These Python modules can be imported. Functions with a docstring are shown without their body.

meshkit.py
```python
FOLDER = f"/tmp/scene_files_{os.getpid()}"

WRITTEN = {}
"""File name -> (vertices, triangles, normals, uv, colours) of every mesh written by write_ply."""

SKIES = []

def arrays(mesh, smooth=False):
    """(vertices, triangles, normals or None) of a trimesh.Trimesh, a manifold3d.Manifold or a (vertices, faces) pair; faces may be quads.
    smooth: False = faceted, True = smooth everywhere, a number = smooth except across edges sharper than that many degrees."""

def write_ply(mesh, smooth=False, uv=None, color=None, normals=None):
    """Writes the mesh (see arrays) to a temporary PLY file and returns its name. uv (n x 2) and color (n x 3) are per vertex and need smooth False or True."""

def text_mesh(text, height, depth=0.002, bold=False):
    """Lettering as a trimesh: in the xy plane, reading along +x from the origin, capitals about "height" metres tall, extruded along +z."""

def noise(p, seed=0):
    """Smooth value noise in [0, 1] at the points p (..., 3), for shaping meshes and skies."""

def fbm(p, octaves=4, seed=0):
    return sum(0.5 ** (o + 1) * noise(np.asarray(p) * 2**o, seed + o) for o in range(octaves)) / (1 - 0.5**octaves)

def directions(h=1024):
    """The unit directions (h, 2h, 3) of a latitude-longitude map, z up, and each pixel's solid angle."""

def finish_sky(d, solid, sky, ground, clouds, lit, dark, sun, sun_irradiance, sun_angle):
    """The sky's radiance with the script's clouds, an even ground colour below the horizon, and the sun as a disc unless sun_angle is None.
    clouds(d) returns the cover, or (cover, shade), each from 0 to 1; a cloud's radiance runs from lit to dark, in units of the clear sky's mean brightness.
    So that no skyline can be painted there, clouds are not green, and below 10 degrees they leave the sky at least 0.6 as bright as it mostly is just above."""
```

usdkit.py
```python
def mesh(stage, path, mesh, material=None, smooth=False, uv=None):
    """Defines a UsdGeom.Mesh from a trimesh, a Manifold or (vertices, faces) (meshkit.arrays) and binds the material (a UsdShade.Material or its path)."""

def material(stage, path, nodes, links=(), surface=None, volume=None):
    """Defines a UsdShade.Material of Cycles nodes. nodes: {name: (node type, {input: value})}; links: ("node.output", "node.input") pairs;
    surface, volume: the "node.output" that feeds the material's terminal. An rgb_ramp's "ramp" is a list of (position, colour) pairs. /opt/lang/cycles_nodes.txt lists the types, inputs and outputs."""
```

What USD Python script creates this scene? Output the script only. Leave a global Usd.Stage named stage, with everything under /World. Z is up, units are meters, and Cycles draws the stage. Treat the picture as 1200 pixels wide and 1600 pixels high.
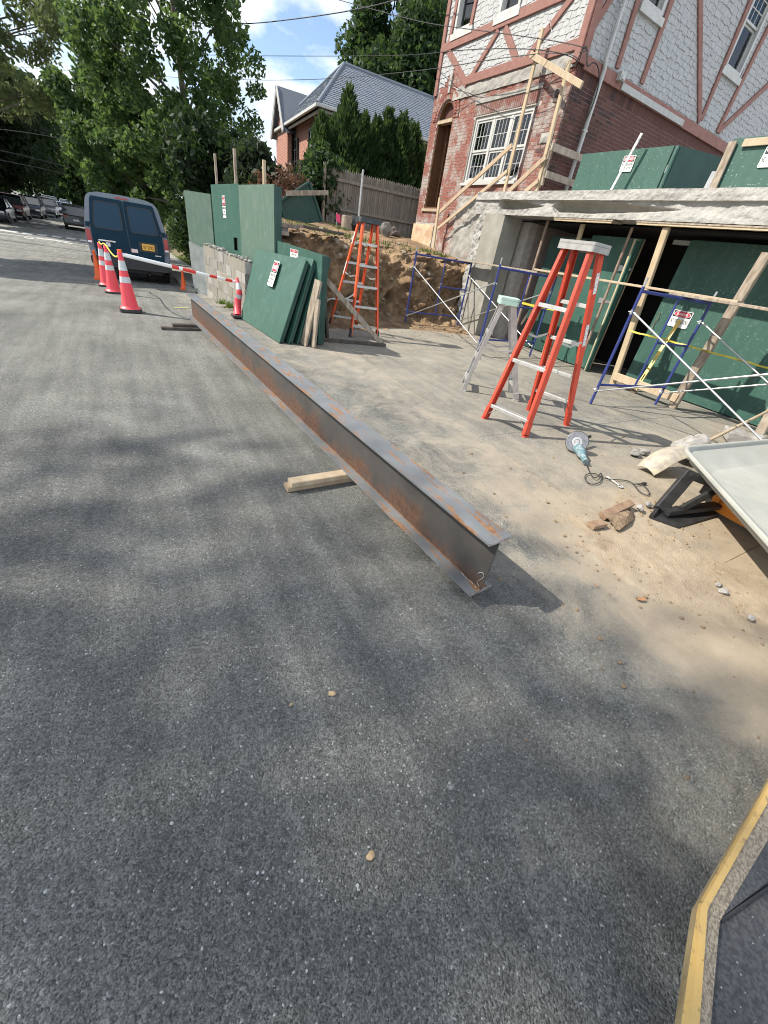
import math, random
import numpy as np, trimesh, usdkit, meshkit
from shapely.geometry import Polygon, Point, box as sbox
from shapely.ops import unary_union
from shapely import affinity
from pxr import Usd, UsdGeom, UsdLux, UsdShade, Sdf, Gf

# ------------------------------------------------------------------ camera, sky, sun, exposure
stage = Usd.Stage.CreateInMemory()
UsdGeom.SetStageUpAxis(stage, 'Z'); UsdGeom.SetStageMetersPerUnit(stage, 1.0)
UsdGeom.Xform.Define(stage, '/World'); UsdGeom.Scope.Define(stage, '/World/Looks')
FOC, CAMZ = 606.0, 1.6                     # focal length in photo pixels (1200 wide), camera height
CR = np.array([0.863948154, -0.482016096, 0.145787755])
CU = np.array([0.169389965, 0.55079534, 0.817270783])
CF = np.array([0.474236889, 0.681384602, -0.557507307])
CP = np.array([0, 0, CAMZ])
EXPOSURE = 0.86
SUN_EL, SUN_AZ = math.radians(43), math.radians(-63)     # azimuth from +Y towards +X of the direction to the sun
SUN_I, SKY_S = 1.08, 0.118
cam = UsdGeom.Camera.Define(stage, '/World/camera')
cam.CreateHorizontalApertureAttr(36.0); cam.CreateVerticalApertureAttr(48.0); cam.CreateFocalLengthAttr(36.0 * FOC / 1200)
cam.CreateClippingRangeAttr(Gf.Vec2f(0.05, 5000)); cam.CreateExposureAttr(EXPOSURE)
m4 = np.eye(4); m4[0, :3], m4[1, :3], m4[2, :3], m4[3, :3] = CR, CU, -CF, CP
cam.AddTransformOp().Set(Gf.Matrix4d(*m4.ravel().tolist()))
sd = np.array([math.sin(SUN_AZ) * math.cos(SUN_EL), math.cos(SUN_AZ) * math.cos(SUN_EL), math.sin(SUN_EL)])
sun = UsdLux.DistantLight.Define(stage, '/World/sun')
sun.CreateIntensityAttr(SUN_I); sun.CreateAngleAttr(0.5); sun.CreateColorAttr(Gf.Vec3f(1.0, 0.93, 0.82)); sun.CreateNormalizeAttr(True)
zx = sd; xx = np.cross([0, 0, 1.0], zx); xx /= np.linalg.norm(xx); yy = np.cross(zx, xx)
m4 = np.eye(4); m4[0, :3], m4[1, :3], m4[2, :3] = xx, yy, zx
sun.AddTransformOp().Set(Gf.Matrix4d(*m4.ravel().tolist()))
skym = usdkit.material(stage, '/World/Looks/sky_look', {
    'tc': ('texture_coordinate', {}),
    'sky': ('sky_texture', {'sky_type': 'single_scattering', 'sun_disc': False, 'sun_elevation': SUN_EL, 'sun_rotation': SUN_AZ, 'altitude': 50.0, 'air_density': 1.0, 'aerosol_density': 0.6}),
    'mp': ('mapping', {'scale': (1.0, 1.0, 2.2), 'location': (3.1, 1.7, 0.4)}),
    'n': ('noise_texture', {'scale': 4.2, 'detail': 9.0, 'roughness': 0.55, 'distortion': 0.25}),
    'r': ('rgb_ramp', {'ramp': [(0.40, (0, 0, 0)), (0.58, (1, 1, 1))]}),
    'n2': ('noise_texture', {'scale': 7.0, 'detail': 6.0}),
    'cc': ('rgb_ramp', {'ramp': [(0.3, (4.4, 4.8, 5.4)), (0.65, (7.6, 7.8, 8.0))]}),
    'mx': ('mix_color', {'use_clamp': False}),
    'bg': ('background_shader', {'strength': SKY_S})},
    [('tc.generated', 'mp.vector'), ('mp.vector', 'n.vector'), ('mp.vector', 'n2.vector'), ('n.fac', 'r.fac'), ('n2.fac', 'cc.fac'),
     ('r.color', 'mx.fac'), ('sky.color', 'mx.a'), ('cc.color', 'mx.b'), ('mx.result', 'bg.color')], surface='bg.background')
dome = UsdLux.DomeLight.Define(stage, '/World/sky'); dome.CreateIntensityAttr(1.0)
UsdShade.MaterialBindingAPI.Apply(dome.GetPrim()).Bind(skym)
dome.GetPrim().SetCustomDataByKey('kind', 'structure')

# ------------------------------------------------------------------ from a pixel of the photograph to a point of the place
def ray(x, y): return CR * (x - 600) / FOC - CU * (y - 800) / FOC + CF
def G(x, y, z=0.0): d = ray(x, y); return CP + (z - CAMZ) / d[2] * d
def PX(x, y, X): d = ray(x, y); return CP + X / d[0] * d
def PY(x, y, Y): d = ray(x, y); return CP + Y / d[1] * d
ZY = [(-80, 0), (8.5, 0), (10.5, -.06), (17, -.42), (26, -.78), (34, -1.0), (200, -1.4), (420, -2)]
def zg(y): return np.interp(y, [a for a, _ in ZY], [b for _, b in ZY])
def GG(x, y):                                # on the falling street
    lo, hi = 1.0, 200.0; d = ray(x, y); d = d / abs(d[1])
    for t in np.arange(.5, 200, .05):
        p = CP + d * t
        if p[2] <= zg(p[1]): return p
    return p
A3 = lambda *a: np.array(a, float)
def unit(v): v = np.asarray(v, float); return v / (np.linalg.norm(v) + 1e-12)

# ------------------------------------------------------------------ meshes: pairs (vertices, triangles)
CUBE_F = np.array([[0, 2, 1], [1, 2, 3], [4, 5, 6], [5, 7, 6], [0, 1, 4], [1, 5, 4], [2, 6, 3], [3, 6, 7], [0, 4, 2], [2, 4, 6], [1, 3, 5], [3, 7, 5]])
def join(*ms):
    ms = [m for m in ms if m is not None and len(m[0])]
    if not ms: return np.zeros((0, 3)), np.zeros((0, 3), int)
    off = np.cumsum([0] + [len(m[0]) for m in ms[:-1]])
    return np.vstack([m[0] for m in ms]), np.vstack([np.asarray(m[1]) + o for m, o in zip(ms, off)])
def T(tm): return np.array(tm.vertices), np.array(tm.faces)
def box(c, s):
    v = np.array([[x, y, z] for z in (-.5, .5) for y in (-.5, .5) for x in (-.5, .5)]) * np.asarray(s) + np.asarray(c)
    return v, CUBE_F
def box2(a, b): a, b = np.minimum(a, b), np.maximum(a, b); return box((a + b) / 2, b - a)
def frame(p0, p1, up=(0, 0, 1)):
    d = unit(np.subtract(p1, p0)); up = np.asarray(up, float)
    if abs(d @ up) > .97: up = A3(1, 0, 0) if abs(d[0]) < .9 else A3(0, 1, 0)
    s = unit(np.cross(d, up)); return d, s, np.cross(s, d)
def bar(p0, p1, w, h, up=(0, 0, 1)):         # a straight piece of timber: w sideways, h along up
    d, s, u = frame(p0, p1, up); L = np.linalg.norm(np.subtract(p1, p0)); c = min(w, h) * .12
    ring = [(-w/2 + c, -h/2), (w/2 - c, -h/2), (w/2, -h/2 + c), (w/2, h/2 - c), (w/2 - c, h/2), (-w/2 + c, h/2), (-w/2, h/2 - c), (-w/2, -h/2 + c)]
    v = np.array([np.asarray(p0) + d * t + s * a + u * b for t in (0, L) for a, b in ring]); n = 8
    f = [q for i in range(n) for q in ((i, i + n, (i + 1) % n), ((i + 1) % n, i + n, (i + 1) % n + n))]
    f += [(0, i + 1, i) if False else (0, i, i + 1) for i in range(1, n - 1)] + [(n, n + i + 1, n + i) for i in range(1, n - 1)]
    return v, np.array(f)[:, ::-1]
def tube(pts, r, n=8, caps=True):
    p = np.asarray(pts, float); r = np.broadcast_to(r, (len(p),)).astype(float)
    t = np.gradient(p, axis=0) if len(p) > 2 else np.repeat([p[1] - p[0]], 2, 0)
    t /= np.linalg.norm(t, axis=1, keepdims=True) + 1e-12
    ref = A3(0, 0, 1) if abs(t[:, 2]).max() < .95 else unit(A3(1, .37, .11))
    a = np.cross(t, ref); a /= np.linalg.norm(a, axis=1, keepdims=True) + 1e-12; b = np.cross(t, a)
    an = np.arange(n) * 2 * np.pi / n
    v = (p[:, None] + r[:, None, None] * (np.cos(an)[None, :, None] * a[:, None] + np.sin(an)[None, :, None] * b[:, None])).reshape(-1, 3)
    f = []
    for i in range(len(p) - 1):
        for j in range(n):
            k = (j + 1) % n; f += [(i*n+j, (i+1)*n+j, i*n+k), (i*n+k, (i+1)*n+j, (i+1)*n+k)]
    if caps:
        e = (len(p) - 1) * n
        f += [(0, j, j + 1) for j in range(1, n - 1)] + [(e, e + j + 1, e + j) for j in range(1, n - 1)]
    return v, np.array(f)[:, ::-1]
def curve(pts, n=40):                        # smooth path through points
    from scipy.interpolate import CubicSpline
    p = np.asarray(pts, float); return CubicSpline(np.linspace(0, 1, len(p)), p)(np.linspace(0, 1, n))
def lathe(prof, n=20, c=(0, 0, 0)):          # (r, z) pairs
    p = np.asarray(prof, float); an = np.arange(n) * 2 * np.pi / n
    v = np.stack([p[:, 0][:, None] * np.cos(an), p[:, 0][:, None] * np.sin(an), np.repeat(p[:, 1][:, None], n, 1)], -1).reshape(-1, 3) + np.asarray(c)
    f = []
    for i in range(len(p) - 1):
        for j in range(n):
            k = (j + 1) % n; f += [(i*n+j, i*n+k, (i+1)*n+j), (i*n+k, (i+1)*n+k, (i+1)*n+j)]
    return v, np.array(f)
def ext(poly, o, ex, ey, depth):             # a shapely outline in the plane (o, ex, ey), thick along ex x ey
    ez = np.cross(ex, ey); out = []
    for g in getattr(poly, 'geoms', [poly]):
        if g.is_empty or g.area < 1e-7: continue
        v, f = T(trimesh.creation.extrude_polygon(g, depth, engine='earcut'))
        out.append((np.asarray(o) + v[:, :1] * ex + v[:, 1:2] * ey + v[:, 2:] * ez, f))
    return join(*out)
def quad_slab(c4, nrm, th):                  # four corners (counter-clockwise seen from nrm), thick against nrm
    c4 = np.asarray(c4, float); n = unit(nrm); v = np.vstack([c4, c4 - n * th])
    return v, np.array([[0, 1, 2], [0, 2, 3], [4, 6, 5], [4, 7, 6], [0, 4, 5], [0, 5, 1], [1, 5, 6], [1, 6, 2], [2, 6, 7], [2, 7, 3], [3, 7, 4], [3, 4, 0]])
def grid(xs, ys, fz):
    X, Y = np.meshgrid(xs, ys); Z = fz(X, Y); n, m = X.shape
    i, j = np.meshgrid(np.arange(n - 1), np.arange(m - 1), indexing='ij'); a = i * m + j
    return np.stack([X, Y, Z], -1).reshape(-1, 3), np.vstack([np.stack([a, a + 1, a + m + 1], -1).reshape(-1, 3), np.stack([a, a + m + 1, a + m], -1).reshape(-1, 3)])
def rot2(v, a): c, s = math.cos(a), math.sin(a); return v @ np.array([[c, s, 0], [-s, c, 0], [0, 0, 1.0]])
def mv(m, t=(0, 0, 0), rz=0): return rot2(m[0], rz) + np.asarray(t), m[1]
def rock(c, s, seed, sub=1, rough=.35):
    r = np.random.default_rng(seed); m = trimesh.creation.icosphere(sub); v = np.array(m.vertices)
    v *= (1 - rough + rough * 2 * meshkit.noise(v * 1.7 + seed * 3.1, seed))[:, None]
    for _ in range(5):                       # broken faces
        n = unit(r.normal(size=3)); d = v @ n; k = r.uniform(.5, .8); v -= np.maximum(d - k, 0)[:, None] * n
    v = rot2(v, r.uniform(0, 6)) * np.asarray(s) ; v[:, 2] -= v[:, 2].min(); return v + np.asarray(c), np.array(m.faces)
def rrect(w, h, r, cx=0, cy=0): return sbox(cx - w/2 + r, cy - h/2 + r, cx + w/2 - r, cy + h/2 - r).buffer(r, quad_segs=4)

# ------------------------------------------------------------------ prims
used, HOLD = {}, {}
def numbered(parent, name):
    k = used.get((parent, name), 0); used[(parent, name)] = k + 1
    return f'{parent}/{name}' + (f'_{k:03d}' if k else '')
class Th:
    def __init__(s, path, base, R): s.path, s.base, s.R = path, np.asarray(base, float), R
def tag(prim, label=None, cat=None, group=None, kind=None):
    for k, t in (('label', label), ('category', cat), ('group', group), ('kind', kind)):
        if t: prim.SetCustomDataByKey(k, t)
def thing(name, label, cat, loc=(0, 0, 0), rz=0.0, group=None, tilt=0.0):
    p = numbered('/World', name); x = UsdGeom.Xform.Define(stage, p)
    x.AddTranslateOp().Set(Gf.Vec3d(*map(float, loc))); x.AddRotateZOp().Set(math.degrees(rz)); x.AddRotateXOp().Set(math.degrees(tilt))
    tag(x.GetPrim(), label, cat, group)
    c, s = math.cos(rz), math.sin(rz)
    return Th(p, loc, np.array([[c, s, 0], [-s, c, 0], [0, 0, 1.0]]))
def obj(name, mesh, mat, parent=None, label=None, cat=None, group=None, kind=None, smooth=False, local=False):
    v, f = np.asarray(mesh[0], float), mesh[1]
    if parent is None:
        b = A3((v[:, 0].min() + v[:, 0].max()) / 2, (v[:, 1].min() + v[:, 1].max()) / 2, v[:, 2].min()); p = numbered('/World', name)
        pr = usdkit.mesh(stage, p, (v - b, f), mat, smooth); pr.AddTranslateOp().Set(Gf.Vec3d(*b.tolist())); o = Th(p, b, np.eye(3))
    else:
        p = numbered(parent.path, name); vv = v if local else (v - parent.base) @ parent.R.T
        pr = usdkit.mesh(stage, p, (vv, f), mat, smooth); o = Th(p, parent.base, parent.R)
    tag(pr.GetPrim(), label, cat, group, kind); return o
def copy(src, label, loc, rz=0.0, cat=None, group=None, scale=None, tilt=0.0):
    p = numbered('/World', src.path.split('/')[2].rsplit('_0', 1)[0]); x = UsdGeom.Xform.Define(stage, p); pr = x.GetPrim()
    was = stage.GetPrimAtPath(src.path).GetCustomData()
    pr.GetReferences().AddInternalReference(src.path); pr.SetInstanceable(True)
    x.ClearXformOpOrder(); x.AddTranslateOp().Set(Gf.Vec3d(*map(float, loc))); x.AddRotateZOp().Set(math.degrees(rz)); x.AddRotateXOp().Set(math.degrees(tilt))
    if scale is not None: x.AddScaleOp().Set(Gf.Vec3f(*([scale] * 3 if np.ndim(scale) == 0 else scale)))
    tag(pr, label, cat or was.get('category'), group or was.get('group')); return p

# ------------------------------------------------------------------ materials
MATS = {}
def mat(name, col, rough=.6, metal=0.0, col2=None, scale=4.0, detail=5.0, stretch=(1, 1, 1), lo=.35, hi=.65, bump=0.0, bscale=60.0, bdist=.004, rnd=0.0, spots=None, spec=.5, dirt=None, coord='pos', coat=0.0):
    if name in MATS: return MATS[name]
    N = {'g': ('geometry', {}), 'tc': ('texture_coordinate', {}), 'p': ('principled_bsdf', {'roughness': rough, 'metallic': metal, 'specular_ior_level': spec, 'coat_weight': coat, 'coat_roughness': .08})}; L = []
    src = 'g.position' if coord == 'pos' else 'tc.object'; out = None
    if col2 is not None:
        N['mp'] = ('mapping', {'scale': stretch}); N['n'] = ('noise_texture', {'scale': scale, 'detail': detail, 'roughness': .6})
        N['r'] = ('rgb_ramp', {'ramp': [(lo, col), (hi, col2)]}); L += [(src, 'mp.vector'), ('mp.vector', 'n.vector'), ('n.fac', 'r.fac')]; out = 'r.color'
    if dirt:                                  # (colour, noise scale, low, high): patches of another matter
        c, sc, a, b = dirt
        N['dn'] = ('noise_texture', {'scale': sc, 'detail': 7.0, 'roughness': .65}); N['dr'] = ('rgb_ramp', {'ramp': [(a, (0, 0, 0)), (b, (1, 1, 1))]})
        N['dm'] = ('mix_color', {'a': col, 'b': c}); L += [(src, 'dn.vector'), ('dn.fac', 'dr.fac'), ('dr.color', 'dm.fac')]
        if out: L.append((out, 'dm.a'))
        out = 'dm.result'
    if spots:                                 # (colour, cells per metre, radius): splashes
        c, sc, rad = spots
        N['v'] = ('voronoi_texture', {'scale': sc}); N['vn'] = ('noise_texture', {'scale': 2.5, 'detail': 2.0})
        N['vm'] = ('math', {'math_type': 'multiply', 'value2': rad * 2}); N['vl'] = ('math', {'math_type': 'less_than'})
        N['sm'] = ('mix_color', {'a': col, 'b': c})
        L += [(src, 'v.vector'), (src, 'vn.vector'), ('vn.fac', 'vm.value1'), ('v.distance', 'vl.value1'), ('vm.value', 'vl.value2'), ('vl.value', 'sm.fac')]
        if out: L.append((out, 'sm.a'))
        out = 'sm.result'
    if rnd:
        N['oi'] = ('object_info', {}); N['ad'] = ('math', {'math_type': 'add'}); N['wn'] = ('white_noise_texture', {'dimensions': '1D'})
        N['mr'] = ('map_range', {'from_min': 0.0, 'from_max': 1.0, 'to_min': 1 - rnd, 'to_max': 1 + rnd}); N['hs'] = ('hsv', {'color': col})
        L += [('oi.random', 'ad.value1'), ('g.random_per_island', 'ad.value2'), ('ad.value', 'wn.w'), ('wn.value', 'mr.value'), ('mr.result', 'hs.value')]
        if out: L.append((out, 'hs.color'))
        out = 'hs.color'
    if out: L.append((out, 'p.base_color'))
    else: N['p'][1]['base_color'] = col
    if bump:
        N['bn'] = ('noise_texture', {'scale': bscale, 'detail': 4.0}); N['b'] = ('bump', {'strength': bump, 'distance': bdist})
        L += [(src, 'bn.vector'), ('bn.fac', 'b.height'), ('b.normal', 'p.normal')]
    used_n = {a.split('.')[0] for l in L for a in l} | {'p'}
    MATS[name] = usdkit.material(stage, '/World/Looks/' + name, {k: v for k, v in N.items() if k in used_n}, L, surface='p.BSDF'); return MATS[name]
def leafmat(name, c1, c2, trans=(.12, .2, .03), rough=.6):
    return usdkit.material(stage, '/World/Looks/' + name, {
        'g': ('geometry', {}), 'n': ('noise_texture', {'scale': .55, 'detail': 2.0}), 'ad': ('math', {'math_type': 'add'}), 'mr': ('math', {'math_type': 'multiply', 'value2': .55}),
        'mr2': ('math', {'math_type': 'multiply', 'value2': .55}), 'r': ('rgb_ramp', {'ramp': [(.25, c1), (.75, c2)]}), 'p': ('principled_bsdf', {'roughness': rough, 'specular_ior_level': .25}),
        't': ('translucent_bsdf', {'color': trans}), 'm': ('mix_closure', {'fac': .3})},
        [('g.position', 'n.vector'), ('n.fac', 'mr2.value1'), ('g.random_per_island', 'mr.value1'), ('mr.value', 'ad.value1'), ('mr2.value', 'ad.value2'), ('ad.value', 'r.fac'), ('r.color', 'p.base_color'), ('p.BSDF', 'm.closure1'), ('t.BSDF', 'm.closure2')], surface='m.closure')
def panemat(name, tint=(.02, .025, .03), rough=.03):
    return usdkit.material(stage, '/World/Looks/' + name, {'f': ('fresnel', {'IOR': 1.6}), 't': ('transparent_bsdf', {'color': (.72, .76, .75)}), 'g': ('glossy_bsdf', {'color': (.95, .97, 1), 'roughness': rough}), 'm': ('mix_closure', {})},
        [('f.fac', 'm.fac'), ('t.BSDF', 'm.closure1'), ('g.BSDF', 'm.closure2')], surface='m.closure')

def ground_mat(name, kind):
    """Asphalt or worn concrete, with blown sand and dust lying thicker towards the house."""
    if kind == 'asphalt': cells, dark, light, base = 175.0, (.126, .130, .120), (.30, .300, .276), 0.0
    else: cells, dark, light, base = 130.0, (.135, .132, .118), (.215, .207, .18), .6
    N = {'g': ('geometry', {}), 'sx': ('separate_xyz', {}),
         'v': ('voronoi_texture', {'scale': cells, 'randomness': 1.0}), 'v2': ('voronoi_texture', {'scale': cells * .47}), 'sc': ('separate_color', {}),
         'st': ('rgb_ramp', {'ramp': [(0, dark), (.55, tuple(.45 * a + .55 * b for a, b in zip(dark, light))), (.95, light), (.988, light), (.994, (.52, .52, .50)), (1, (.72, .72, .70))] if kind == 'asphalt' else [(0, dark), (.5, tuple(.5 * (a + b) for a, b in zip(dark, light))), (1, light)]}),
         'big': ('noise_texture', {'scale': .9, 'detail': 6.0, 'roughness': .62}), 'bigr': ('map_range', {'from_min': .3, 'from_max': .7, 'to_min': .72, 'to_max': 1.3}),
         'fine': ('noise_texture', {'scale': 38.0, 'detail': 5.0, 'roughness': .7}), 'finer': ('map_range', {'from_min': .25, 'from_max': .75, 'to_min': .68, 'to_max': 1.3}),
         'mm': ('math', {'math_type': 'multiply'}), 'tm': ('mapping', {'scale': (4.5, .35, 1.0), 'rotation': (0.0, 0.0, .35)}), 'tn': ('noise_texture', {'scale': 1.6, 'detail': 5.0, 'roughness': .6}), 'tr': ('map_range', {'from_min': .32, 'from_max': .68, 'to_min': .80, 'to_max': 1.18}), 'mm2': ('math', {'math_type': 'multiply'}), 'hs': ('hsv', {}),
         'dn': ('noise_texture', {'scale': 1.9, 'detail': 10.0, 'roughness': .76, 'distortion': .8}), 'dx': ('map_range', {'from_min': .5, 'from_max': 3.0, 'to_min': -.15, 'to_max': .15 if kind == 'asphalt' else .07, 'clamp': True}),
         'dy': ('map_range', {'from_min': .3, 'from_max': 3.0, 'to_min': .34, 'to_max': 0.0, 'clamp': True}), 'dxy': ('math', {'math_type': 'multiply'}), 'dxm': ('map_range', {'from_min': 1.7, 'from_max': 2.8, 'to_min': 0.0, 'to_max': 1.0, 'clamp': True}),
         'far': ('map_range', {'from_min': 4.0, 'from_max': 7.5, 'to_min': 0.0, 'to_max': .10, 'clamp': True}),
         'a1': ('math', {'math_type': 'add'}), 'a2': ('math', {'math_type': 'add'}), 'a3': ('math', {'math_type': 'add'}), 'dr': ('rgb_ramp', {'ramp': [(.50, (0, 0, 0)), (.60, (.40, .40, .40)), (.74, (.88, .88, .88))] if kind == 'asphalt' else [(.50, (0, 0, 0)), (.64, (.4, .4, .4)), (.85, (.9, .9, .9))]}),
         'gn': ('noise_texture', {'scale': 3.2, 'detail': 12.0, 'roughness': .75}), 'dc': ('rgb_ramp', {'ramp': [(.3, (.24, .212, .17)), (.7, (.355, .315, .25))]}), 'sc2': ('rgb_ramp', {'ramp': [(.3, (.245, .19, .128)), (.7, (.385, .312, .218))]}), 'sf': ('math', {'math_type': 'multiply', 'value2': 3.2, 'use_clamp': True}), 'dcm': ('mix_color', {}), 'bst': ('map_range', {'from_min': 0.0, 'from_max': 1.0, 'to_min': 1.0, 'to_max': .3}), 'gm': ('math', {'math_type': 'multiply', 'value2': .9}),
         'br': ('map_range', {'from_min': .5, 'from_max': .9, 'to_min': .25, 'to_max': 0.0, 'clamp': True}), 'bs': ('math', {'math_type': 'subtract'}),
         'mx': ('mix_color', {}), 'hadd': ('math', {'math_type': 'multiply_add', 'value2': -1.0 if kind == 'asphalt' else -.15}), 'b': ('bump', {'strength': 1.0 if kind == 'asphalt' else .5, 'distance': .010 if kind == 'asphalt' else .004}),
         'b2': ('bump', {'strength': .8 if kind == 'asphalt' else .3, 'distance': .014 if kind == 'asphalt' else .012}), 'mid': ('noise_texture', {'scale': 95.0 if kind == 'asphalt' else 24.0, 'detail': 4.0, 'roughness': .6}),
         'p': ('principled_bsdf', {'roughness': .8 if kind == 'asphalt' else .85, 'specular_ior_level': .35})}
    L = [('g.position', x + '.vector') for x in ('sx', 'v', 'v2', 'big', 'fine', 'dn', 'gn', 'mid')]
    L += [('v.color', 'sc.color'), ('sc.r', 'st.fac'), ('big.fac', 'bigr.value'), ('fine.fac', 'finer.value'), ('bigr.result', 'mm.value1'), ('finer.result', 'mm.value2'), ('st.color', 'hs.color'), ('mm.value', 'mm2.value1'), ('g.position', 'tm.vector'), ('tm.vector', 'tn.vector'), ('tn.fac', 'tr.value'), ('tr.result', 'mm2.value2'), ('mm2.value', 'hs.value'),
          ('sx.x', 'dx.value'), ('sx.y', 'dy.value'), ('sx.x', 'dxm.value'), ('sx.y', 'far.value'), ('dy.result', 'dxy.value1'), ('dxm.result', 'dxy.value2'),
          ('dn.fac', 'a1.value1'), ('dx.result', 'a1.value2'), ('a1.value', 'a2.value1'), ('dxy.value', 'a2.value2'), ('a2.value', 'a3.value1'), ('far.result', 'a3.value2'),
          ('a3.value', 'dr.fac'), ('gn.fac', 'dc.fac'), ('dr.color', 'mx.fac'), ('hs.color', 'mx.a'), ('gn.fac', 'sc2.fac'), ('dxy.value', 'sf.value1'), ('sf.value', 'dcm.fac'), ('dc.color', 'dcm.a'), ('sc2.color', 'dcm.b'), ('dcm.result', 'mx.b'), ('dr.color', 'bst.value'), ('bst.result', 'b.strength'), ('bst.result', 'b2.strength'), ('mx.result', 'p.base_color'),
          ('v.distance', 'hadd.value1'), ('fine.fac', 'hadd.value3'), ('hadd.value', 'b.height'), ('mid.fac', 'b2.height'), ('b2.normal', 'b.normal'), ('b.normal', 'p.normal')]
    un = {a.split('.')[0] for l in L for a in l}
    return usdkit.material(stage, '/World/Looks/' + name, {k: v for k, v in N.items() if k in un}, L, surface='p.BSDF')

M_asphalt, M_apron = ground_mat('asphalt', 'asphalt'), ground_mat('worn_concrete', 'concrete')
M_wood = [mat(f'new_lumber_{"abc"[i]}', c, .7, col2=d, scale=14, stretch=(1, 1, .25), bump=.2, bscale=40, rnd=.1) for i, (c, d) in enumerate((((.34, .26, .17), (.43, .345, .24)), ((.31, .225, .15), (.39, .30, .205)), ((.37, .285, .175), (.45, .365, .24))))]
M_oldwood = mat('weathered_lumber', (.17, .135, .10), .85, col2=(.33, .28, .22), scale=18, stretch=(1, 1, .3), bump=.3, rnd=.12)
M_darkwood = mat('dark_lumber', (.05, .042, .035), .85, col2=(.11, .09, .075), scale=15, bump=.3)
M_ply = mat('green_plywood', (.019, .072, .053), .55, col2=(.032, .098, .074), scale=3.0, stretch=(3.4, 3.4, .4), lo=.3, hi=.7, dirt=((.085, .155, .125), 6.0, .56, .84), bump=.15, bscale=30)
M_plys = mat('splashed_green_plywood', (.019, .070, .052), .55, col2=(.030, .092, .070), scale=3.0, stretch=(3.4, 3.4, .4), lo=.3, hi=.7, dirt=((.085, .15, .12), 8.0, .58, .85), spots=((.34, .40, .37), 26.0, .13), bump=.15, bscale=30)
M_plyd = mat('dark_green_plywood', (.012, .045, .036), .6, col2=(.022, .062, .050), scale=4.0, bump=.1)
M_plypale = mat('faded_green_plywood', (.060, .112, .085), .65, col2=(.082, .135, .105), scale=4.0, stretch=(2.5, 2.5, .6), dirt=((.125, .165, .135), 5.0, .52, .8))
M_salmon = mat('salmon_timber', (.185, .082, .064), .75, col2=(.235, .112, .09), scale=9, dirt=((.30, .16, .12), 14.0, .6, .8), bump=.2, rnd=.05)
M_shingle = mat('white_shingle', (.30, .307, .307), .85, col2=(.355, .362, .362), scale=8, bump=.35, bscale=26, bdist=.01, rnd=.06)
M_white = mat('white_trim', (.45, .45, .435), .5, col2=(.38, .38, .36), scale=5)
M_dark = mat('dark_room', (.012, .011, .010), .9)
M_pane = panemat('window_pane')
BR = [((.175, .064, .048), 'red'), ((.14, .050, .040), 'deep_red'), ((.21, .085, .065), 'orange_red'), ((.095, .043, .038), 'dark'), ((.25, .145, .12), 'dusty')]
M_brick = [mat(n + '_brick', c, .85, col2=tuple(.72 * a for a in c), scale=30, bump=.3, bscale=70, dirt=((.30, .275, .25), 3.2, .45, .64), rnd=.15) for c, n in BR]
M_brickside = [mat('side_' + n + '_brick', tuple(.5 * a for a in c), .85, col2=tuple(.36 * a for a in c), scale=30, bump=.3, bscale=70, rnd=.2) for c, n in BR[:4]]
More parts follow.
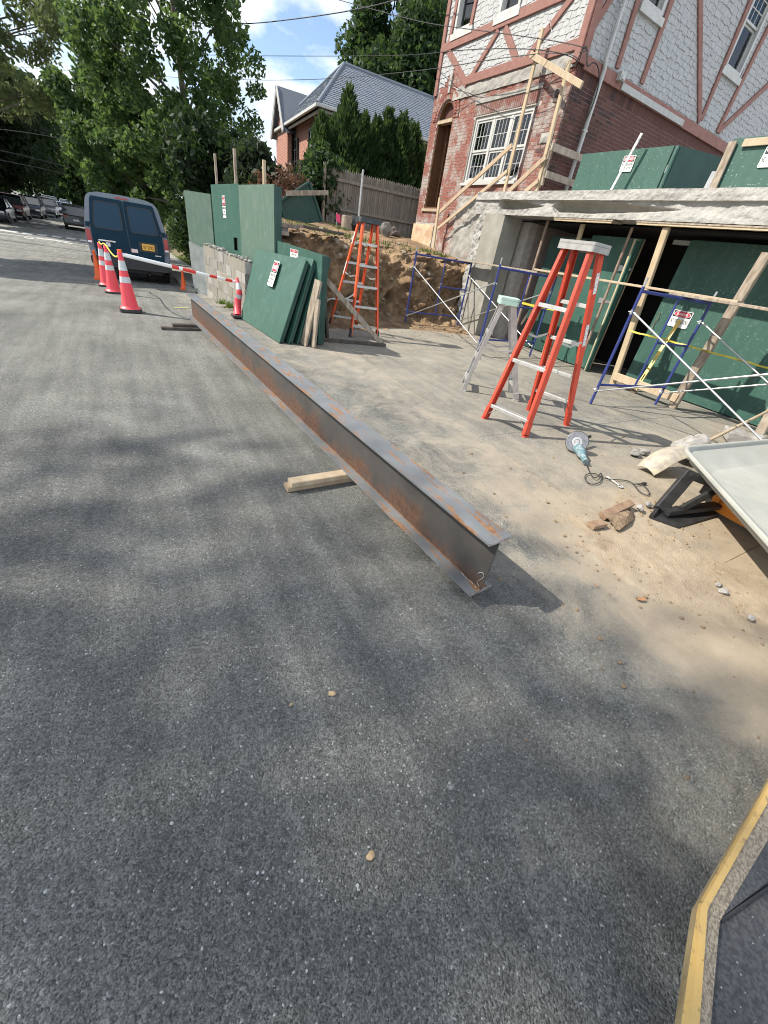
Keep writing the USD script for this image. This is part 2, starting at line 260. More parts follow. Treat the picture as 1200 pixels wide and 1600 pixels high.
M_brickmix = usdkit.material(stage, '/World/Looks/mixed_brick', {'g': ('geometry', {}), 'r': ('rgb_ramp', {'ramp': [(0, (.21, .074, .054)), (.3, (.165, .058, .046)), (.55, (.25, .10, .075)), (.75, (.11, .05, .044)), (.9, (.30, .17, .14))]}), 'n': ('noise_texture', {'scale': 3.2, 'detail': 7.0}), 'nr': ('rgb_ramp', {'ramp': [(.45, (0, 0, 0)), (.62, (.9, .9, .9))]}), 'm': ('mix_color', {'b': (.30, .275, .25)}), 'p': ('principled_bsdf', {'roughness': .85})},
    [('g.random_per_island', 'r.fac'), ('g.position', 'n.vector'), ('n.fac', 'nr.fac'), ('nr.color', 'm.fac'), ('r.color', 'm.a'), ('m.result', 'p.base_color')], surface='p.BSDF')
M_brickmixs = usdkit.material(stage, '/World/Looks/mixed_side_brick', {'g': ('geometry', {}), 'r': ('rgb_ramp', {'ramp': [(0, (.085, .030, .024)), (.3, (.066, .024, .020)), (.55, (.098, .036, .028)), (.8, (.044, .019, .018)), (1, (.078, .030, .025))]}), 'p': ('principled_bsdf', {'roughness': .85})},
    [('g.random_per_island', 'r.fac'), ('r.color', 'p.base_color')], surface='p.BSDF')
M_mortar = mat('mortar', (.30, .275, .245), .95, col2=(.40, .37, .335), scale=7, bump=.4, bscale=50)
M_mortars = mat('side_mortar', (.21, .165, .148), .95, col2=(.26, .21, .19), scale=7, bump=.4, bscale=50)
M_parge = mat('parged_wall', (.21, .203, .185), .9, col2=(.32, .31, .285), scale=4, dirt=((.27, .20, .15), 2.2, .55, .75), bump=.6, bscale=18, bdist=.02)
M_tanparge = mat('tan_render', (.42, .30, .18), .9, col2=(.50, .40, .28), scale=3, dirt=((.33, .16, .11), 2.5, .52, .7), bump=.5, bscale=20, bdist=.015)
M_conc = mat('old_concrete', (.21, .198, .168), .9, col2=(.285, .273, .238), scale=2.5, dirt=((.22, .20, .16), 1.6, .55, .8), bump=.4, bscale=30, bdist=.008)
M_concw = mat('broken_pale_concrete', (.27, .265, .245), .9, col2=(.37, .36, .335), scale=5, dirt=((.19, .182, .165), 3.0, .55, .8), bump=.9, bscale=16, bdist=.03)
M_scoop = mat('smooth_core_concrete', (.25, .235, .195), .8, col2=(.31, .29, .245), scale=5)
M_block = [mat('concrete_block_' + n, c, .9, col2=tuple(1.22 * a for a in c), scale=6, bump=.5, bscale=60, bdist=.006, dirt=((.20, .17, .13), 1.3, .58, .8), rnd=.1) for n, c in (('grey', (.165, .158, .142)), ('pale', (.225, .218, .20)), ('tan', (.18, .167, .14)))]
M_dirt = mat('cut_earth', (.12, .072, .04), .95, col2=(.33, .225, .125), scale=2.6, detail=9, lo=.3, hi=.7, dirt=((.085, .055, .034), 1.2, .56, .74), bump=1.0, bscale=13, bdist=.06)
M_soil = mat('yard_soil', (.10, .075, .045), .95, col2=(.22, .16, .09), scale=3, dirt=((.06, .085, .03), 1.1, .45, .6), bump=.8, bscale=20, bdist=.03)
M_fence = mat('grey_fence_board', (.13, .115, .095), .9, col2=(.22, .20, .17), scale=10, stretch=(3, 3, .4), bump=.3, rnd=.16)
M_steel = usdkit.material(stage, '/World/Looks/mill_steel', {   # blue-grey mill scale with rust breaking through
    'g': ('geometry', {}), 'n': ('noise_texture', {'scale': 3.2, 'detail': 9.0, 'roughness': .62}), 'r': ('rgb_ramp', {'ramp': [(.3, (.13, .143, .155)), (.7, (.215, .23, .24))]}),
    'mp': ('mapping', {'scale': (7.0, 1.3, 7.0)}), 'n2': ('noise_texture', {'scale': 2.6, 'detail': 10.0, 'roughness': .72}), 'r2': ('rgb_ramp', {'ramp': [(.52, (0, 0, 0)), (.60, (1, 1, 1))]}), 'n3': ('noise_texture', {'scale': 40.0, 'detail': 4.0}), 'rc': ('rgb_ramp', {'ramp': [(.3, (.15, .075, .035)), (.7, (.30, .15, .06))]}),
    'm': ('mix_color', {}), 'rr': ('mix_float', {'a': .42, 'b': .85}), 'mt': ('mix_float', {'a': .25, 'b': 0.0}), 'b': ('bump', {'strength': .25, 'distance': .003}), 'p': ('principled_bsdf', {})},
    [('g.position', 'n.vector'), ('n.fac', 'r.fac'), ('g.position', 'mp.vector'), ('mp.vector', 'n2.vector'), ('n2.fac', 'r2.fac'), ('g.position', 'n3.vector'), ('n3.fac', 'rc.fac'), ('r.color', 'm.a'), ('rc.color', 'm.b'), ('r2.color', 'm.fac'), ('m.result', 'p.base_color'), ('r2.color', 'rr.fac'), ('rr.result', 'p.roughness'), ('r2.color', 'mt.fac'), ('mt.result', 'p.metallic'), ('n3.fac', 'b.height'), ('b.normal', 'p.normal')], surface='p.BSDF')
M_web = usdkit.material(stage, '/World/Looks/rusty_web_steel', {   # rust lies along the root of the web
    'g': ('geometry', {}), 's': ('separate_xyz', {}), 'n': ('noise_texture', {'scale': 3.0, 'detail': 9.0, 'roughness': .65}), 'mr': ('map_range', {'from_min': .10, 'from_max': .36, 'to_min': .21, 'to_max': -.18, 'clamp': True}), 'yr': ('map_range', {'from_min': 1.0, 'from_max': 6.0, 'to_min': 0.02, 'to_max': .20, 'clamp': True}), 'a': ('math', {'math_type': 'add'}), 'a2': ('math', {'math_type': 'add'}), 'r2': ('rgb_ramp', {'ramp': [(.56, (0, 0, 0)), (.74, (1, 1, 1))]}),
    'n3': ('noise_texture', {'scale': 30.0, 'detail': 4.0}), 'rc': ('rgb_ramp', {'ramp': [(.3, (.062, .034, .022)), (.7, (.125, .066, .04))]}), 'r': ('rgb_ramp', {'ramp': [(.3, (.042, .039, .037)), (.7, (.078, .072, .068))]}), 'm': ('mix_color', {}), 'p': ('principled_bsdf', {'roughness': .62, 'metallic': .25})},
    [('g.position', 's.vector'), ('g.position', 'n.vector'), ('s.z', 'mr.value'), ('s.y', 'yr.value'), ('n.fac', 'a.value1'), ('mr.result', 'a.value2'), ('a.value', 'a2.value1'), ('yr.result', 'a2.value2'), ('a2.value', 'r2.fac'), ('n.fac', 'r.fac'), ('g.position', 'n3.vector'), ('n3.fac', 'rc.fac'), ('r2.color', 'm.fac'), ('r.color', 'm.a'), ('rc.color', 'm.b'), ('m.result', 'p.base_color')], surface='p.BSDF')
M_cut = mat('flame_cut_steel', (.45, .45, .45), .4, metal=.8, col2=(.2, .18, .17), scale=30)
M_cone = mat('cone_pink_red', (.74, .055, .085), .5, col2=(.66, .06, .07), scale=6, dirt=((.35, .10, .09), 9.0, .62, .85))
M_coneo = mat('cone_orange', (.85, .13, .02), .5, col2=(.70, .10, .02), scale=6)
M_refl = mat('reflective_band', (.52, .53, .54), .35, col2=(.44, .45, .46), scale=20, dirt=((.35, .33, .31), 12.0, .62, .8))
M_rubber = mat('black_rubber', (.018, .018, .018), .75, col2=(.04, .038, .036), scale=8)
M_barw, M_barr = mat('bar_white', (.74, .74, .73), .4), mat('bar_red', (.62, .04, .03), .4)
M_rope = mat('yellow_rope', (.75, .55, .06), .7)
M_lorange = mat('orange_fibreglass', (.74, .115, .035), .45, col2=(.62, .085, .03), scale=6, dirt=((.55, .42, .36), 16.0, .62, .8))
M_lred = mat('red_fibreglass', (.56, .068, .034), .42, col2=(.46, .055, .03), scale=6, dirt=((.50, .40, .38), 18.0, .64, .82))
M_alu = mat('aluminium', (.60, .60, .59), .42, metal=.65, col2=(.46, .455, .44), scale=9, dirt=((.42, .40, .36), 12.0, .55, .75), coord='obj')
M_capg, M_capdark = mat('grey_plastic_cap', (.34, .335, .32), .6, col2=(.25, .247, .24), scale=14), mat('dark_plastic_cap', (.035, .042, .045), .5, dirt=((.25, .29, .28), 9.0, .56, .7))
M_mint = mat('mint_plastic', (.33, .50, .43), .5, col2=(.42, .57, .50), scale=12, dirt=((.5, .5, .46), 20.0, .6, .75))
M_label = mat('sticker_white', (.70, .70, .68), .5, dirt=((.25, .25, .27), 60.0, .52, .56))
M_yellowlab = mat('sticker_yellow', (.85, .55, .05), .5)
M_scaf = mat('blue_scaffold_paint', (.022, .035, .155), .4, col2=(.03, .045, .19), scale=8, dirt=((.10, .07, .07), 14.0, .62, .76))
M_galv = mat('galvanised_steel', (.52, .53, .53), .35, metal=.75, col2=(.38, .385, .385), scale=10, coord='obj')
M_rustpipe = mat('rusty_pipe', (.17, .115, .085), .75, col2=(.28, .21, .165), scale=9)
M_vanblue = mat('van_dark_blue', (.006, .027, .046), .45, spec=.12, col2=(.009, .034, .056), scale=3, coord='obj')
M_vansilver = mat('van_silver_blue', (.20, .225, .26), .4, metal=.2, spec=.3, col2=(.16, .185, .22), scale=3, coord='obj')
M_carglass = mat('car_glass', (.012, .016, .02), .06, spec=.9, coat=.6)
M_vanglass = mat('van_rear_glass', (.014, .045, .078), .15, spec=.2)
M_black = mat('black_plastic', (.014, .014, .015), .5, col2=(.03, .03, .03), scale=10)
M_tail = mat('tail_lamp_red', (.28, .012, .014), .18, coat=.8)
M_head = mat('lamp_clear', (.75, .76, .78), .12, coat=.8)
M_chrome = mat('chrome', (.7, .7, .72), .15, metal=1.0)
M_plate = mat('plate_gold', (.80, .42, .06), .45)
M_ink, M_red, M_sign = mat('sign_black', (.015, .015, .015), .5), mat('sign_red', (.50, .022, .055), .5), mat('sign_white', (.74, .74, .72), .5, col2=(.66, .66, .64), scale=14)
M_tape = mat('caution_tape', (.55, .44, .04), .5, dirt=((.2, .2, .1), 30.0, .5, .7))
M_slate = mat('grey_blue_slate', (.13, .155, .19), .75, col2=(.185, .21, .245), scale=20, rnd=.22)
M_nbrick = usdkit.material(stage, '/World/Looks/neighbour_brick', {'g': ('geometry', {}), 's': ('separate_xyz', {}), 'a': ('math', {'math_type': 'add'}), 'c': ('combine_xyz', {}), 'b': ('brick_texture', {'color1': (.34, .12, .07), 'color2': (.23, .075, .05), 'mortar': (.34, .28, .24), 'scale': 1.0, 'brick_width': .21, 'row_height': .072, 'mortar_size': .008}), 'p': ('principled_bsdf', {'roughness': .85})},
    [('g.position', 's.vector'), ('s.x', 'a.value1'), ('s.y', 'a.value2'), ('a.value', 'c.x'), ('s.z', 'c.y'), ('c.vector', 'b.vector'), ('b.color', 'p.base_color')], surface='p.BSDF')
M_bark = mat('bark', (.07, .058, .045), .95, col2=(.13, .11, .09), scale=8, stretch=(1, 1, .3), bump=.6, bscale=20, bdist=.02)
M_wire = mat('black_cable', (.02, .02, .022), .6)
M_grass = leafmat('grass_blade', (.05, .085, .018), (.12, .17, .04), (.2, .3, .05))
L_main = leafmat('broad_leaf_green', (.028, .060, .020), (.085, .145, .045), (.20, .32, .08))
L_left = leafmat('olive_leaf', (.06, .085, .035), (.15, .17, .08), (.26, .32, .11))
L_dark = leafmat('dark_leaf', (.012, .026, .010), (.030, .055, .018), (.05, .09, .02))
L_back = leafmat('mid_leaf', (.018, .042, .015), (.050, .090, .030), (.10, .17, .04))
L_cyp = leafmat('cypress_green', (.020, .045, .014), (.085, .125, .038), (.10, .16, .04), .6)
L_bush = leafmat('dark_bush_leaf', (.020, .034, .018), (.055, .070, .035), (.06, .09, .03))
L_brown = leafmat('browning_leaf', (.10, .05, .035), (.22, .13, .09), (.15, .09, .05))
L_bright = leafmat('bright_leaf', (.06, .12, .02), (.15, .24, .05), (.25, .38, .06))

# ------------------------------------------------------------------ ground
ys = np.r_[np.linspace(-60, 8, 12), np.linspace(8.5, 30, 30), np.linspace(34, 130, 20), 250, 420]
obj('asphalt_road', grid(np.r_[-300, -60, np.linspace(-20, 20, 9), 60, 300], ys, lambda X, Y: zg(Y)), M_asphalt, kind='structure')
ap = Th(numbered('/World', 'concrete_apron'), (0, 0, 0), np.eye(3)); tag(UsdGeom.Xform.Define(stage, ap.path).GetPrim(), kind='structure')
rs = np.random.default_rng(5)
x0s = [3.02, 5.1, 7.3, 9.6, 12.2]; y0s = [-4.2, -1.9, .55, 2.95, 5.35, 7.7, 10.1]
for i in range(4):                           # slabs with open joints
    for j in range(6):
        g = .003; a, b, c, d = x0s[i] + g, x0s[i+1] - g, y0s[j] + g, y0s[j+1] - g
        sk = .34 if i == 0 else 0             # the kerb line runs slightly off the street's direction
        f = lambda y: a + (sk * (y + 1.0) / 10 if i == 0 else 0)
        z = .005 + rs.uniform(-.001, .001)
        obj('slab', (np.array([[f(c), c, z], [b, c, z], [b, d, z], [f(d), d, z], [f(c), c, -.05], [b, c, -.05], [b, d, -.05], [f(d), d, -.05]]), np.array([[0, 1, 2], [0, 2, 3], [0, 4, 5], [0, 5, 1], [1, 5, 6], [1, 6, 2], [2, 6, 7], [2, 7, 3], [3, 7, 4], [3, 4, 0]])), M_apron, ap)
# pavement and verge beside the street beyond the wall
xs = np.linspace(1.9, 3.4, 4)
obj('pavement', grid(np.array([1.62, 3.0]), np.linspace(13.2, 60, 26), lambda X, Y: zg(Y) + .13), M_conc, kind='structure')
obj('kerb', join(*[box2(A3(1.45, y, zg(y + 1) - .3), A3(1.618, y + 1.985, zg(y + 1) + .128)) for y in np.arange(13.2, 59, 2)]), M_conc, kind='structure')
M_paint = mat('road_paint', (.60, .60, .58), .7, dirt=((.2, .2, .2), 3.0, .5, .75))
r0 = []
def mark(cx, cy, w, l, rz=0):                # a painted block lying 4 mm over the asphalt
    v = rot2(np.array([[-w/2, -l/2, 0], [w/2, -l/2, 0], [w/2, l/2, 0], [-w/2, l/2, 0]]), rz) + A3(cx, cy, 0); v[:, 2] = zg(v[:, 1]) + .006
    return v, np.array([[0, 1, 2], [0, 2, 3]])
for q in [(20, 346), (34, 346.5), (53, 348.5), (70, 351), (87, 353.5), (105, 357), (122, 359)] : p = GG(*q); r0.append(mark(p[0], p[1], .45, 1.5))
for q in [(19, 362), (43, 365), (66, 367.5), (89, 370), (111, 373), (132, 376), (5, 360)]: p = GG(*q); r0.append(mark(p[0], p[1], .5, 1.1))
for q in [(65, 373.5), (78, 375), (88, 376.5), (97, 378), (107, 380), (45, 372.5)]: p = GG(*q); r0.append(mark(p[0], p[1], .42, .35))
a, b = GG(0, 366), GG(139, 381.5); r0.append((np.array([[a[0] - 6, a[1] - .12, zg(a[1]) + .0065], [b[0] + 1, b[1] - .12, zg(b[1]) + .0065], [b[0] + 1, b[1] + .12, zg(b[1]) + .0065], [a[0] - 6, a[1] + .12, zg(a[1]) + .0065]]), np.array([[0, 1, 2], [0, 2, 3]])))
obj('crosswalk_marking', join(*r0), M_paint, kind='structure')
p = G(283, 478); obj('yellow_paint_mark', mark(p[0], p[1], .32, .05, .3), mat('yellow_paint', (.62, .60, .08), .6, dirt=((.3, .3, .2), 12.0, .45, .7)), kind='structure')

# earth: cut bank, yard, verge
def yb(x): return np.interp(x, [2.2, 3.0, 4.2, 5.84, 6.6, 7.6, 8.7], [9.2, 9.5, 9.45, 10.0, 9.9, 9.65, 9.6])
prof = np.array([(-1.3, -.02), (-.8, .025), (-.4, .07), (-.12, .16), (0, .32), (.06, .55), (.10, .8), (.16, 1.05), (.26, 1.3), (.46, 1.5), (.8, 1.60), (1.3, 1.66), (2.2, 1.74), (3.4, 1.9), (4.6, 2.0), (6.0, 2.05)])
tt = np.linspace(0, 1, 90); s0 = np.r_[0, np.cumsum(np.hypot(*np.diff(prof, axis=0).T))]; s0 /= s0[-1]
# more rows where the cut face is
ss = np.interp(np.linspace(0, 1, 110), [0, .15, .75, 1], [0, .17, .52, 1]); pd, pz = np.interp(ss, s0, prof[:, 0]), np.interp(ss, s0, prof[:, 1])
bx = np.linspace(2.62, 8.75, 150); B = np.stack([np.repeat(bx[None], len(ss), 0), yb(bx)[None] + pd[:, None], np.repeat(pz[:, None], len(bx), 1)], -1)
face = np.clip(np.minimum((pd + .35) / .3, (1.6 - pd) / .8), 0, 1)[:, None]
nz1 = meshkit.fbm(B * A3(1.5, 1.5, 1.3), 5, 3) - .5; nz2 = meshkit.fbm(B * 6.5, 4, 9) - .5; rid = np.abs(meshkit.fbm(B * A3(3.2, 3.2, 2.2), 3, 21) - .5)
B[..., 1] -= face * (nz1 * .85 + nz2 * .55 + .45 * rid - .05); B[..., 2] += face * (nz2 * .16 + nz1 * .1) + (1 - face) * nz2 * .05
n, m = B.shape[:2]; i, j = np.meshgrid(np.arange(n - 1), np.arange(m - 1), indexing='ij'); a = i * m + j
obj('earth_bank', (B.reshape(-1, 3), np.vstack([np.stack([a, a + 1, a + m + 1], -1).reshape(-1, 3), np.stack([a, a + m + 1, a + m], -1).reshape(-1, 3)])), M_dirt, kind='structure', smooth=True)
rk = np.random.default_rng(31); st, rt = [], []
for k in range(130):
    x = rk.uniform(2.8, 8.3); i_ = int((x - 2.62) / (8.75 - 2.62) * (len(bx) - 1)); j_ = int(np.clip(rk.normal(34, 22), 6, 80)); P_ = B[j_, i_]; s_ = .02 + .075 * rk.random() ** 2.5
    st.append(rock(P_ + A3(0, -s_ * .3, -s_ * .3), (s_, s_ * .8, s_ * .7), 300 + k, 1, .4))
for k in range(26):
    x = rk.uniform(2.9, 8.2); i_ = int((x - 2.62) / (8.75 - 2.62) * (len(bx) - 1)); P_ = B[rk.integers(60, 84), i_]; rt.append(tube(curve([P_ + A3(0, .1, 0), P_ + A3(rk.normal(0, .08), -.10, -.05), P_ + A3(rk.normal(0, .12), -.12, -.2), P_ + A3(rk.normal(0, .16), -.08, -rk.uniform(.25, .5))], 10), np.linspace(.008, .002, 10), 5))
obj('bank_stones', join(*st), mat('bank_stone', (.20, .15, .10), .9, col2=(.34, .29, .22), scale=9, rnd=.35), label='stones and hard clods sticking out of the cut earth bank', cat='stones', kind='stuff')
obj('bank_roots', join(*rt), mat('torn_root', (.11, .075, .045), .9), label='torn thin roots hanging out of the cut earth bank', cat='roots', kind='stuff')
def zyard(X, Y):
    k = np.clip((X - 3.1) / 2.6, 0, 1); k = k * k * (3 - 2 * k)
    hi = np.interp(Y, [10, 14.6, 22, 40], [1.6, 1.97, 1.9, 1.4]); near = np.clip((13.4 - Y) / 1.2, 0, 1)
    return np.maximum(zg(Y) + .1 + (hi - zg(Y) - .1) * np.maximum(k, near * np.clip((X - 2.0) / .5, 0, 1))  , zg(Y) + .1) - .06 + .05 * meshkit.fbm(np.stack([X, Y, 0 * X], -1) * 1.2, 3, 4)
obj('yard_soil', grid(np.r_[2.35, np.linspace(2.6, 9, 30), 12, 18, 40], np.linspace(11.6, 60, 70), zyard), M_soil, kind='structure', smooth=True)
def blades(xy, zf, h, seed, w=.012):
    r = np.random.default_rng(seed); n = len(xy); z = zf(xy[:, 0], xy[:, 1]); an = r.uniform(0, 6.28, n); hh = h * r.uniform(.5, 1.3, n); le = r.normal(0, .45, (n, 2)) * hh[:, None]
    d = np.stack([np.cos(an), np.sin(an), 0 * an], -1) * (w * r.uniform(.6, 1.5, n))[:, None]; b = np.stack([xy[:, 0], xy[:, 1], z], -1); t = b + np.stack([le[:, 0], le[:, 1], hh], -1)
    return np.stack([b - d, b + d, t], 1).reshape(-1, 3), np.arange(3 * n).reshape(-1, 3)
rg = np.random.default_rng(8)
xy = np.stack([rg.uniform(3.02, 6.0, 16000), 13 + 20 * rg.random(16000) ** 1.6], -1)
obj('verge_grass', blades(xy, zyard, .10, 3, .02), M_grass, label='green grass growing on the verge beside the pavement', cat='grass', kind='stuff')
xy = np.vstack([rg.normal(c, s, (n, 2)) for c, s, n in (((4.7, 11.2), (.35, .25), 900), ((5.6, 11.3), (.3, .2), 600), ((7.6, 10.9), (.35, .15), 900), ((4.0, 11.5), (.3, .3), 500), ((6.9, 11.2), (.8, .4), 400))])
def zbank(X, Y): return np.interp(Y - yb(X), prof[:, 0], prof[:, 1])
obj('bank_weeds', blades(xy[::6], zbank, .10, 5, .014), M_grass, label='tufts of green weeds growing along the top of the cut earth bank', cat='weeds', kind='stuff')

# loose bits on the asphalt
r = np.random.default_rng(2); bits = []
base_bit = np.array(trimesh.creation.icosphere(0).vertices), np.array(trimesh.creation.icosphere(0).faces)
def scatter(n, cx, cy, sx, sy, s0, s1, seed):
    r = np.random.default_rng(seed); out = []
    for k in range(n):
        x, y = r.normal(cx, sx), r.normal(cy, sy); s = s0 + (s1 - s0) * r.random() ** 5
        v = base_bit[0] * A3(s, s * r.uniform(.6, 1), s * r.uniform(.45, .8)); out.append((rot2(v, r.uniform(0, 6)) + A3(x, y, zg(y) + s * .42), base_bit[1]))
    return join(*out)
M_chip = mat('pale_stone_chip', (.62, .62, .60), .6, rnd=.35)
obj('stone_chips', join(scatter(520, .3, 1.3, .9, 1.2, .0012, .0052, 1), scatter(160, .9, .35, .5, .3, .0012, .0045, 2), scatter(260, .4, 4, 1.8, 2.4, .002, .0085, 3), scatter(420, .28, .42, .28, .22, .0015, .0065, 12), scatter(300, .75, .75, .35, .35, .0014, .006, 13)), M_chip, label='small pale stone chips lying loose over the dark asphalt', cat='gravel', kind='stuff')
M_crumb = mat('earth_crumb', (.20, .145, .09), .95, rnd=.4)
obj('earth_crumbs', join(scatter(900, 3.6, .9, 1.1, .8, .002, .018, 4), scatter(500, 5.6, 8.7, 1.6, .45, .004, .03, 6), scatter(300, 3.75, 1.1, .22, .15, .003, .024, 7), scatter(220, 2.9, .9, .25, .2, .002, .014, 17), scatter(260, 3.3, .35, .3, .15, .002, .016, 18)), M_crumb, label='crumbs of brown earth and grit strewn over the dusty apron', cat='gravel', kind='stuff')

# thin drifts of spilled sand, thicker than a stain, with ragged edges
M_sand = mat('spilled_sand', (.26, .203, .138), .95, col2=(.39, .32, .23), scale=6, detail=10, lo=.3, hi=.7, dirt=((.17, .12, .075), 3.0, .56, .74), bump=1.0, bscale=90, bdist=.012)
def zsand(X, Y):
    P = np.stack([X, Y, 0 * X], -1); e = 1.15 * np.exp(-(((X - 3.15 - .42 * (.7 - Y)) / .62) ** 2 + ((Y - .55) / 1.0) ** 2)) + .75 * np.exp(-(((X - 3.9) / .6) ** 2 + ((Y - 1.35) / .55) ** 2)) + .6 * np.exp(-(((X - 5.4) / 1.6) ** 2 + ((Y - 9.0) / .42) ** 2))
    h = e * (meshkit.fbm(P * 1.7, 5, 5) * .75 + meshkit.fbm(P * 7, 3, 6) * .45) - .33
    return np.clip(h * .040, -.012, .022) + np.where(h > 0, .006 * (meshkit.fbm(P * 22, 3, 8) - .5), 0)
obj('spilled_sand', join(grid(np.linspace(1.7, 5.0, 210), np.linspace(-1.2, 2.6, 240), zsand), grid(np.linspace(3.4, 7.9, 150), np.linspace(8.2, 9.7, 70), zsand)), M_sand, label='thin ragged drifts of tan sand spilled over the asphalt and the apron', cat='sand', kind='stuff', smooth=True)

# ------------------------------------------------------------------ timbered house
XH, YC = 8.6, 8.4                            # plane of the front, plane of the flank
ZTOP = 8.6; YL = 13.52
H = thing('timbered_house', 'tall brick and half-timbered house with white shingles and salmon timbers', 'house', (XH, YC, 0))
EY, EZ, EXX = A3(0, -1, 0), A3(0, 0, 1), A3(1, 0, 0)
def fy(px, py): p = PX(px, py, XH); return YC - p[1], p[2]      # front: u runs from the corner to the left as negative numbers
def sy_(px, py): p = PY(px, py, YC); return p[0] - XH, p[2]     # flank: u runs from the corner away from the street
U = lambda q: fy(*q)
doorL, doorR, doorB = -(13.17 - YC), -(12.42 - YC), 2.80
archc, archr = (doorL + doorR) / 2, (doorR - doorL) / 2
archz = 5.22 - archr
door_poly = unary_union([sbox(doorL, doorB, doorR, archz), Point(archc, archz).buffer(archr)])
w1 = [U(q) for q in ((743.6, 182.9), (836, 163.7), (805.9, 281.9), (721.6, 286.5))]
wl, wr, wb, wt = (w1[0][0] + w1[3][0]) / 2, (w1[1][0] + w1[2][0]) / 2, (w1[2][1] + w1[3][1]) / 2, (w1[0][1] + w1[1][1]) / 2
win_poly = sbox(wl, wb, wr, wt)
uL = -(YL - YC); zB = 5.39                    # underside of the lower timber
gab = Polygon([U((676, 158)), U((712, 107)), U((729, 136))])
w2 = [sbox(*(lambda a, b: (min(a[0], b[0]), min(a[1], b[1]), max(a[0], b[0]), 7.9))(U(p0), U(p1))) for p0, p1 in (((709, 55), (738, 41)), ((779, 22), (812, 13)))]
front_all = sbox(uL, -.3, -.02, ZTOP)
brick_low = unary_union([sbox(uL, 1.2, 0, zB - .01), gab.buffer(.01)])
wall_open = front_all.difference(unary_union([door_poly, win_poly] + w2))
O = A3(XH, YC, 0)
FE = (A3(0, -1, 0), A3(0, 0, 1))              # front plane: u along -y, z up; its normal u x z = -x... (towards the street)
obj('front_wall', ext(wall_open, O + A3(.26, 0, 0), FE[0], FE[1], .245), M_mortar, H)
# flank
SL = 9.5
sw = []
for p0, p1, p2, p3 in (((1003, 0), (1032, 0), (1027, 43), (997, 19)),):
    pass
def srect(pl, pr, zb_, zt_): a, b = sy_(*pl)[0], sy_(*pr)[0]; return sbox(min(a, b), zb_, max(a, b), zt_)
zs3 = sy_(1012, 30)[1] + .12; zs4 = sy_(1136, 126)[1] + .14
sW = [srect((999, 19), (1027, 43), zs3, zs3 + 1.5), srect((1126, 116), (1148, 135), zs4, zs4 + 1.5)]
flank = sbox(.26, -.3, SL, ZTOP).difference(unary_union(sW))
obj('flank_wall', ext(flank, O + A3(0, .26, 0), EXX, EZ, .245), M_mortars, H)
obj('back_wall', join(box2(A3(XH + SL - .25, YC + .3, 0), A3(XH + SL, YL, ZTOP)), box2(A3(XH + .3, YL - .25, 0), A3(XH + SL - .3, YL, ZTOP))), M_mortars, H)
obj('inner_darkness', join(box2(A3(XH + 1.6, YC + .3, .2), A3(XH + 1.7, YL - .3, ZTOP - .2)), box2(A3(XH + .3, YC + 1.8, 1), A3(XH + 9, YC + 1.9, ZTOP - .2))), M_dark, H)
rf = [A3(XH - .45, YC - .45, ZTOP), A3(XH - .45, YL + .45, ZTOP), A3(XH + SL + .4, YL + .45, ZTOP), A3(XH + SL + .4, YC - .45, ZTOP), A3(XH + 2.6, (YC + YL) / 2, ZTOP + 2.4), A3(XH + SL - 2.4, (YC + YL) / 2, ZTOP + 2.4)]
obj('roof', (np.array(rf), np.array([[0, 4, 1], [1, 4, 5], [1, 5, 2], [2, 5, 3], [3, 5, 4], [3, 4, 0], [0, 1, 2], [0, 2, 3]])), M_slate, H)
# bricks: one by one, the 300 that show largest as parts
def brickwork(area, holes, zlo, zhi, u0, u1, origin, ex, nrm, seed, soldier=()):
    r = np.random.default_rng(seed); out = []; bw, bh, jt = .203, .0575, .0105; k = 0
    z = zlo
    while z < zhi:
        sold = any(a <= z < b for a, b in soldier); hh = .203 if sold else bh; ww = bh if sold else bw
        u = u0 - (0 if k % 2 == 0 or sold else (bw + jt) / 2)
        while u < u1:
            a, b = max(u, u0), min(u + ww, u1)
            rc_ = sbox(a, z + .012, b, z + hh - .012) if b > a else None
            if rc_ is not None:
                for h in holes: rc_ = rc_.difference(h)
                if rc_.is_empty or rc_.area < .012 * hh * .5: a = b
                else:
                    if rc_.geom_type != 'Polygon': rc_ = max(rc_.geoms, key=lambda g_: g_.area)
                    a, b = max(a, rc_.bounds[0]), min(b, rc_.bounds[2])
                    if rc_.area < .7 * (b - a) * (hh - .024): a = b
            if b - a > .03 and area.contains(Point((a + b) / 2, z + hh / 2)):
                pr = .0055 + r.uniform(-.002, .0035); out.append(((a + b) / 2, z + hh / 2, b - a, hh, pr))
            u += ww + jt
        z += hh + jt; k += 1
    return [(u, z, mesh_brick(u, z, w, h, p, origin, ex, nrm)) for u, z, w, h, p in out]
def mesh_brick(u, z, w, h, p, o, ex, nrm):
    v, f = box((0, 0, 0), (1, 1, 1)); c = o + ex * u + A3(0, 0, z)
    return c + v[:, :1] * ex * w + v[:, 1:2] * nrm * p * 2 + v[:, 2:] * A3(0, 0, h), f
frontO, flankO = O + A3(.015, 0, 0), O + A3(0, .015, 0)
ring_d = Point(archc, archz).buffer(archr + .24).union(sbox(doorL - .02, doorB, doorR + .02, archz)) 
fb = brickwork(brick_low, [ring_d.difference(sbox(doorL - 1, 0, doorR + 1, archz)), door_poly, win_poly.buffer(.02), sbox(wl - .1, wt, wr + .1, wt + .27), sbox(doorL - .5, 1, doorR + .1, 2.42), sbox(-1.25, 1, 0.3, 2.75), sbox(-3.9, 1, -1.2, 2.15)], 2.18, 5.95, uL, 0.0, frontO, -FE[0] * -1, A3(-1, 0, 0), 11, soldier=((5.14, 5.2),))
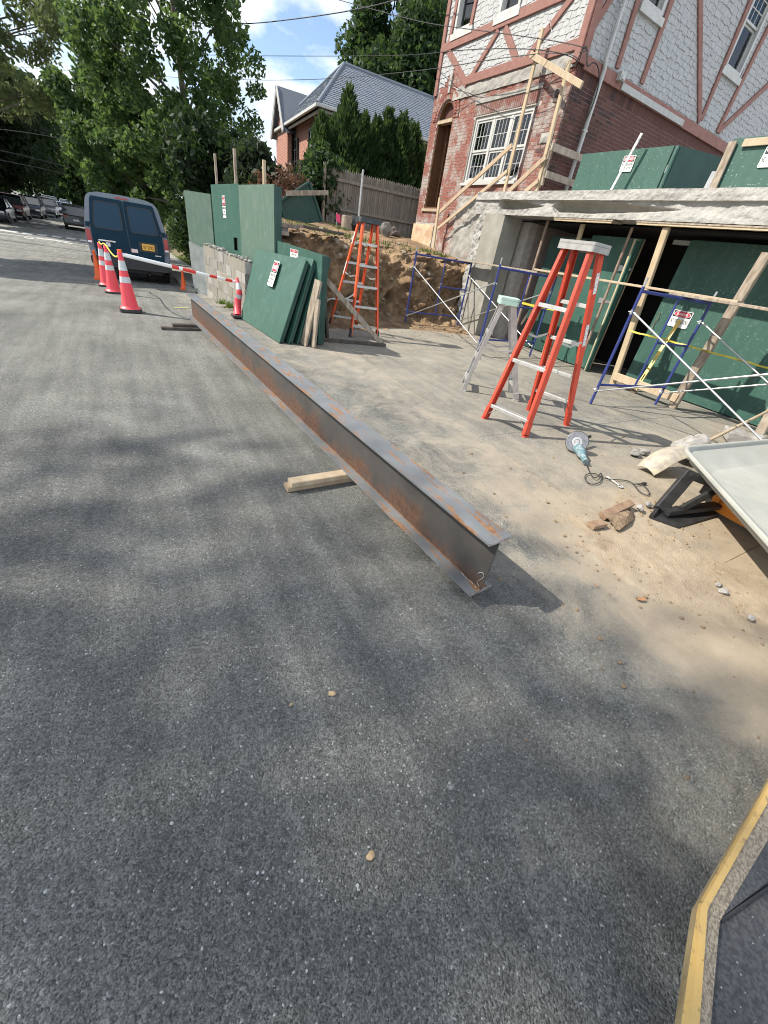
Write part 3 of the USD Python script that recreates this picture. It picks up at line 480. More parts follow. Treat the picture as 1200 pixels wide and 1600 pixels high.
sb = brickwork(sbox(0, 2.8, SL, 5.22), [], 2.93, 5.2, .0, SL, flankO, EXX, A3(0, -1, 0), 12, soldier=((4.93, 4.97),))
def pxarea(c): d = (c - CP) @ CF; return 1 / max(d, .1) ** 2
allb = [('f',) + b for b in fb] + [('s',) + b for b in sb]
allb.sort(key=lambda b: -pxarea(b[3][0].mean(0)))
rb = random.Random(4)
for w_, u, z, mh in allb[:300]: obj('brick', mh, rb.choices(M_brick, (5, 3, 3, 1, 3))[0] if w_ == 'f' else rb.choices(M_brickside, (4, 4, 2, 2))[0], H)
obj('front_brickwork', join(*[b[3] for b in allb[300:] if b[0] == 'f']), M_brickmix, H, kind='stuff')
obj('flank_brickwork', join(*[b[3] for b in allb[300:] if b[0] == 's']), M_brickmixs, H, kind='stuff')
# arch bricks
arch = []
for rr in (archr + .005, archr + .125):
    nb = int(math.pi * (rr + .05) / .068)
    for k in range(nb + 1):
        t = math.pi * k / nb; c = O + A3(.012, 0, 0) + FE[0] * (archc + (rr + .055) * math.cos(t)) + EZ * (archz + (rr + .055) * math.sin(t))
        rad = FE[0] * math.cos(t) + EZ * math.sin(t); tan = -FE[0] * math.sin(t) + EZ * math.cos(t); v, f = box((0, 0, 0), (.105, .055, .05))
        arch.append((c + v[:, :1] * rad + v[:, 1:2] * tan + v[:, 2:] * A3(1, 0, 0), f))
obj('arch_ring', join(*arch), M_brickmix, H)
obj('keystone', ext(Polygon([(archc - .035, archz + archr + .12), (archc + .035, archz + archr + .12), (archc + .05, archz + archr + .5), (archc - .05, archz + archr + .5)]), O + A3(.01, 0, 0), *FE, .05), M_concw, H)
lint = [mesh_brick(u, wt + .13, .058, .2, .012, frontO, FE[0], A3(-1, 0, 0)) for u in np.arange(wl - .08, wr + .08, .0685)]
obj('window_lintel', join(*lint), M_brick[2], H)
obj('lintel_band', box2(O + A3(.0, -wl + .1, wt + .245), O + A3(-.02, -wr - .1, wt + .33)), M_parge, H)
# parged foundation and patches: a rough mantle over the lower wall
def rough_panel(u0, u1, z0, z1, o, ex, nrm, th, seed, nu=40, nzv=30, amp=.05, sc=5):
    us, zs_ = np.meshgrid(np.linspace(u0, u1, nu), np.linspace(z0, z1, nzv)); P = o + us[..., None] * ex + zs_[..., None] * A3(0, 0, 1)
    d = th + amp * (meshkit.fbm(P * sc, 4, seed) - .5) * 2; ed = np.minimum.reduce([us - u0, u1 - us, zs_ - z0 + 9, z1 - zs_]) / .08; d = d * np.clip(ed + .35 * meshkit.noise(P * 9, seed), 0.05, 1)
    P = P + d[..., None] * nrm; n, m = us.shape; i, j = np.meshgrid(np.arange(n - 1), np.arange(m - 1), indexing='ij'); a = i * m + j
    return P.reshape(-1, 3), np.vstack([np.stack([a, a + 1, a + m + 1], -1).reshape(-1, 3), np.stack([a, a + m + 1, a + m], -1).reshape(-1, 3)])
obj('tan_render', rough_panel(doorL - .44, doorR + .0, .2, 2.40, O, FE[0], A3(-1, 0, 0), .03, 5, amp=.02), M_tanparge, H, smooth=True)
obj('parged_foundation', rough_panel(-2.95, -1.1, -.1, 2.45, O, FE[0], A3(-1, 0, 0), .05, 6, nu=60, nzv=60, amp=.055, sc=3.2), M_parge, H, smooth=True)
obj('broken_render', rough_panel(-3.75, -2.9, .2, 2.2, O, FE[0], A3(-1, 0, 0), .03, 7, amp=.05, sc=6), M_brick[2], H, smooth=True)
obj('peeled_render', rough_panel(-3.0, -1.9, 2.35, 3.1, O, FE[0], A3(-1, 0, 0), .022, 8, nu=60, nzv=40, amp=.05, sc=7), M_parge, H, smooth=True)
obj('broken_render', rough_panel(uL + .9, -.05, 5.16, 5.40, O, FE[0], A3(-1, 0, 0), .02, 9, nu=110, nzv=14, amp=.035, sc=8), M_parge, H, smooth=True)
obj('peeled_render', rough_panel(-.48, -.12, 4.03, 4.2, O, FE[0], A3(-1, 0, 0), .02, 19, nu=20, nzv=14, amp=.03, sc=9), M_parge, H, smooth=True)
# shingles
def shingles(area, holes, zlo, zhi, u0, u1, o, ex, nrm, seed, cw=.14, rh=.10):
    r = np.random.default_rng(seed); out = []; k = 0; z = zlo
    while z < zhi:
        u = u0 - r.uniform(0, .2)
        while u < u1:
            w = cw * r.uniform(.75, 1.3); a, b = u, u + w - .006; m_ = sbox(a, z, b, z + rh)
            inter = m_.intersection(area)
            if inter.area > .35 * m_.area and not any(h.contains(Point((a + b) / 2, z + rh / 2)) for h in holes):
                mx, mz, Mx, Mz = inter.bounds; a2, b2 = mx, Mx; s0_, s1_ = r.uniform(-.014, .030), r.uniform(-.014, .030); t = .011 + r.uniform(-.003, .006)
                pts = []
                for (uu, zz, d) in ((a2, z - s0_, t), ((a2 + b2) / 2, z - (s0_ + s1_) / 2 + r.uniform(-.014, .014), t + .005), (b2, z - s1_, t), (b2, z + rh + .03, .004), (a2, z + rh + .03, .004)):
                    pts.append(o + ex * uu + A3(0, 0, zz) + nrm * d)
                for (uu, zz) in ((a2, z - s0_), (b2, z - s1_)): pts.append(o + ex * uu + A3(0, 0, zz))
                out.append((np.array(pts), np.array([[0, 1, 4], [1, 2, 3], [1, 3, 4], [5, 1, 0], [5, 6, 1], [6, 2, 1], [0, 4, 5], [2, 6, 3]])))
            u += w
        z += rh; k += 1
    return out
sh_area = sbox(uL + .05, zB - .05, -.02, ZTOP).difference(gab.buffer(.03)).difference(Polygon([U((712, 107)), U((729, 136)), U((729, 160)), U((700, 160))]))
fs = shingles(sh_area, w2, zB + .02, 8.0, uL, 0, O + A3(.012, 0, 0), FE[0], A3(-1, 0, 0), 21)
shs = shingles(sbox(.0, 5.27, SL, ZTOP), sW, 5.29, 8.4, 0, SL, O + A3(0, .012, 0), EXX, A3(0, -1, 0), 22)
alls = sorted(fs + shs, key=lambda m: -pxarea(m[0].mean(0)))
for m_ in alls[:300]: obj('shingle', m_, M_shingle, H)
obj('shingle_cladding', join(*alls[300:]), M_shingle, H, kind='stuff')
# salmon timbers
def timber_f(p0, p1, w=.15, d=.05, e0=0, e1=0):
    a, b = A3(*U(p0)), A3(*U(p1)); t = unit(b - a); a, b = a - t * e0, b + t * e1; P0, P1 = O + FE[0] * a[0] + EZ * a[1] + A3(-.012, 0, 0), O + FE[0] * b[0] + EZ * b[1] + A3(-.012, 0, 0)
    return bar(P0, P1, w, d, up=A3(-1, 0, 0))
def timber_s(p0, p1, w=.15, d=.05, e0=0, e1=0):
    a, b = A3(*sy_(*p0)), A3(*sy_(*p1)); t = unit(b - a); a, b = a - t * e0, b + t * e1
    return bar(O + EXX * a[0] + EZ * a[1] + A3(0, -.012, 0), O + EXX * b[0] + EZ * b[1] + A3(0, -.012, 0), w, d, up=A3(0, -1, 0))
zU = U((760, 47))[1]; zLo = zB + .085
bars = [bar(O + A3(-.012, YL - YC - .06, 5.36), O + A3(-.012, YL - YC - .06, ZTOP), .14, .056, up=A3(-1, 0, 0)), bar(O + A3(-.014, YL - YC - .06, zU), O + A3(-.014, -.02, zU), .17, .062, up=A3(-1, 0, 0)),
        bar(O + A3(-.016, -U((729, 131))[0], zLo), O + A3(-.016, -.02, zLo), .17, .062, up=A3(-1, 0, 0)),
        timber_f((702, 81), (730, 133), .14), timber_f((780.5, 47), (736, 122), .12), timber_f((790, 44), (809, 99), .15), timber_f((860, 42), (821, 95), .13), timber_f((897, -6), (862, 40), .13, .046),
        timber_f((716, 0), (703, 66), .11, e0=1.2), timber_f((745, 0), (734, 52), .11, e0=1.2)]
for b_ in bars: obj('timber', b_, M_salmon, H)
obj('timber', bar(O + A3(-.03, .05, 5.2), O + A3(-.03, .05, ZTOP), .17, .07, up=A3(-1, 0, 0)), M_salmon, H)
obj('timber', bar(O + A3(.06, -.033, 5.2), O + A3(.06, -.033, ZTOP), .17, .05, up=A3(0, -1, 0)), M_salmon, H)
obj('timber', bar(O + A3(.15, -.014, 5.25), O + A3(SL, -.014, 5.25), .20, .06, up=A3(0, -1, 0)), M_salmon, H)
for a_, b_, w_, d_ in (((952, 0), (915, 60), .12, .046), ((996, 0), (963, 107), .13, .05), ((1049, 0), (1001, 131), .13, .05), ((1093, 0), (1092, 190), .13, .044), ((1172, 0), (1094, 188), .13, .05), ((1203, 36), (1119, 207), .13, .05), ((1215, 118), (1122, 205), .13, .046)):
    obj('timber', timber_s(a_, b_, w_, d_, e0=1.0 if a_[1] < 1 else .1), M_salmon, H)
# flashing, small box and flood light at the flank
p = sy_(990, 130); obj('flashing', box2(O + A3(sy_(972, 122)[0], -.048, 5.16), O + A3(sy_(1068, 182)[0], -.075, 5.27)), mat('lead_flashing', (.30, .30, .29), .6, col2=(.38, .38, .36), scale=8), H)
p = PY(971, 120, YC - .1); obj('meter_box', join(box(p, (.16, .1, .13)), box(p + A3(.0, -.06, -.02), (.10, .03, .06))), M_white, H)
# downspout with an elbow, and brackets
pts = [PY(980, -14, YC - .1), PY(947, 93, YC - .1), PY(946, 107, YC - .1), PY(890, 297, YC - .1)]
pts[1][0] = pts[0][0] = (pts[0][0] + pts[1][0]) / 2; pts[3][0] = pts[2][0]
mid = [pts[0] + A3(0, 0, .8), pts[0], pts[1] + A3(0, 0, .05), pts[1], pts[2] - A3(0, -.02, 0), pts[2] - A3(0, -.02, .1), pts[3] - A3(0, -.02, .5)]
dn = obj('downspout', tube(mid, .043, 10), M_white, H, smooth=40)
for z_ in (4.35, 6.1): obj('bracket', box(A3((pts[2] if z_ < 5 else pts[0])[0], YC - .08, z_), (.13, .05, .03)), M_white, dn)
# windows
def frame2(u0, z0, u1, z1, t, o, ex, nrm, d0, d1):     # picture frame between depths
    sh = sbox(u0, z0, u1, z1).difference(sbox(u0 + t, z0 + t, u1 - t, z1 - t)); return ext(sh, o + nrm * d0, ex, EZ, d1 - d0) if False else extn(sh, o, ex, nrm, d0, d1)
def extn(sh, o, ex, nrm, d0, d1):
    out = []
    for g in getattr(sh, 'geoms', [sh]):
        if g.is_empty: continue
        v, f = T(trimesh.creation.extrude_polygon(g, abs(d1 - d0), engine='earcut')); out.append((o + v[:, :1] * ex + v[:, 1:2] * EZ + (v[:, 2:] + min(d0, d1)) * nrm, f))
    return join(*out)
NF, NS = A3(-1, 0, 0), A3(0, -1, 0)
wn = obj('front_window', frame2(wl, wb, wr, wt, .07, O, FE[0], NF, -.13, -.05), M_white, H, label='large white front window of three sashes with glazing bars')
obj('sill', extn(sbox(wl - .05, wb - .06, wr + .05, wb), O, FE[0], NF, -.16, .045), M_white, wn)
wi = (wr - wl - .14) / 3; zm = (wb + wt) / 2 - .02
for k in range(3):
    a = wl + .07 + k * wi
    if k: obj('mullion', extn(sbox(a - .035, wb + .07, a + .035, wt - .07), O, FE[0], NF, -.14, -.06), M_white, wn)
    for (z0, z1, dd) in ((wb + .07, zm, -.125), (zm, wt - .07, -.105)):
        u0, u1 = a + (.035 if k else 0), a + wi - (.035 if k < 2 else 0)
        obj('sash', frame2(u0, z0, u1, z1, .045, O, FE[0], NF, dd, dd + .035), M_white, wn)
        bs = [sbox(u0 + .045 + (u1 - u0 - .09) * j / 4 - .0055, z0 + .045, u0 + .045 + (u1 - u0 - .09) * j / 4 + .0055, z1 - .045) for j in (1, 2, 3)] + [sbox(u0 + .045, (z0 + z1) / 2 - .0055, u1 - .045, (z0 + z1) / 2 + .0055)]
        obj('glazing_bar', extn(unary_union(bs), O, FE[0], NF, dd + .006, dd + .024), M_white, wn)
        obj('pane', extn(sbox(u0 + .03, z0 + .03, u1 - .03, z1 - .03), O, FE[0], NF, dd + .010, dd + .015), M_pane, wn)
def small_window(poly, o, ex, nrm, bars_, label=None):
    u0, z0, u1, z1 = poly.bounds; w = obj('window', frame2(u0, z0, u1, z1, .075, o, ex, nrm, -.12, .02), M_white, H, label=label); zm_ = z0 + (z1 - z0) * .52
    obj('sill', extn(sbox(u0 - .07, z0 - .12, u1 + .07, z0), o, ex, nrm, -.10, .06), M_white, w)
    for za, zb_, dd in ((z0 + .075, zm_, -.10), (zm_, z1 - .075, -.06)):
        obj('sash', frame2(u0 + .075, za, u1 - .075, zb_, .04, o, ex, nrm, dd, dd + .03), M_white, w)
        obj('pane', extn(sbox(u0 + .1, za + .03, u1 - .1, zb_ - .03), o, ex, nrm, dd + .008, dd + .013), M_pane, w)
        if bars_ and za > z0 + .3:
            a, b = u0 + .115, u1 - .115; g_ = [sbox(a + (b - a) * j / 3 - .007, za + .04, a + (b - a) * j / 3 + .007, zb_ - .04) for j in (1, 2)] + [sbox(a, za + .04 + (zb_ - za - .08) * j / 3 - .007, b, za + .04 + (zb_ - za - .08) * j / 3 + .007) for j in (1, 2)]
            obj('glazing_bar', extn(unary_union(g_), o, ex, nrm, dd + .012, dd + .026), M_white, w)
small_window(w2[0], O, FE[0], NF, False); small_window(w2[1], O, FE[0], NF, False)
small_window(sW[0], O, EXX, NS, True); small_window(sW[1], O, EXX, NS, True)
# doorway: deep brown jambs, a plank transom, brick tympanum
dr = obj('doorway', extn(door_poly.difference(door_poly.buffer(-.05)), O, FE[0], NF, -.55, -.03), mat('brown_door_lining', (.11, .05, .022), .5, col2=(.07, .032, .014), scale=6), H)
obj('transom', extn(sbox(doorL + .02, archz - .10, doorR - .02, archz - .02), O, FE[0], NF, -.16, .0), M_wood[0], dr)
obj('tympanum', extn(door_poly.intersection(sbox(doorL, archz - .02, doorR, 9)).buffer(-.06), O, FE[0], NF, -.2, -.15), M_brickmixs, dr)
obj('threshold', extn(sbox(doorL - .06, doorB - .07, doorR + .06, doorB), O, FE[0], NF, -.3, .04), M_wood[1], dr)
obj('door_leaf', extn(sbox(doorL + .06, doorB, doorL + .2, archz - .1), O, FE[0], NF, -.9, -.3), mat('brown_door_lining', (0, 0, 0)), dr)
p = PX(871, 150, XH - .05); obj('junction_box', join(box(p, (.07, .13, .2)), box(p + A3(-.045, 0, .02), (.03, .06, .06))), mat('brown_metal_box', (.07, .045, .035), .6), H)

# ------------------------------------------------------------------ signs
def sign(o, ex, ey, w, h, label, name='danger_sign', rows=('NO TRESPASSING',), style=0, parent=None):
    """A board with its lettering: o is the lower left corner, ex along the lettering, ey up."""
    ex, ey = unit(ex), unit(ey); ey = unit(ey - ex * (ex @ ey)); ez = np.cross(ex, ey); o = np.asarray(o, float)
    P = lambda pl, z0, th: ext(pl, o + ez * z0, ex, ey, th)
    t = thing(name, label, 'sign', o)
    obj('board', P(rrect(w, h, min(w, h) * .06, w/2, h/2), 0, .004), M_sign, t)
    top = h * (.40 if style == 0 else .46); bb = sbox(w * .04, h - top, w * .96, h - h * .035)
    obj('black_field', P(bb, .004, .0012), M_ink, t)
    cx, cy = w/2, h - top/2 - h * .015; el = lambda k: affinity.scale(Point(cx, cy).buffer(1, quad_segs=12), w * .43 * k, top * .42 * k)
    obj('oval', join(P(el(1), .0052, .001)), M_sign, t); obj('oval', P(el(.93), .0062, .001), M_red, t)
    def txt(s, cx_, base, hh, maxw, z, m):
        tm = meshkit.text_mesh(s, hh, .001, bold=True); v = np.array(tm.vertices); wd = v[:, 0].max() - v[:, 0].min(); sc = min(1, maxw / wd); v[:, 0] = (v[:, 0] - (v[:, 0].max() + v[:, 0].min()) / 2) * sc
        obj('lettering', (o + ez * z + ex * (cx_ + v[:, :1]) + ey * (base + v[:, 1:2]) + ez * v[:, 2:], np.array(tm.faces)), m, t)
    txt('DANGER', cx, cy - top * .16, top * .32, w * .74, .0072, M_sign)
    n = len(rows); rh = (h - top) / (n + .7)
    for i, s in enumerate(rows):
        txt(s, cx, h - top - rh * (i + 1.0), rh * .62, w * .9, .0042, M_ink)
    return t

# ------------------------------------------------------------------ garage under the terrace
GX = 7.95
ga = thing('garage', 'concrete garage front with broken pale lintel under the terrace', 'garage', (GX, 5, 0))
pa, pb = 9.36, 8.66
def wobble(v, amp, sc, seed): return v + amp * (np.stack([meshkit.fbm(v * sc + k * 7.7, 4, seed + k) for k in range(3)], -1) - .5) * 2
def finebox(a, b, step):                       # a box with enough points to be worn
    a, b = np.minimum(a, b), np.maximum(a, b); m = trimesh.creation.box(b - a); m.apply_translation((a + b) / 2); v, f = trimesh.remesh.subdivide_to_size(m.vertices, m.faces, step); return v, f
v, f = finebox(A3(GX, pb, -.2), A3(GX + .58, pa, 2.66), .09); obj('pillar', (wobble(v, .016, 4, 3), f), M_conc, ga, smooth=40)
v, f = finebox(A3(GX + .04, pa, -.1), A3(GX + .5, pa + .3, 2.7), .05); v2 = wobble(v, .075, 6.5, 5); v2[:, 1] += .06 * meshkit.noise(v * 9, 4) ; obj('broken_wall_end', (v2, f), M_concw, ga)
# the lintel: hollow-core plank whose face has broken away in long scoops
LY0, LY1, LZ0, LZ1 = .6, 9.78, 2.64, 3.06
nu, nv = 560, 40; yy_ = np.linspace(LY1, LY0, nu); zz_ = np.linspace(LZ0, LZ1, nv); Yg, Zg = np.meshgrid(yy_, zz_)
d = .035 * (meshkit.fbm(np.stack([Yg * 3, Zg * 6, 0 * Yg], -1), 5, 2) - .5) * 2 + .015 * (meshkit.fbm(np.stack([Yg * 14, Zg * 14, 0 * Yg], -1), 3, 5) - .5)
ledge = (Zg > 2.90) * .05
sc_m = np.zeros_like(d)
for (c0, c1, zc, hh) in ((7.55, 8.95, 2.83, .085), (4.6, 7.35, 2.81, .095), (1.0, 2.9, 2.81, .08)):
    tpos = (c1 - Yg) / (c1 - c0); inside = (tpos > 0) & (tpos < 1)
    hwid = hh * np.clip(np.minimum(tpos / .06, 1), 0, 1) * np.clip(1 - np.clip((tpos - .25) / .75, 0, 1) ** 1.6, 0, 1)
    q = np.where(inside, 1 - ((Zg - zc + .02 * tpos) / np.maximum(hwid, 1e-4)) ** 2, -1); dd = np.where(q > 0, .21 * np.sqrt(np.maximum(q, 0)) * np.clip(hwid / hh, 0, 1), 0); sc_m = np.maximum(sc_m, dd)
Xg = GX + .0 - d - ledge + sc_m
V = np.stack([Xg, Yg, Zg], -1).reshape(-1, 3); i, j = np.meshgrid(np.arange(nv - 1), np.arange(nu - 1), indexing='ij'); a = (i * nu + j)
F = np.stack([np.stack([a, a + 1, a + nu + 1], -1), np.stack([a, a + nu + 1, a + nu], -1)], 2).reshape(-1, 3)
isc = (sc_m.reshape(-1)[F] > .02).all(1)
top_e, bot_e = V[-nu:], V[:nu]
def strip(A, Bv): n = len(A); i = np.arange(n - 1); return np.vstack([A, Bv]), np.vstack([np.stack([i, i + 1, i + n + 1], -1), np.stack([i, i + n + 1, i + n], -1)])
back = lambda E_, x: np.stack([np.full(len(E_), x), E_[:, 1], E_[:, 2]], -1)
obj('lintel', join((V, F[~isc]), strip(top_e, back(top_e, GX + .5)), strip(bot_e, back(bot_e, GX + .5)), box2(A3(GX + .02, LY1 - .03, LZ0 + .02), A3(GX + .5, LY1 + .02, LZ1 - .02))), M_concw, ga, smooth=35)
obj('hollow_core', (V, F[isc]), M_scoop, ga, smooth=True)
obj('terrace_slab', box2(A3(GX + .5, -3, 2.72), A3(XH + 9, YC - .012, 3.03)), M_conc, ga)
obj('side_wall', join(box2(A3(GX + .59, 8.75, 0), A3(13.4, 8.95, 2.715)), box2(A3(13.4, -3, 0), A3(13.6, 8.95, 2.715))), M_conc, ga)
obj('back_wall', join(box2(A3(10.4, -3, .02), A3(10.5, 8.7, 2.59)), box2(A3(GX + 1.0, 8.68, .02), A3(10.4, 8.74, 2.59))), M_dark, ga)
# formwork boards and ledges under the lintel
for (q0, q1) in (((868, 339.5), (959, 346)), ((996, 347), (1200, 372))):
    a, b = PX(*q0, GX + .02), PX(*q1, GX + .02); z = LZ0 - .012
    y1 = b[1] if q1[0] < 1200 else .7
    obj('formwork_board', box2(A3(GX - .02, a[1], z - .022), A3(GX + .30, y1, z)), M_oldwood, ga)
    obj('formwork_board', box2(A3(GX - .012, a[1] - .02, z - .05), A3(GX + .02, y1 + .02, z - .026)), M_wood[2], ga)
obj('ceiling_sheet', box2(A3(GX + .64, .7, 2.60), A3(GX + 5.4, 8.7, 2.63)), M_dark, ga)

def door_panel(name, a, b, z0, z1, x, label, m=None, th=.05, hinges=()):
    t = thing(name, label, 'plywood panel', (x, (a + b) / 2, z0)); obj('sheet', box2(A3(x, a, z0), A3(x + th, b, z1)), m or M_ply, t)
    obj('edge_batten', join(box2(A3(x + .005 + th, a, z0), A3(x + .045 + th, a + .09, z1)), box2(A3(x + .005 + th, b - .09, z0), A3(x + .045 + th, b, z1))), M_wood[1], t)
    for hy, hz, s in hinges:
        tri = Polygon([(0, -.055), (0, .055), (.30 * s, .015), (.30 * s, -.015)]); obj('hinge', ext(tri, A3(x - .002, hy, hz), A3(0, -1, 0), EZ, .006), M_galv, t)
    return t
XD = 8.95
door_panel('garage_door', 5.5, 6.62, .03, 2.45, 8.62, 'green plywood door leaf behind the red ladder, left of the dark doorway', M_ply, hinges=((5.9, 1.35, 1), (5.75, 1.95, 1)))
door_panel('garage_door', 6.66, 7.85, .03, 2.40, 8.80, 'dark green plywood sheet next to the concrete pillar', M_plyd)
dp = door_panel('garage_door', -2.2, 4.80, .03, 2.52, XD, 'wide green plywood door splashed with white, carrying a danger sign', M_plys, hinges=((3.05, 2.38, .8), (2.75, 1.45, 1)))
obj('seam', join(box2(A3(XD - .003, 2.0, .05), A3(XD + .01, 2.012, 2.5)), box2(A3(XD - .003, -2, 1.57), A3(XD + .01, 2.0, 1.58))), M_plyd, dp)
obj('padlock_chain', tube(curve([PX(1031, 488, XD - .02), PX(1027, 498, XD - .03), PX(1022, 506, XD - .02), PX(1019, 513, XD - .03), PX(1015, 522, XD - .02)], 24), .006, 6), M_rustpipe, dp)
# door edge timbers at the opening, light lamp bracket
p = PX(1015, 377, 9.4); obj('shelf_bracket', box2(A3(9.2, 4.55, 2.46), A3(9.3, 5.25, 2.53)), M_white, label='white batten hanging in the dark doorway', cat='batten')
obj('door_edge_board', bar(A3(8.55, 5.47, .02), A3(8.47, 5.52, 2.42), .04, .12, up=A3(1, 0, 0)), M_wood[2], label='long light board standing at the left edge of the dark doorway', cat='board')
obj('door_edge_board', bar(A3(8.50, 5.43, .02), A3(8.44, 5.47, 2.40), .03, .10, up=A3(1, 0, 0)), M_ply, label='narrow green board standing at the edge of the dark doorway', cat='board')
obj('pole', tube([A3(8.40, 5.60, .01), A3(8.34, 5.62, 2.58)], .028, 10), M_rustpipe, label='brown pole leaning beside the green door leaf and dark doorway', cat='pole', smooth=40)
obj('pole', tube([A3(8.3, 7.62, .02), A3(8.36, 7.70, 2.62)], .034, 10), M_rustpipe, label='grey pipe prop behind the aluminium ladder near the pillar', cat='pole', smooth=40)
obj('debris_board', bar(A3(8.9, 8.2, .1), A3(9.4, 7.8, 1.9), .1, .03, up=A3(1, 0, 0)), M_darkwood, label='dark board leaning inside the garage beside the pillar', cat='board')
def post(q0, q1, w, h, m, label, x0=None, x1=None, up=(1, 0, 0)):
    a = G(*q0); b = PX(*q1, x1 if x1 else a[0]); a[2] = .012; obj('timber_post', bar(a, b, w, h, up=A3(*up)), m, label=label, cat='post')
    return a, b
a_, b_ = post((956, 602), (1042, 356), .11, .075, M_wood[2], 'yellow new timber post holding the lintel at the dark doorway', x1=8.02)
obj('timber_post', bar(A3(8.42, 6.62, .012), A3(8.25, 6.66, 2.58), .09, .06, up=A3(1, 0, 0)), M_wood[2], label='new timber post behind the red ladder holding the lintel', cat='post')
post((1049, 638), (1200, 395), .13, .09, M_oldwood, 'weathered brown timber post standing in front of the splashed green door', x1=7.98)
a = G(1180, 690); obj('timber_post', bar(a * A3(1, 1, 0) + A3(0, 0, .012), PX(1235, 590, 8.05), .12, .08, up=A3(1, 0, 0)), M_oldwood, label='weathered timber post at the far right behind the grey tray', cat='post')
a, b = PX(962, 580, 8.02), PX(1064, 612, 7.98); a[2] = b[2] = .19; obj('timber_rail', bar(a, b, .04, .14), M_wood[0], label='new timber board lying on edge between the two posts', cat='board')
# caution tape
tp = [PX(982, 516, 7.96), PX(1015, 525, 7.9), PX(1062, 537, 7.85), PX(1105, 549, 7.88), PX(1150, 561, 7.9), PX(1200, 575, 7.95), PX(1262, 590, 7.95)]; c = curve(tp, 60); c[:, 2] += .003 * np.sin(np.arange(60) * .9)
tw = np.stack([np.sin(np.arange(60) * .35) * .012, 0 * c[:, 0], .0125 + 0 * c[:, 0]], -1); v = np.vstack([c - tw, c + tw]); i = np.arange(59)
tapeT = thing('caution_tape', 'yellow caution tape stretched between posts in front of the green door', 'tape', c[0]); obj('tape', (v, np.vstack([np.stack([i, i + 1, i + 61], -1), np.stack([i, i + 61, i + 60], -1)])), M_tape, tapeT)
tm = meshkit.text_mesh('CAUTION', .018, .0008, bold=True); vt = np.array(tm.vertices)
for k in (14, 27, 40):
    ex = unit(c[k + 4] - c[k]); ey = unit(EZ - ex * ex[2]); nz = np.cross(ex, ey); obj('lettering', (c[k] - nz * -.018 + ex * vt[:, :1] + ey * (vt[:, 1:2] - .012) + nz * vt[:, 2:], np.array(tm.faces)), M_ink, tapeT)
tp2 = curve([PX(815, 473, 8.1), PX(835, 478, 8.05), PX(860, 483, 8.1), PX(880, 486, 8.2)], 20); tw = A3(0, 0, .022); v = np.vstack([tp2 - tw, tp2 + tw]); i = np.arange(19)
obj('caution_tape', (v, np.vstack([np.stack([i, i + 1, i + 21], -1), np.stack([i, i + 21, i + 20], -1)])), M_tape, label='short yellow caution tape beside the mint topped ladder', cat='tape')
# spirit level leaning
a, b = PX(993, 607, 8.3), PX(1062, 500, XD - .03); a[2] = .015; dv, sv, uv = frame(a, b, A3(-1, 0, 0)); L = np.linalg.norm(b - a)
lv = thing('spirit_level', 'yellow spirit level leaning against the green door below the danger sign', 'level', a)
slot = sbox(0, -.03, L, .03).difference(unary_union([sbox(L * k - .07, -.014, L * k + .07, .014) for k in (.2, .45, .7)]))
obj('body', ext(slot, a, dv, sv, .022), mat('level_yellow', (.66, .46, .10), .5, dirt=((.5, .42, .3), 12.0, .5, .7)), lv); obj('vial', bar(a + dv * L * .45 + uv * 0 - sv * .012, a + dv * (L * .45 + .1) - sv * .012, .012, .012, up=A3(-1, 0, 0)), M_rope, lv)
# base junk
obj('wire_tangle', join(*[tube(curve([A3(8.2 + .2 * math.sin(k * 2.1), 4.5 - .25 * k / 4, .02), A3(8.35, 4.2 + .1 * math.cos(k), .05), A3(8.1 + .1 * k % 3 * .1, 4.0 + .12 * k % .5, .03), A3(8.3, 4.55 - .1 * k % .4, .02)], 20), .006, 5) for k in range(7)]), M_rustpipe, label='tangle of brown wire at the foot of the dark doorway', cat='wire')

sg = PX(1042, 508, XD - .012); sgr, sgt = PX(1071, 515, XD - .012), PX(1054, 483, XD - .012)
sign(sg, A3(0, -1, 0), EZ, abs(sgr[1] - sg[1]) * 1.0, .28, 'danger sign with red oval on the green garage door behind the level')

# ------------------------------------------------------------------ terrace: plywood panels, battens
XT = 8.38
def tpanel(a, b, z0, z1, x, label, m=M_ply, frame_=True):
    t = thing('plywood_sheet', label, 'plywood panel', (x, (a + b) / 2, z0)); obj('sheet', box2(A3(x, a, z0), A3(x + .02, b, z1)), m, t)
    if frame_: obj('edge_batten', join(*[box2(A3(x + .022, yy, z0), A3(x + .11, yy + .05, z1)) for yy in (a, b - .05)]), M_plyd, t)
    return t
tpanel(5.50, 7.35, 3.035, 3.72, XT, 'green plywood panel standing on the terrace behind the thin white stick', M_plys)
ang = thing('plywood_sheet', 'dark shaded green panel turned away beside a bright panel on the terrace', 'plywood panel', (XT + .1, 5.3, 3.035))
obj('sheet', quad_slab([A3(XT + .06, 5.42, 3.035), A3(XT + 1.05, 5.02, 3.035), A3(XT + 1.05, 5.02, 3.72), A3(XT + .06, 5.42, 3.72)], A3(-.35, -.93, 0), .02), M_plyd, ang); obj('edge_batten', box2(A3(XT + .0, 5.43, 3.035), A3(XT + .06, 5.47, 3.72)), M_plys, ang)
obj('hinge', box(A3(XT + .02, 5.475, 3.42), (.03, .02, .1)), M_galv, ang)
tpanel(.5, 4.62, 3.035, 3.75, XT + .06, 'wide splashed green panel at the right end of the terrace', M_plys)
obj('batten', bar(PX(1106, 311, XT + .02) * A3(1, 1, 0) + A3(0, 0, 3.03), PX(1146, 221, XT + .02), .11, .035, up=A3(1, 0, 0)), M_oldwood, label='thick timber batten at the left edge of the right terrace panel', cat='batten')
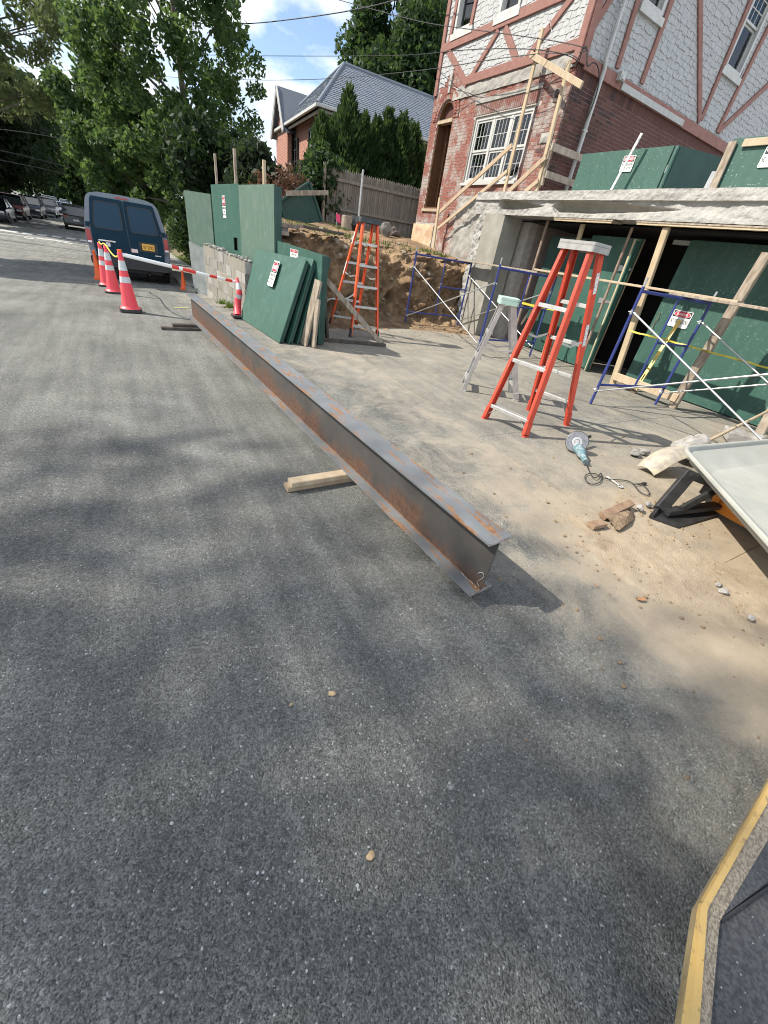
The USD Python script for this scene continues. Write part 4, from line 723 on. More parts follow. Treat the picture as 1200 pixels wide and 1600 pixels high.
obj('batten', bar(PX(1100, 302, XT + .35) * A3(1, 1, 0) + A3(0, 0, 3.03), PX(1118, 268, XT + .35), .10, .03, up=A3(1, 0, 0)), M_galv, label='pale grey upright strip between the two terrace panels', cat='batten')
a, b = PX(1163, 220, XT + .03), PX(1210, 213, XT + .03); a[2] = b[2] = 3.68; obj('batten', bar(a, b + (b - a) * .6, .025, .09), M_wood[0], label='light board fixed along the top of the right terrace panel', cat='batten')
a, b = PX(951, 305, GX + .25), PX(1003, 208, GX + .25); a[2] = 3.05; obj('stick', bar(a, b, .045, .02, up=A3(1, 0, 0)), M_label, label='thin whitewashed stick leaning in front of the terrace panel', cat='stick')
o = PX(967, 269, XT - .012); sign(o, A3(0, -1, 0), EZ, .24, .23, 'danger sign behind the white stick on the terrace panel', rows=('NO TRESPASSING', 'ON SITE'))
o = PX(1182, 262, XT + .045); sign(o, A3(0, -1, 0), EZ, .34, .25, 'danger sign at the right edge of the picture on the terrace panel')
# timber railing beside the house corner and braces on its front
def stick(q0, x0, q1, x1, w, h, m, label, cat='timber', up=(1, 0, 0), name='timber_brace', plane='x'):
    a = PX(*q0, x0); b = PX(*q1, x1); obj(name, bar(a, b, w, h, up=A3(*up)), m, label=label, cat=cat)
XB = 8.36
stick((848, 45), XB, (787, 303), XB, .085, .04, M_wood[2], 'tall new timber upright in front of the big window')
stick((890, 95), XB + .02, (838, 299), XB + .02, .085, .05, M_wood[2], 'new timber upright standing at the front corner of the house')
stick((829, 85), XB - .05, (909, 133), XB - .5, .035, .10, M_wood[0], 'short timber arm nailed near the top of the tall upright', up=(0, 0, 1))
stick((687, 331), XB - .04, (800, 227), XB - .04, .10, .035, M_wood[1], 'upper sloping handrail timber across the front window')
stick((684, 357), XB - .04, (793, 267), XB - .04, .08, .035, M_wood[0], 'lower sloping handrail timber under the front window')
stick((687, 309), XB - .07, (677, 388), XB - .07, .085, .04, M_wood[2], 'short timber newel post at the foot of the handrails')
stick((794, 300), XB - .04, (853, 245), XB - .04, .10, .035, M_wood[1], 'upper sloping timber between the window and the corner upright')
stick((820, 300), XB - .04, (841, 282), XB - .04, .09, .035, M_wood[0], 'short lower sloping timber beside the corner upright')
for (q0, q1, lab) in (((862, 229), (934, 270), 'upper grey railing timber beside the house corner'), ((853, 272), (920, 302), 'lower grey railing timber beside the house corner')):
    a, b = PY(*q0, 8.12), PY(*q1, 8.05); b[2] = a[2]; obj('railing_timber', bar(a, b, .04, .12), M_oldwood, label=lab, cat='timber')
a = PY(933, 262, 8.05); obj('railing_timber', bar(A3(a[0], 8.05, 3.04), A3(a[0] + .02, 8.05, 3.98), .05, .06, up=A3(1, 0, 0)), M_oldwood, label='upright post at the end of the grey railing', cat='timber')
stick((860, 225), XB + .05, (846, 290), XB + .05, .08, .05, M_oldwood, 'grey upright at the near end of the railing')

# ------------------------------------------------------------------ block wall and hoarding on it
W0, W1 = A3(1.86, 12.75, 0), A3(2.055, 9.13, 0); wd = unit(W1 - W0); wn_ = unit(np.cross(wd, EZ)); wn_ = wn_ if wn_[0] < 0 else -wn_
wall = thing('block_wall', 'low wall of grey concrete blocks beside the street', 'wall', W0 + A3(0, 0, -.5))
rw = random.Random(3); L = np.linalg.norm(W1 - W0); nc = 0
for k in range(7):
    z = .985 - .2 * (k + 1); s = -.2 * (k % 2)
    while s < L - .05:
        a, b = max(s, 0), min(s + .39, L)
        if b - a > .06:
            p0 = W0 + wd * a; p1 = W0 + wd * b; e = rw.uniform(-.006, .006); gx = -.012 if k == 0 else 0
            v, f = quad_slab([p0 + wn_ * e + EZ * z, p1 + wn_ * e + EZ * z, p1 + wn_ * e + EZ * (z + .19), p0 + wn_ * e + EZ * (z + .19)], wn_, .17); obj('block', (v, f), rw.choice(M_block), wall)
        s += .40
obj('mortar', quad_slab([W0 - wn_ * .008 + EZ * -.5, W1 - wn_ * .008 + EZ * -.5, W1 - wn_ * .008 + EZ * .97, W0 - wn_ * .008 + EZ * .97], wn_, .15), M_mortar, wall)
tb = []; 
for k in range(46):
    p = W0 + wd * (L * (k + rw.random()) / 46) - wn_ * rw.uniform(.02, .13) + EZ * .975; tb.append(rock(p, (rw.uniform(.03, .07), rw.uniform(.03, .06), rw.uniform(.015, .05)), 100 + k, sub=1))
obj('mortar_crumbs', join(*tb), M_parge, wall)
H0, H1 = A3(2.12, 12.5, 0), A3(2.42, 8.36, 0); hd = unit(H1 - H0); hn = wn_; HL = np.linalg.norm(H1 - H0)
def hpanel(a, b, z0, z1, label, m=M_ply, off=0.0, hole=None):
    t = thing('site_hoarding', label, 'plywood panel', H0 + hd * (a + b) / 2 + EZ * z0); pl = sbox(a, z0, b, z1)
    if hole is not None: pl = pl.difference(hole)
    obj('sheet', ext(pl, H0 + hn * (off - .02), hd, EZ, .02) if np.cross(hd, EZ) @ hn > 0 else ext(affinity.scale(pl, -1, 1, origin=(0, 0)), H0 + hn * (off - .02), -hd, EZ, .02), m, t); return t
hm = HL * .52
hp1 = hpanel(0, hm - .004, .3, 2.22, 'green hoarding panel with a small square hole above the block wall', M_ply, hole=sbox(1.62, 1.06, 1.92, 1.30))
hp2 = hpanel(hm + .004, HL, .3, 2.20, 'paler green hoarding panel above the nearer end of the block wall', M_plypale)
obj('frame', join(*[bar(H0 + hd * s - hn * .05 + EZ * .3, H0 + hd * s - hn * .05 + EZ * 2.2, .06, .06, up=hd) for s in (.05, 1.2, hm - .06)]), M_oldwood, hp1)
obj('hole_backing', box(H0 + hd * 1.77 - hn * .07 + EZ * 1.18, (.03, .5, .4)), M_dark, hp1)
# returning dark end of the hoarding
e = H0 + hd * HL; t = thing('site_hoarding', 'dark green return panel behind the near end of the hoarding', 'plywood panel', e)
obj('sheet', box2(e + A3(.02, -.02, .3), e + A3(.13, .0, 2.18)), M_plyd, t)
f0 = PX(291, 305, 2.05); f1 = PX(322, 308, 2.1)
fa, fb_ = A3(1.62, 13.35, 0), A3(2.1, 12.56, 0); fz = PY(300, 305, 13.0)[2]
t = thing('site_hoarding', 'weathered pale hoarding panel at the far end, angled towards the van', 'plywood panel', (fa + fb_) / 2)
obj('sheet', quad_slab([fa + EZ * .35, fb_ + EZ * .35, fb_ + EZ * 2.04, fa + EZ * 2.04], A3(-.85, -.5, 0), .03), M_plypale, t)
obj('lower_sheet', quad_slab([fa + A3(-.02, -.02, -.35), fa + (fb_ - fa) * .62 + A3(-.02, -.02, -.35), fa + (fb_ - fa) * .62 + A3(-.02, -.02, .9), fa + A3(-.02, -.02, .98)], A3(-.85, -.5, 0), .02), mat('grey_weathered_ply', (.15, .17, .17), .8, col2=(.22, .24, .24), scale=5), t)
obj('lower_sheet', quad_slab([fa + (fb_ - fa) * .6 + EZ * -.35, fb_ + EZ * -.35, fb_ + EZ * .36, fa + (fb_ - fa) * .6 + EZ * .36], A3(-.85, -.5, 0), .02), M_ply, t)
for i, (qt, qb, lab) in enumerate((((335.5, 240), (338, 287), 'leftmost timber post rising above the hoarding'), ((366, 232), (369, 288), 'tallest timber post rising above the hoarding, in the middle'), ((412.5, 250), (414.5, 290), 'right timber post rising above the hoarding'))):
    s = (2.3, 2.3, 2.45)[i]; a, b = PX(*qb, s), PX(*qt, s); obj('hoarding_post', bar(A3(b[0], b[1], .4), b, .07, .05, up=A3(1, 0, 0)), M_wood[2] if i == 2 else M_oldwood, label=lab, cat='post')
s0_ = hm * .52; o = H0 + hd * s0_ + hn * .004 + EZ * 1.52
sign(H0 + hd * .93 + hn * .003 + EZ * 1.62, hd, EZ, .24, .40, 'narrow danger sign on the far hoarding panel above the block wall', rows=('CONSTRUCTION', 'AREA', 'KEEP OUT'), style=1)
# low panel and the stack leaning on it
l0, l1 = A3(2.46, 8.30, 0), A3(2.76, 6.90, 0); ln = unit(A3(-1.74, -.36, 0))
t = thing('plywood_sheet', 'long low green panel standing behind the leaning stack', 'plywood panel', (l0 + l1) / 2)
obj('sheet', quad_slab([l0 + EZ * .02, l1 + EZ * .02, l1 + EZ * 1.36, l0 + EZ * 1.42], ln, .02), M_ply, t); obj('frame', quad_slab([l0 - ln * .022 + EZ * .02, l1 - ln * .022 + EZ * .02, l1 - ln * .022 + EZ * 1.35, l0 - ln * .022 + EZ * 1.41], ln, .10), M_plyd, t)
o = l0 + (l1 - l0) * .32 + ln * .004 + EZ * 1.23; sign(o, l1 - l0, EZ, .26, .12, 'white notice half hidden on top of the low green panel', rows=('KEEP OUT',))
B0, B1 = A3(1.88, 8.93, .012), A3(2.07, 6.93, .012)
T0, T1 = PY(400, 389, 9.1), PY(478, 406, 7.1)
stk = ['front green panel of the leaning stack, with a danger sign', 'second green panel in the leaning stack', 'third green panel in the leaning stack', 'rearmost green panel in the leaning stack']
ex_ = unit(B1 - B0); ey_ = unit(((T0 + T1) - (B0 + B1)) / 2); nrm = unit(np.cross(ex_, ey_)); nrm = nrm if nrm[0] < 0 else -nrm
for k in range(4):
    sh = A3(.155, .02, 0) * k + A3(0, -.05 * (k == 1) - .06 * (k == 2) - .1 * (k == 3), 0); tp_ = A3(-.035 * k, 0, .03 * k); c4 = [B0 + sh, B1 + sh, T1 + sh + tp_, T0 + sh + tp_]
    t = thing('plywood_sheet', stk[k], 'plywood panel', B0 + sh, group='green panels leaning in a stack')
    obj('sheet', quad_slab(c4, nrm, .018), M_ply, t); ed = .045
    obj('frame', join(*[bar(c4[i] - nrm * .05 + ((c4[(i + 2) % 4] - c4[i]) * .022), c4[(i + 1) % 4] - nrm * .05 + ((c4[(i + 3) % 4] - c4[(i + 1) % 4]) * .022), .06, .06, up=nrm) for i in range(4)]), M_plyd, t)
so = B0 + (B1 - B0) * .47 + (T0 - B0) * .60; exs = unit((B1 - B0)); up_ = unit((T1 + T0 - B1 - B0)); sign(so + nrm * .004, exs, up_, .25, .42, 'danger sign with red oval on the front leaning panel', rows=('CONSTRUCTION', 'AREA', 'KEEP OUT'), style=1)
# boards and braces beside the stack
a = G(476, 541); obj('leaning_board', bar(a + A3(-.0, .04, .012), PX(498, 438, 2.70), .16, .045, up=A3(-1, -.3, .2)), M_oldwood, label='broad grey board leaning at the right end of the panel stack', cat='board')
a = G(489, 543); obj('leaning_board', bar(a + A3(.0, -.02, .012), PX(497, 468, 2.66), .10, .04, up=A3(-1, -.3, .2)), M_oldwood, label='shorter grey board in front of the broad leaning board', cat='board')
a = G(511, 528); obj('brace', bar(a * A3(1, 1, 0) + A3(0, 0, .012), PX(505, 438, 2.98), .09, .05, up=A3(-1, -.2, 0)), M_darkwood, label='dark upright timber behind the leaning boards', cat='timber')
a = G(597, 541); obj('brace', bar(a + A3(0, 0, .03), PX(507, 435, 2.95), .09, .04, up=A3(0, -1, 0)), M_oldwood, label='diagonal timber brace running down to the ground beside the orange ladder', cat='timber')
a, b = G(497, 533), G(602, 542); obj('brace', bar(a + A3(0, 0, .04), b + A3(0, 0, .04), .05, .05), M_darkwood, label='timber lying on the ground at the foot of the diagonal brace', cat='timber')
# dark panel and plank up on the yard, block stubs, stump, flag, pole, hose, fence
qd = [PY(x, y, 12.4) for x, y in ((428, 320), (483, 284), (503, 347), (446, 352), (428, 345))]
pd_ = np.array(qd); t = thing('plywood_sheet', 'dark green panel tilted in the yard behind the hoarding', 'plywood panel', pd_.mean(0) * A3(1, 1, 0) + A3(0, 0, 1.7)); pc = pd_[0]; pl = Polygon([(p[0] - pc[0], p[2] - pc[2]) for p in pd_])
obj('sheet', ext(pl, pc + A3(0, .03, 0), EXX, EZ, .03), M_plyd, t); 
obj('batten', join(bar(qd[1] + A3(0, -.03, 0), qd[2] + A3(0, -.03, 0), .06, .05, up=A3(0, -1, 0)), bar(qd[0] + A3(0, -.03, 0), qd[1] + A3(0, -.03, 0), .05, .05, up=A3(0, -1, 0)), bar(PY(436, 311, 12.37), PY(447, 345, 12.37), .06, .05, up=A3(0, -1, 0))), M_plyd, t)
obj('plank', bar(PY(447, 302, 12.1), PY(513, 301, 12.1), .03, .10), M_oldwood, label='plank held level across the tilted dark panel in the yard', cat='plank')
stb = thing('block_stub', 'broken steps of pale concrete blocks at the left end of the earth bank', 'wall', PY(440, 365, 10.1))
for (q0, q1) in (((431, 349), (451, 361)), ((425.5, 361), (437, 373))):
    for k in range(2): a, b = PY(q0[0] + k * (q1[0] - q0[0]) / 2, q1[1], 9.75), PY(q0[0] + (k + .94) * (q1[0] - q0[0]) / 2, q0[1], 9.75); obj('block', box2(a, b + A3(0, .35, 0)), M_block[1], stb)
for (q0, q1) in (((430, 346), (451, 348.8)), ((452, 349.5), (468, 355)), ((425, 358), (452, 361))): a, b = PY(*q0, 9.72), PY(*q1, 9.72); b[2] = a[2] - .07; obj('coping', box2(a, b + A3(0, .45, 0)), M_oldwood, stb)
obj('plank', bar(PY(468, 353, 9.72), PY(532, 365, 9.95), .3, .05), M_darkwood, label='dark edging board along the top of the earth bank', cat='plank')
p0 = PY(541, 362, 13.3); p1 = PY(547, 336, 13.3); obj('stump', lathe([(0, 0), (.19, 0), (.17, .2), (.165, p1[2] - p0[2]), (.15, p1[2] - p0[2] + .02), (0, p1[2] - p0[2] + .02)], 12, p0 - A3(0, 0, .05)), M_oldwood, label='grey log standing on end in the yard before the fence', cat='log', smooth=50)
p = PY(526, 345, 13.0); t = thing('flag_marker', 'small pink marker flag in the yard before the fence', 'flag', p * A3(1, 1, 0) + A3(0, 0, 1.85)); obj('flag', quad_slab([p, p + A3(.13, 0, -.05), p + A3(.10, 0, .15), p + A3(-.03, 0, .18)], A3(0, -1, 0), .01), mat('pink_flag', (.75, .07, .18), .6), t); obj('stick', tube([p + A3(0, .012, -.4), p + A3(0, .012, .2)], .008, 6), M_galv, t)
a, b = PY(560, 340, 12.6), PY(567.5, 265, 12.6); obj('pipe_post', tube([A3(a[0], a[1], 1.6), b], .030, 10), M_galv, label='thin grey pipe standing before the wooden fence', cat='pipe', smooth=40)
obj('hose', tube(curve([PY(505, 477, 9.4), PY(517, 467, 9.3), PY(527, 468, 9.25), PY(540, 467, 9.25), PY(552, 460, 9.35), PY(556, 452, 9.5)], 30), .018, 7), M_label, label='pale hose hanging out of the earth bank behind the orange ladder', cat='hose', smooth=50)
FYY = 14.6; fl, fr = PY(513, 258, FYY)[0], 10.4; ztop = lambda x: 3.39 + (x - fl) * .018
fen = thing('wooden_fence', 'grey stockade fence of pointed boards behind the earth bank', 'fence', (fl, FYY, 1.8))
x = fl; rf_ = random.Random(6)
while x < fr:
    w = rf_.uniform(.062, .078); zt = ztop(x) + rf_.uniform(-.02, .02); pl = Polygon([(0, 0), (w, 0), (w, zt - 1.75 - .07), (w/2, zt - 1.75), (0, zt - 1.75 - .07)])
    obj('board', ext(pl, A3(x, FYY + rf_.uniform(-.006, .006), 1.75), EXX, EZ, .018), M_fence, fen); x += w + .006
for z in (-.28, -1.0): obj('rail', bar(A3(fl - .05, FYY - .045, ztop(fl) + z), A3(fr, FYY - .045, ztop(fr) + z), .045, .085), M_fence, fen)
obj('fence_post', bar(A3(fl - .1, FYY - .02, 1.6), A3(fl - .12, FYY - .02, ztop(fl) + .05), .09, .09, up=A3(1, 0, 0)), M_oldwood, fen)
for k, (x, y, s, lab) in enumerate(((6.2, 13.4, .3, 'dark pile of junk at the foot of the fence, left'), (7.9, 13.6, .24, 'dark bundle at the foot of the fence near the house'), (7.3, 13.2, .25, 'grey rock at the foot of the fence'))):
    obj('rubble_heap', rock((x, y, 1.85), (s, s * .8, s * .8), 60 + k, 2), (M_black, M_darkwood, M_block[0])[k], label=lab, cat='rubble')

# ------------------------------------------------------------------ steel beam on timber blocks
bn, bf = A3(1.435, .985, 0), A3(.93, 8.30, 0); bd = unit(bf - bn); bs_ = A3(bd[1], -bd[0], 0); BL = np.linalg.norm(bf - bn)
zb0, zb1, FW, FT = .088, .462, .171, .013
bm = thing('steel_beam', 'long rusty steel I-beam lying on timber blocks across the driveway mouth', 'beam', bn)
def bslab(x0, x1, z0, z1, y0=0, y1=None):
    y1 = BL if y1 is None else y1; n = 90; out = []; ys_ = np.linspace(y0, y1, n); ring = [(x0, z0), (x1, z0), (x1, z1), (x0, z1)]
    v = np.array([bn + bd * y + bs_ * a + EZ * b for y in ys_ for a, b in ring]); f = []
    for i in range(n - 1):
        for j in range(4): k = (j + 1) % 4; f += [(i*4+j, i*4+k, (i+1)*4+j), (i*4+k, (i+1)*4+k, (i+1)*4+j)]
    f += [(0, 2, 1), (0, 3, 2), (4*n-4, 4*n-3, 4*n-2), (4*n-4, 4*n-2, 4*n-1)]; return v, np.array(f)
obj('top_flange', bslab(-FW/2, FW/2, zb1 - FT, zb1), M_steel, bm); obj('bottom_flange', bslab(-FW/2, FW/2, zb0, zb0 + FT), M_steel, bm)
obj('web', bslab(-.0045, .0045, zb0 + FT, zb1 - FT), M_web, bm)
fil = [ext(Polygon([(0, 0), (.016, 0), (.006, .006), (0, .016)]), bn + bs_ * sx * .0045 + EZ * (zb0 + FT if zz > 0 else zb1 - FT), bs_ * sx, EZ * zz, 0.001) for sx in (-1, 1) for zz in (1, -1)]
obj('root_fillet', join(*[tube([bn + bs_ * sx * .007 + EZ * (zb0 + FT + .003), bf + bs_ * sx * .007 + EZ * (zb0 + FT + .002)], .004, 6) for sx in (-1, 1)]), mat('rust', (.10, .05, .028), .9, col2=(.18, .09, .045), scale=30), bm)
cutb = lambda z0, z1: bslab(-FW/2 - .001, FW/2 + .001, z0 - .001, z1 + .001, -.003, .003)
obj('cut_edge', join(cutb(zb1 - FT, zb1), cutb(zb0, zb0 + FT)), M_cut, bm)
M_chalk = mat('white_paint_mark', (.40, .39, .38), .7, dirt=((.12, .10, .09), 60.0, .45, .6))
def wob(pts, r): return tube(curve(pts, 24), r, 5)
wf = lambda y, z: bn + bd * y + bs_ * -.0075 + EZ * z
obj('paint_mark', join(wob([wf(.05, zb0 + .10), wf(.02, zb0 + .125), wf(.012, zb0 + .10), wf(.03, zb0 + .06), wf(.012, zb0 + .03)], .002), wob([wf(.15, zb0 + .022) - bs_ * .006, wf(.10, zb0 + .02) - bs_ * .01, wf(.06, zb0 + .018) - bs_ * .004, wf(.02, zb0 + .02) - bs_ * .014], .0022)), M_chalk, bm)
pw = [(A3(.775, 2.44, 0), A3(1.55, 2.47, 0)), (A3(.80, 2.425, 0), A3(1.62, 2.46, 0))]
obj('timber_block', bar(pw[0][0] + EZ * .022, pw[0][1] + EZ * .022, .092, .042), M_wood[1], label='lower of the two light timbers under the middle of the steel beam', cat='timber')
obj('timber_block', bar(pw[1][0] + EZ * .065, pw[1][1] + EZ * .065, .092, .042), M_wood[0], label='upper of the two light timbers under the middle of the steel beam', cat='timber')
obj('timber_block', bar(A3(.36, 7.60, .022), A3(1.5, 7.72, .022), .10, .042), M_darkwood, label='lower dark plank under the far end of the steel beam', cat='timber')
obj('timber_block', bar(A3(.53, 7.66, .065), A3(1.6, 7.80, .065), .10, .042), M_darkwood, label='upper dark plank under the far end of the steel beam', cat='timber')

# ------------------------------------------------------------------ step ladders
def chan(p0, p1, inward, outw, w, t=.012, d=.032):      # an open rail: web and two lips
    dd = unit(np.subtract(p1, p0)); o_ = unit(outw - dd * (outw @ dd)); i_ = unit(np.cross(dd, o_)); i_ = i_ if i_ @ inward > 0 else -i_
    out = [bar(p0, p1, t, w, up=o_)]
    for s in (-1, 1): q = o_ * s * (w / 2 - .004) + i_ * d / 2; out.append(bar(np.asarray(p0) + q, np.asarray(p1) + q, d, .008, up=o_))
    return join(*out)
def ladder(name, label, feet_a, feet_b, top, ax, hw, hd_, railm, capm, stepsA, stepsB, foot, w=.075, tray=None, steph=.075, wB=.06, stickers=True):
    """feet_a, feet_b: two ground points each side; ax: along the width; stepsA: heights as fractions."""
    c = (feet_a[0] + feet_a[1] + feet_b[0] + feet_b[1]) / 4; t = thing(name, label, 'ladder', c); ax = unit(ax); dp_ = unit(np.cross(EZ, ax)); dp_ = dp_ if dp_ @ (feet_b[0] - feet_a[0]) > 0 else -dp_
    for feet, sg_, st, ww in ((feet_a, -1, stepsA, w), (feet_b, 1, stepsB, wB)):
        tops = [top + ax * (hw if (f - c) @ ax > 0 else -hw) + dp_ * sg_ * hd_ - EZ * .03 for f in feet]
        for f, tp_, o2 in zip(feet, tops, tops[::-1]):
            f = f * A3(1, 1, 0) + A3(0, 0, .03); obj('rail', chan(f, tp_, unit(o2 - tp_), dp_ * sg_, ww), railm, t)
            ft = f - EZ * .018; obj('foot', join(bar(f + (tp_ - f) * .0 - EZ * .0, f + (tp_ - f) * .07, .03, ww + .008, up=dp_ * sg_), bar(ft - dp_ * .04, ft + dp_ * .04, .05, .024)), foot, t)
            if stickers and sg_ > 0: 
                for k0, k1, sm in ((.52, .64, M_label), (.80, .90, M_label)): q = (f + (tp_ - f) * k0, f + (tp_ - f) * k1); off = unit(tp_ - o2) * .009; obj('sticker', bar(q[0] + off, q[1] + off, .003, ww * .6, up=dp_ * sg_), sm, t)
        for k in st:
            a, b = [(f * A3(1, 1, 0) + A3(0, 0, .03)) * (1 - k) + tp_ * k for f, tp_ in zip(feet, tops)]; e = unit(b - a) * .012
            dpt = steph if sg_ < 0 else .045
            obj('step', join(bar(a + e, b - e, dpt, .010), bar(a + e - dp_ * dpt / 2 * -1 - EZ * .016, b - e + dp_ * dpt / 2 - EZ * .016, .008, .034), bar(a + e - dp_ * dpt / 2 - EZ * .016, b - e - dp_ * dpt / 2 - EZ * .016, .008, .034)), M_alu, t)
        k = st[0]; a, b = [(f * A3(1, 1, 0) + A3(0, 0, .03)) * (1 - k) + tp_ * k for f, tp_ in zip(feet, tops)]; a0, b0 = [(f * A3(1, 1, 0) + A3(0, 0, .06)) for f in feet]
        [obj('gusset', bar(q0_, q1_, .006, .028, up=dp_), M_alu, t) for q0_, q1_ in ((a0, a + (b - a) * .28), (b0, b + (a - b) * .28))]
        if sg_ < 0: sa = [(f * .45 + tp_ * .55) for f, tp_ in zip(feet, tops)]
        else: sb2 = [(f * .45 + tp_ * .55) for f, tp_ in zip(feet, tops)]
    for p_, q_ in zip(sa, sb2): obj('spreader', join(bar(p_, (p_ + q_) / 2 - EZ * .05, .006, .022), bar(q_, (p_ + q_) / 2 - EZ * .05, .006, .022)), M_alu, t)
    pl = rrect(2 * hw + .11, 2 * hd_ + .14, .03); obj('top_cap', join(ext(pl, top - EZ * .012, ax, np.cross(EZ, ax), .03), ext(pl.difference(pl.buffer(-.012)), top - EZ * .062, ax, np.cross(EZ, ax), .055)), capm, t)
    return t
rA = [G(757, 654), G(820, 683)]; rB = [G(826, 641), G(885, 665)]
tpR = PX(914, 381, 4.28); 
ladder('step_ladder', 'big red fibreglass step ladder with pale grey cap standing on the apron', rA, rB, A3(4.27, 3.22, tpR[2]) if False else PY(914, 382, 3.2), A3(.05, -1, 0), .165, .075, M_lred, M_capg, (.09, .39, .71), (.16, .33, .53, .74), M_lred, w=.085, wB=.085)
oA = [G(514.5, 508), G(556, 514)]; oB = [G(547, 527), G(589.5, 531)]
ladder('step_ladder', 'orange fibreglass step ladder with dark cap before the earth bank', oB, oA, PY(576, 343, 8.2), A3(1, -.05, 0), .16, .09, M_lorange, M_capdark, (.10, .28, .46, .64, .82), (.10, .28, .46, .64, .82), M_capdark, w=.075, stickers=True)
aA = [G(723.5, 611), G(724, 598)]; aB = [G(805, 627), G(797, 613)]
ladder('step_ladder', 'small aluminium step ladder with mint green top between scaffold and red ladder', aA, aB, (lambda p: p)(PY(795, 467, 4.27)), unit(aA[1] - aA[0]), .13, .06, M_alu, M_mint, (.12, .40, .68), (.14, .45), M_alu, w=.055, stickers=False, wB=.075)

# ------------------------------------------------------------------ scaffold frames
SF = {}
def scaffold_frame(p0, p1, h, label):
    """p0: foot nearer the street, p1: foot nearer the garage."""
    p0, p1 = p0 * A3(1, 1, 0), p1 * A3(1, 1, 0); t = thing('scaffold', label, 'scaffold', p0, group=None); R_ = .0215; L = p1 - p0
    for p in (p0, p1): obj('leg', tube([p + EZ * .015, p + EZ * h], R_, 10), M_scaf, t, smooth=40); obj('coupling_pin', tube([p + EZ * (h - .04), p + EZ * (h + .11)], .016, 8), M_galv, t, smooth=40)
    zt, zl = h - .055, .32
    obj('top_bar', tube([p0 + EZ * zt, p1 + EZ * zt], R_, 10), M_scaf, t, smooth=40); obj('lower_bar', tube([p0 + EZ * zl, p1 + EZ * zl], .018, 10), M_scaf, t, smooth=40)
    m_ = p0 + L * .52; obj('inner_post', tube([m_ + EZ * zl, m_ + EZ * zt], .016, 8), M_scaf, t, smooth=40)
    zm_ = zl + (zt - zl) * .52; obj('rung', tube([m_ + EZ * zm_, p1 + EZ * zm_], .016, 8), M_scaf, t, smooth=40)
    for p in (p0, p1):
        for z in (.24, h - .32): obj('lock_stud', join(tube([p + A3(0, -.05, z), p + A3(0, .05, z)], .008, 6), box(p + A3(0, 0, z), (.05, .03, .06))), M_galv, t)
    return p0, p1, h
fA = scaffold_frame(G(632.5, 508), PX(713, 515, 7.86), 1.64, 'blue scaffold frame beside the earth bank')
fB = scaffold_frame(G(744, 555), A3(7.86, 6.55, 0), 1.66, 'blue scaffold frame behind the small mint topped ladder')
fC = scaffold_frame(G(922, 632), G(1023, 633), 1.68, 'blue scaffold frame in front of the danger sign on the garage door')
fD = scaffold_frame(G(922, 632) + A3(.0, -2.6, 0), G(1023, 633) + A3(0, -2.6, 0), 1.68, 'blue scaffold frame at the right edge behind the grey tray')
def brace(a, za, b, zb_, label): a, b = a + A3(0, -.045, za) if a[1] > b[1] else a + A3(0, .045, za), b + A3(0, .045, zb_) if a[1] > b[1] else b + A3(0, -.045, zb_); obj('cross_brace', tube([a, b], .0125, 8), M_galv, label=label, cat='scaffold brace', smooth=40)
for (A_, B_, w) in ((fA, fB, 'left scaffold'), (fC, fD, 'right scaffold')):
    for k in (0, 1):
        s = ('street', 'garage')[k]; brace(A_[k] + A3(-.03, 0, 0), A_[2] - .32, B_[k] + A3(-.03, 0, 0), .24, f'galvanised brace falling away to the right on the {s} side of the {w}'); brace(A_[k] + A3(.004, 0, 0), .24, B_[k] + A3(.004, 0, 0), B_[2] - .32, f'galvanised brace rising to the right on the {s} side of the {w}')
def plank(a, b, w, h, m, label): obj('scaffold_plank', bar(a, b, w, h), m, label=label, cat='plank')
plank(A3(7.72, 9.6, 1.625), A3(7.74, 6.3, 1.645), .23, .035, M_oldwood, 'grey scaffold plank resting on the two left frames')
plank(A3(7.62, 6.9, 1.685), A3(7.62, 3.0, 1.70), .22, .035, M_wood[0], 'scaffold plank bridging from the left scaffold to the right scaffold')
plank(A3(7.2, 3.75, 1.668), A3(7.15, .3, 1.668), .23, .038, M_oldwood, 'weathered scaffold plank resting on the right scaffold frames')

# ------------------------------------------------------------------ traffic cones and the bar between them
def cone(label, base, H_, kind, name='traffic_cone', lean=(0, 0), group=None):
    t = thing(name, label, 'traffic cone', base, group=group); R0 = H_ * .145; R1 = H_ * .033; zb_ = .045
    def shear(m): v = m[0].copy(); k = np.clip(v[:, 2] / H_, 0, 1); v[:, 0] += lean[0] * H_ * k; v[:, 1] += lean[1] * H_ * k; return v, m[1]
    rad = lambda z: R0 + (R1 - R0) * (z - zb_) / (H_ - zb_)
    body = [(R0 * 1.28, zb_), (R0 * 1.22, zb_ + .012), (R0 * 1.04, zb_ + .03)] + [(rad(z), z) for z in np.linspace(zb_ + .05, H_ - .06, 8)] + [(rad(H_ - .06) + .006, H_ - .055), (rad(H_ - .05) + .006, H_ - .02), (R1 * .9, H_), (R1 * .4, H_)]
    obj('body', shear(lathe(body, 24)), M_coneo if kind == 'small' else M_cone, t, smooth=40, local=True)
    S = R0 * 1.32; obj('base', ext(rrect(2 * S, 2 * S, S * .3), A3(0, 0, .006), EXX, A3(0, 1, 0), .042), M_coneo if kind == 'small' else M_rubber, t, local=True)
    if kind != 'small':
        for a, b in ((.70, .86), (.50, .60)):
            zs_ = np.linspace(H_ * a, H_ * b, 4); obj('band', shear(lathe([(rad(z) + .0025, z) for z in zs_], 24)), M_refl, t, smooth=40, local=True)
    return t
def cb(px, py): p = GG(px, py); p[2] = zg(p[1]); return p
cg = None
c1 = G(205, 486); cone('nearest large pink-red traffic cone with two white bands on the street', c1, .90, 'big')
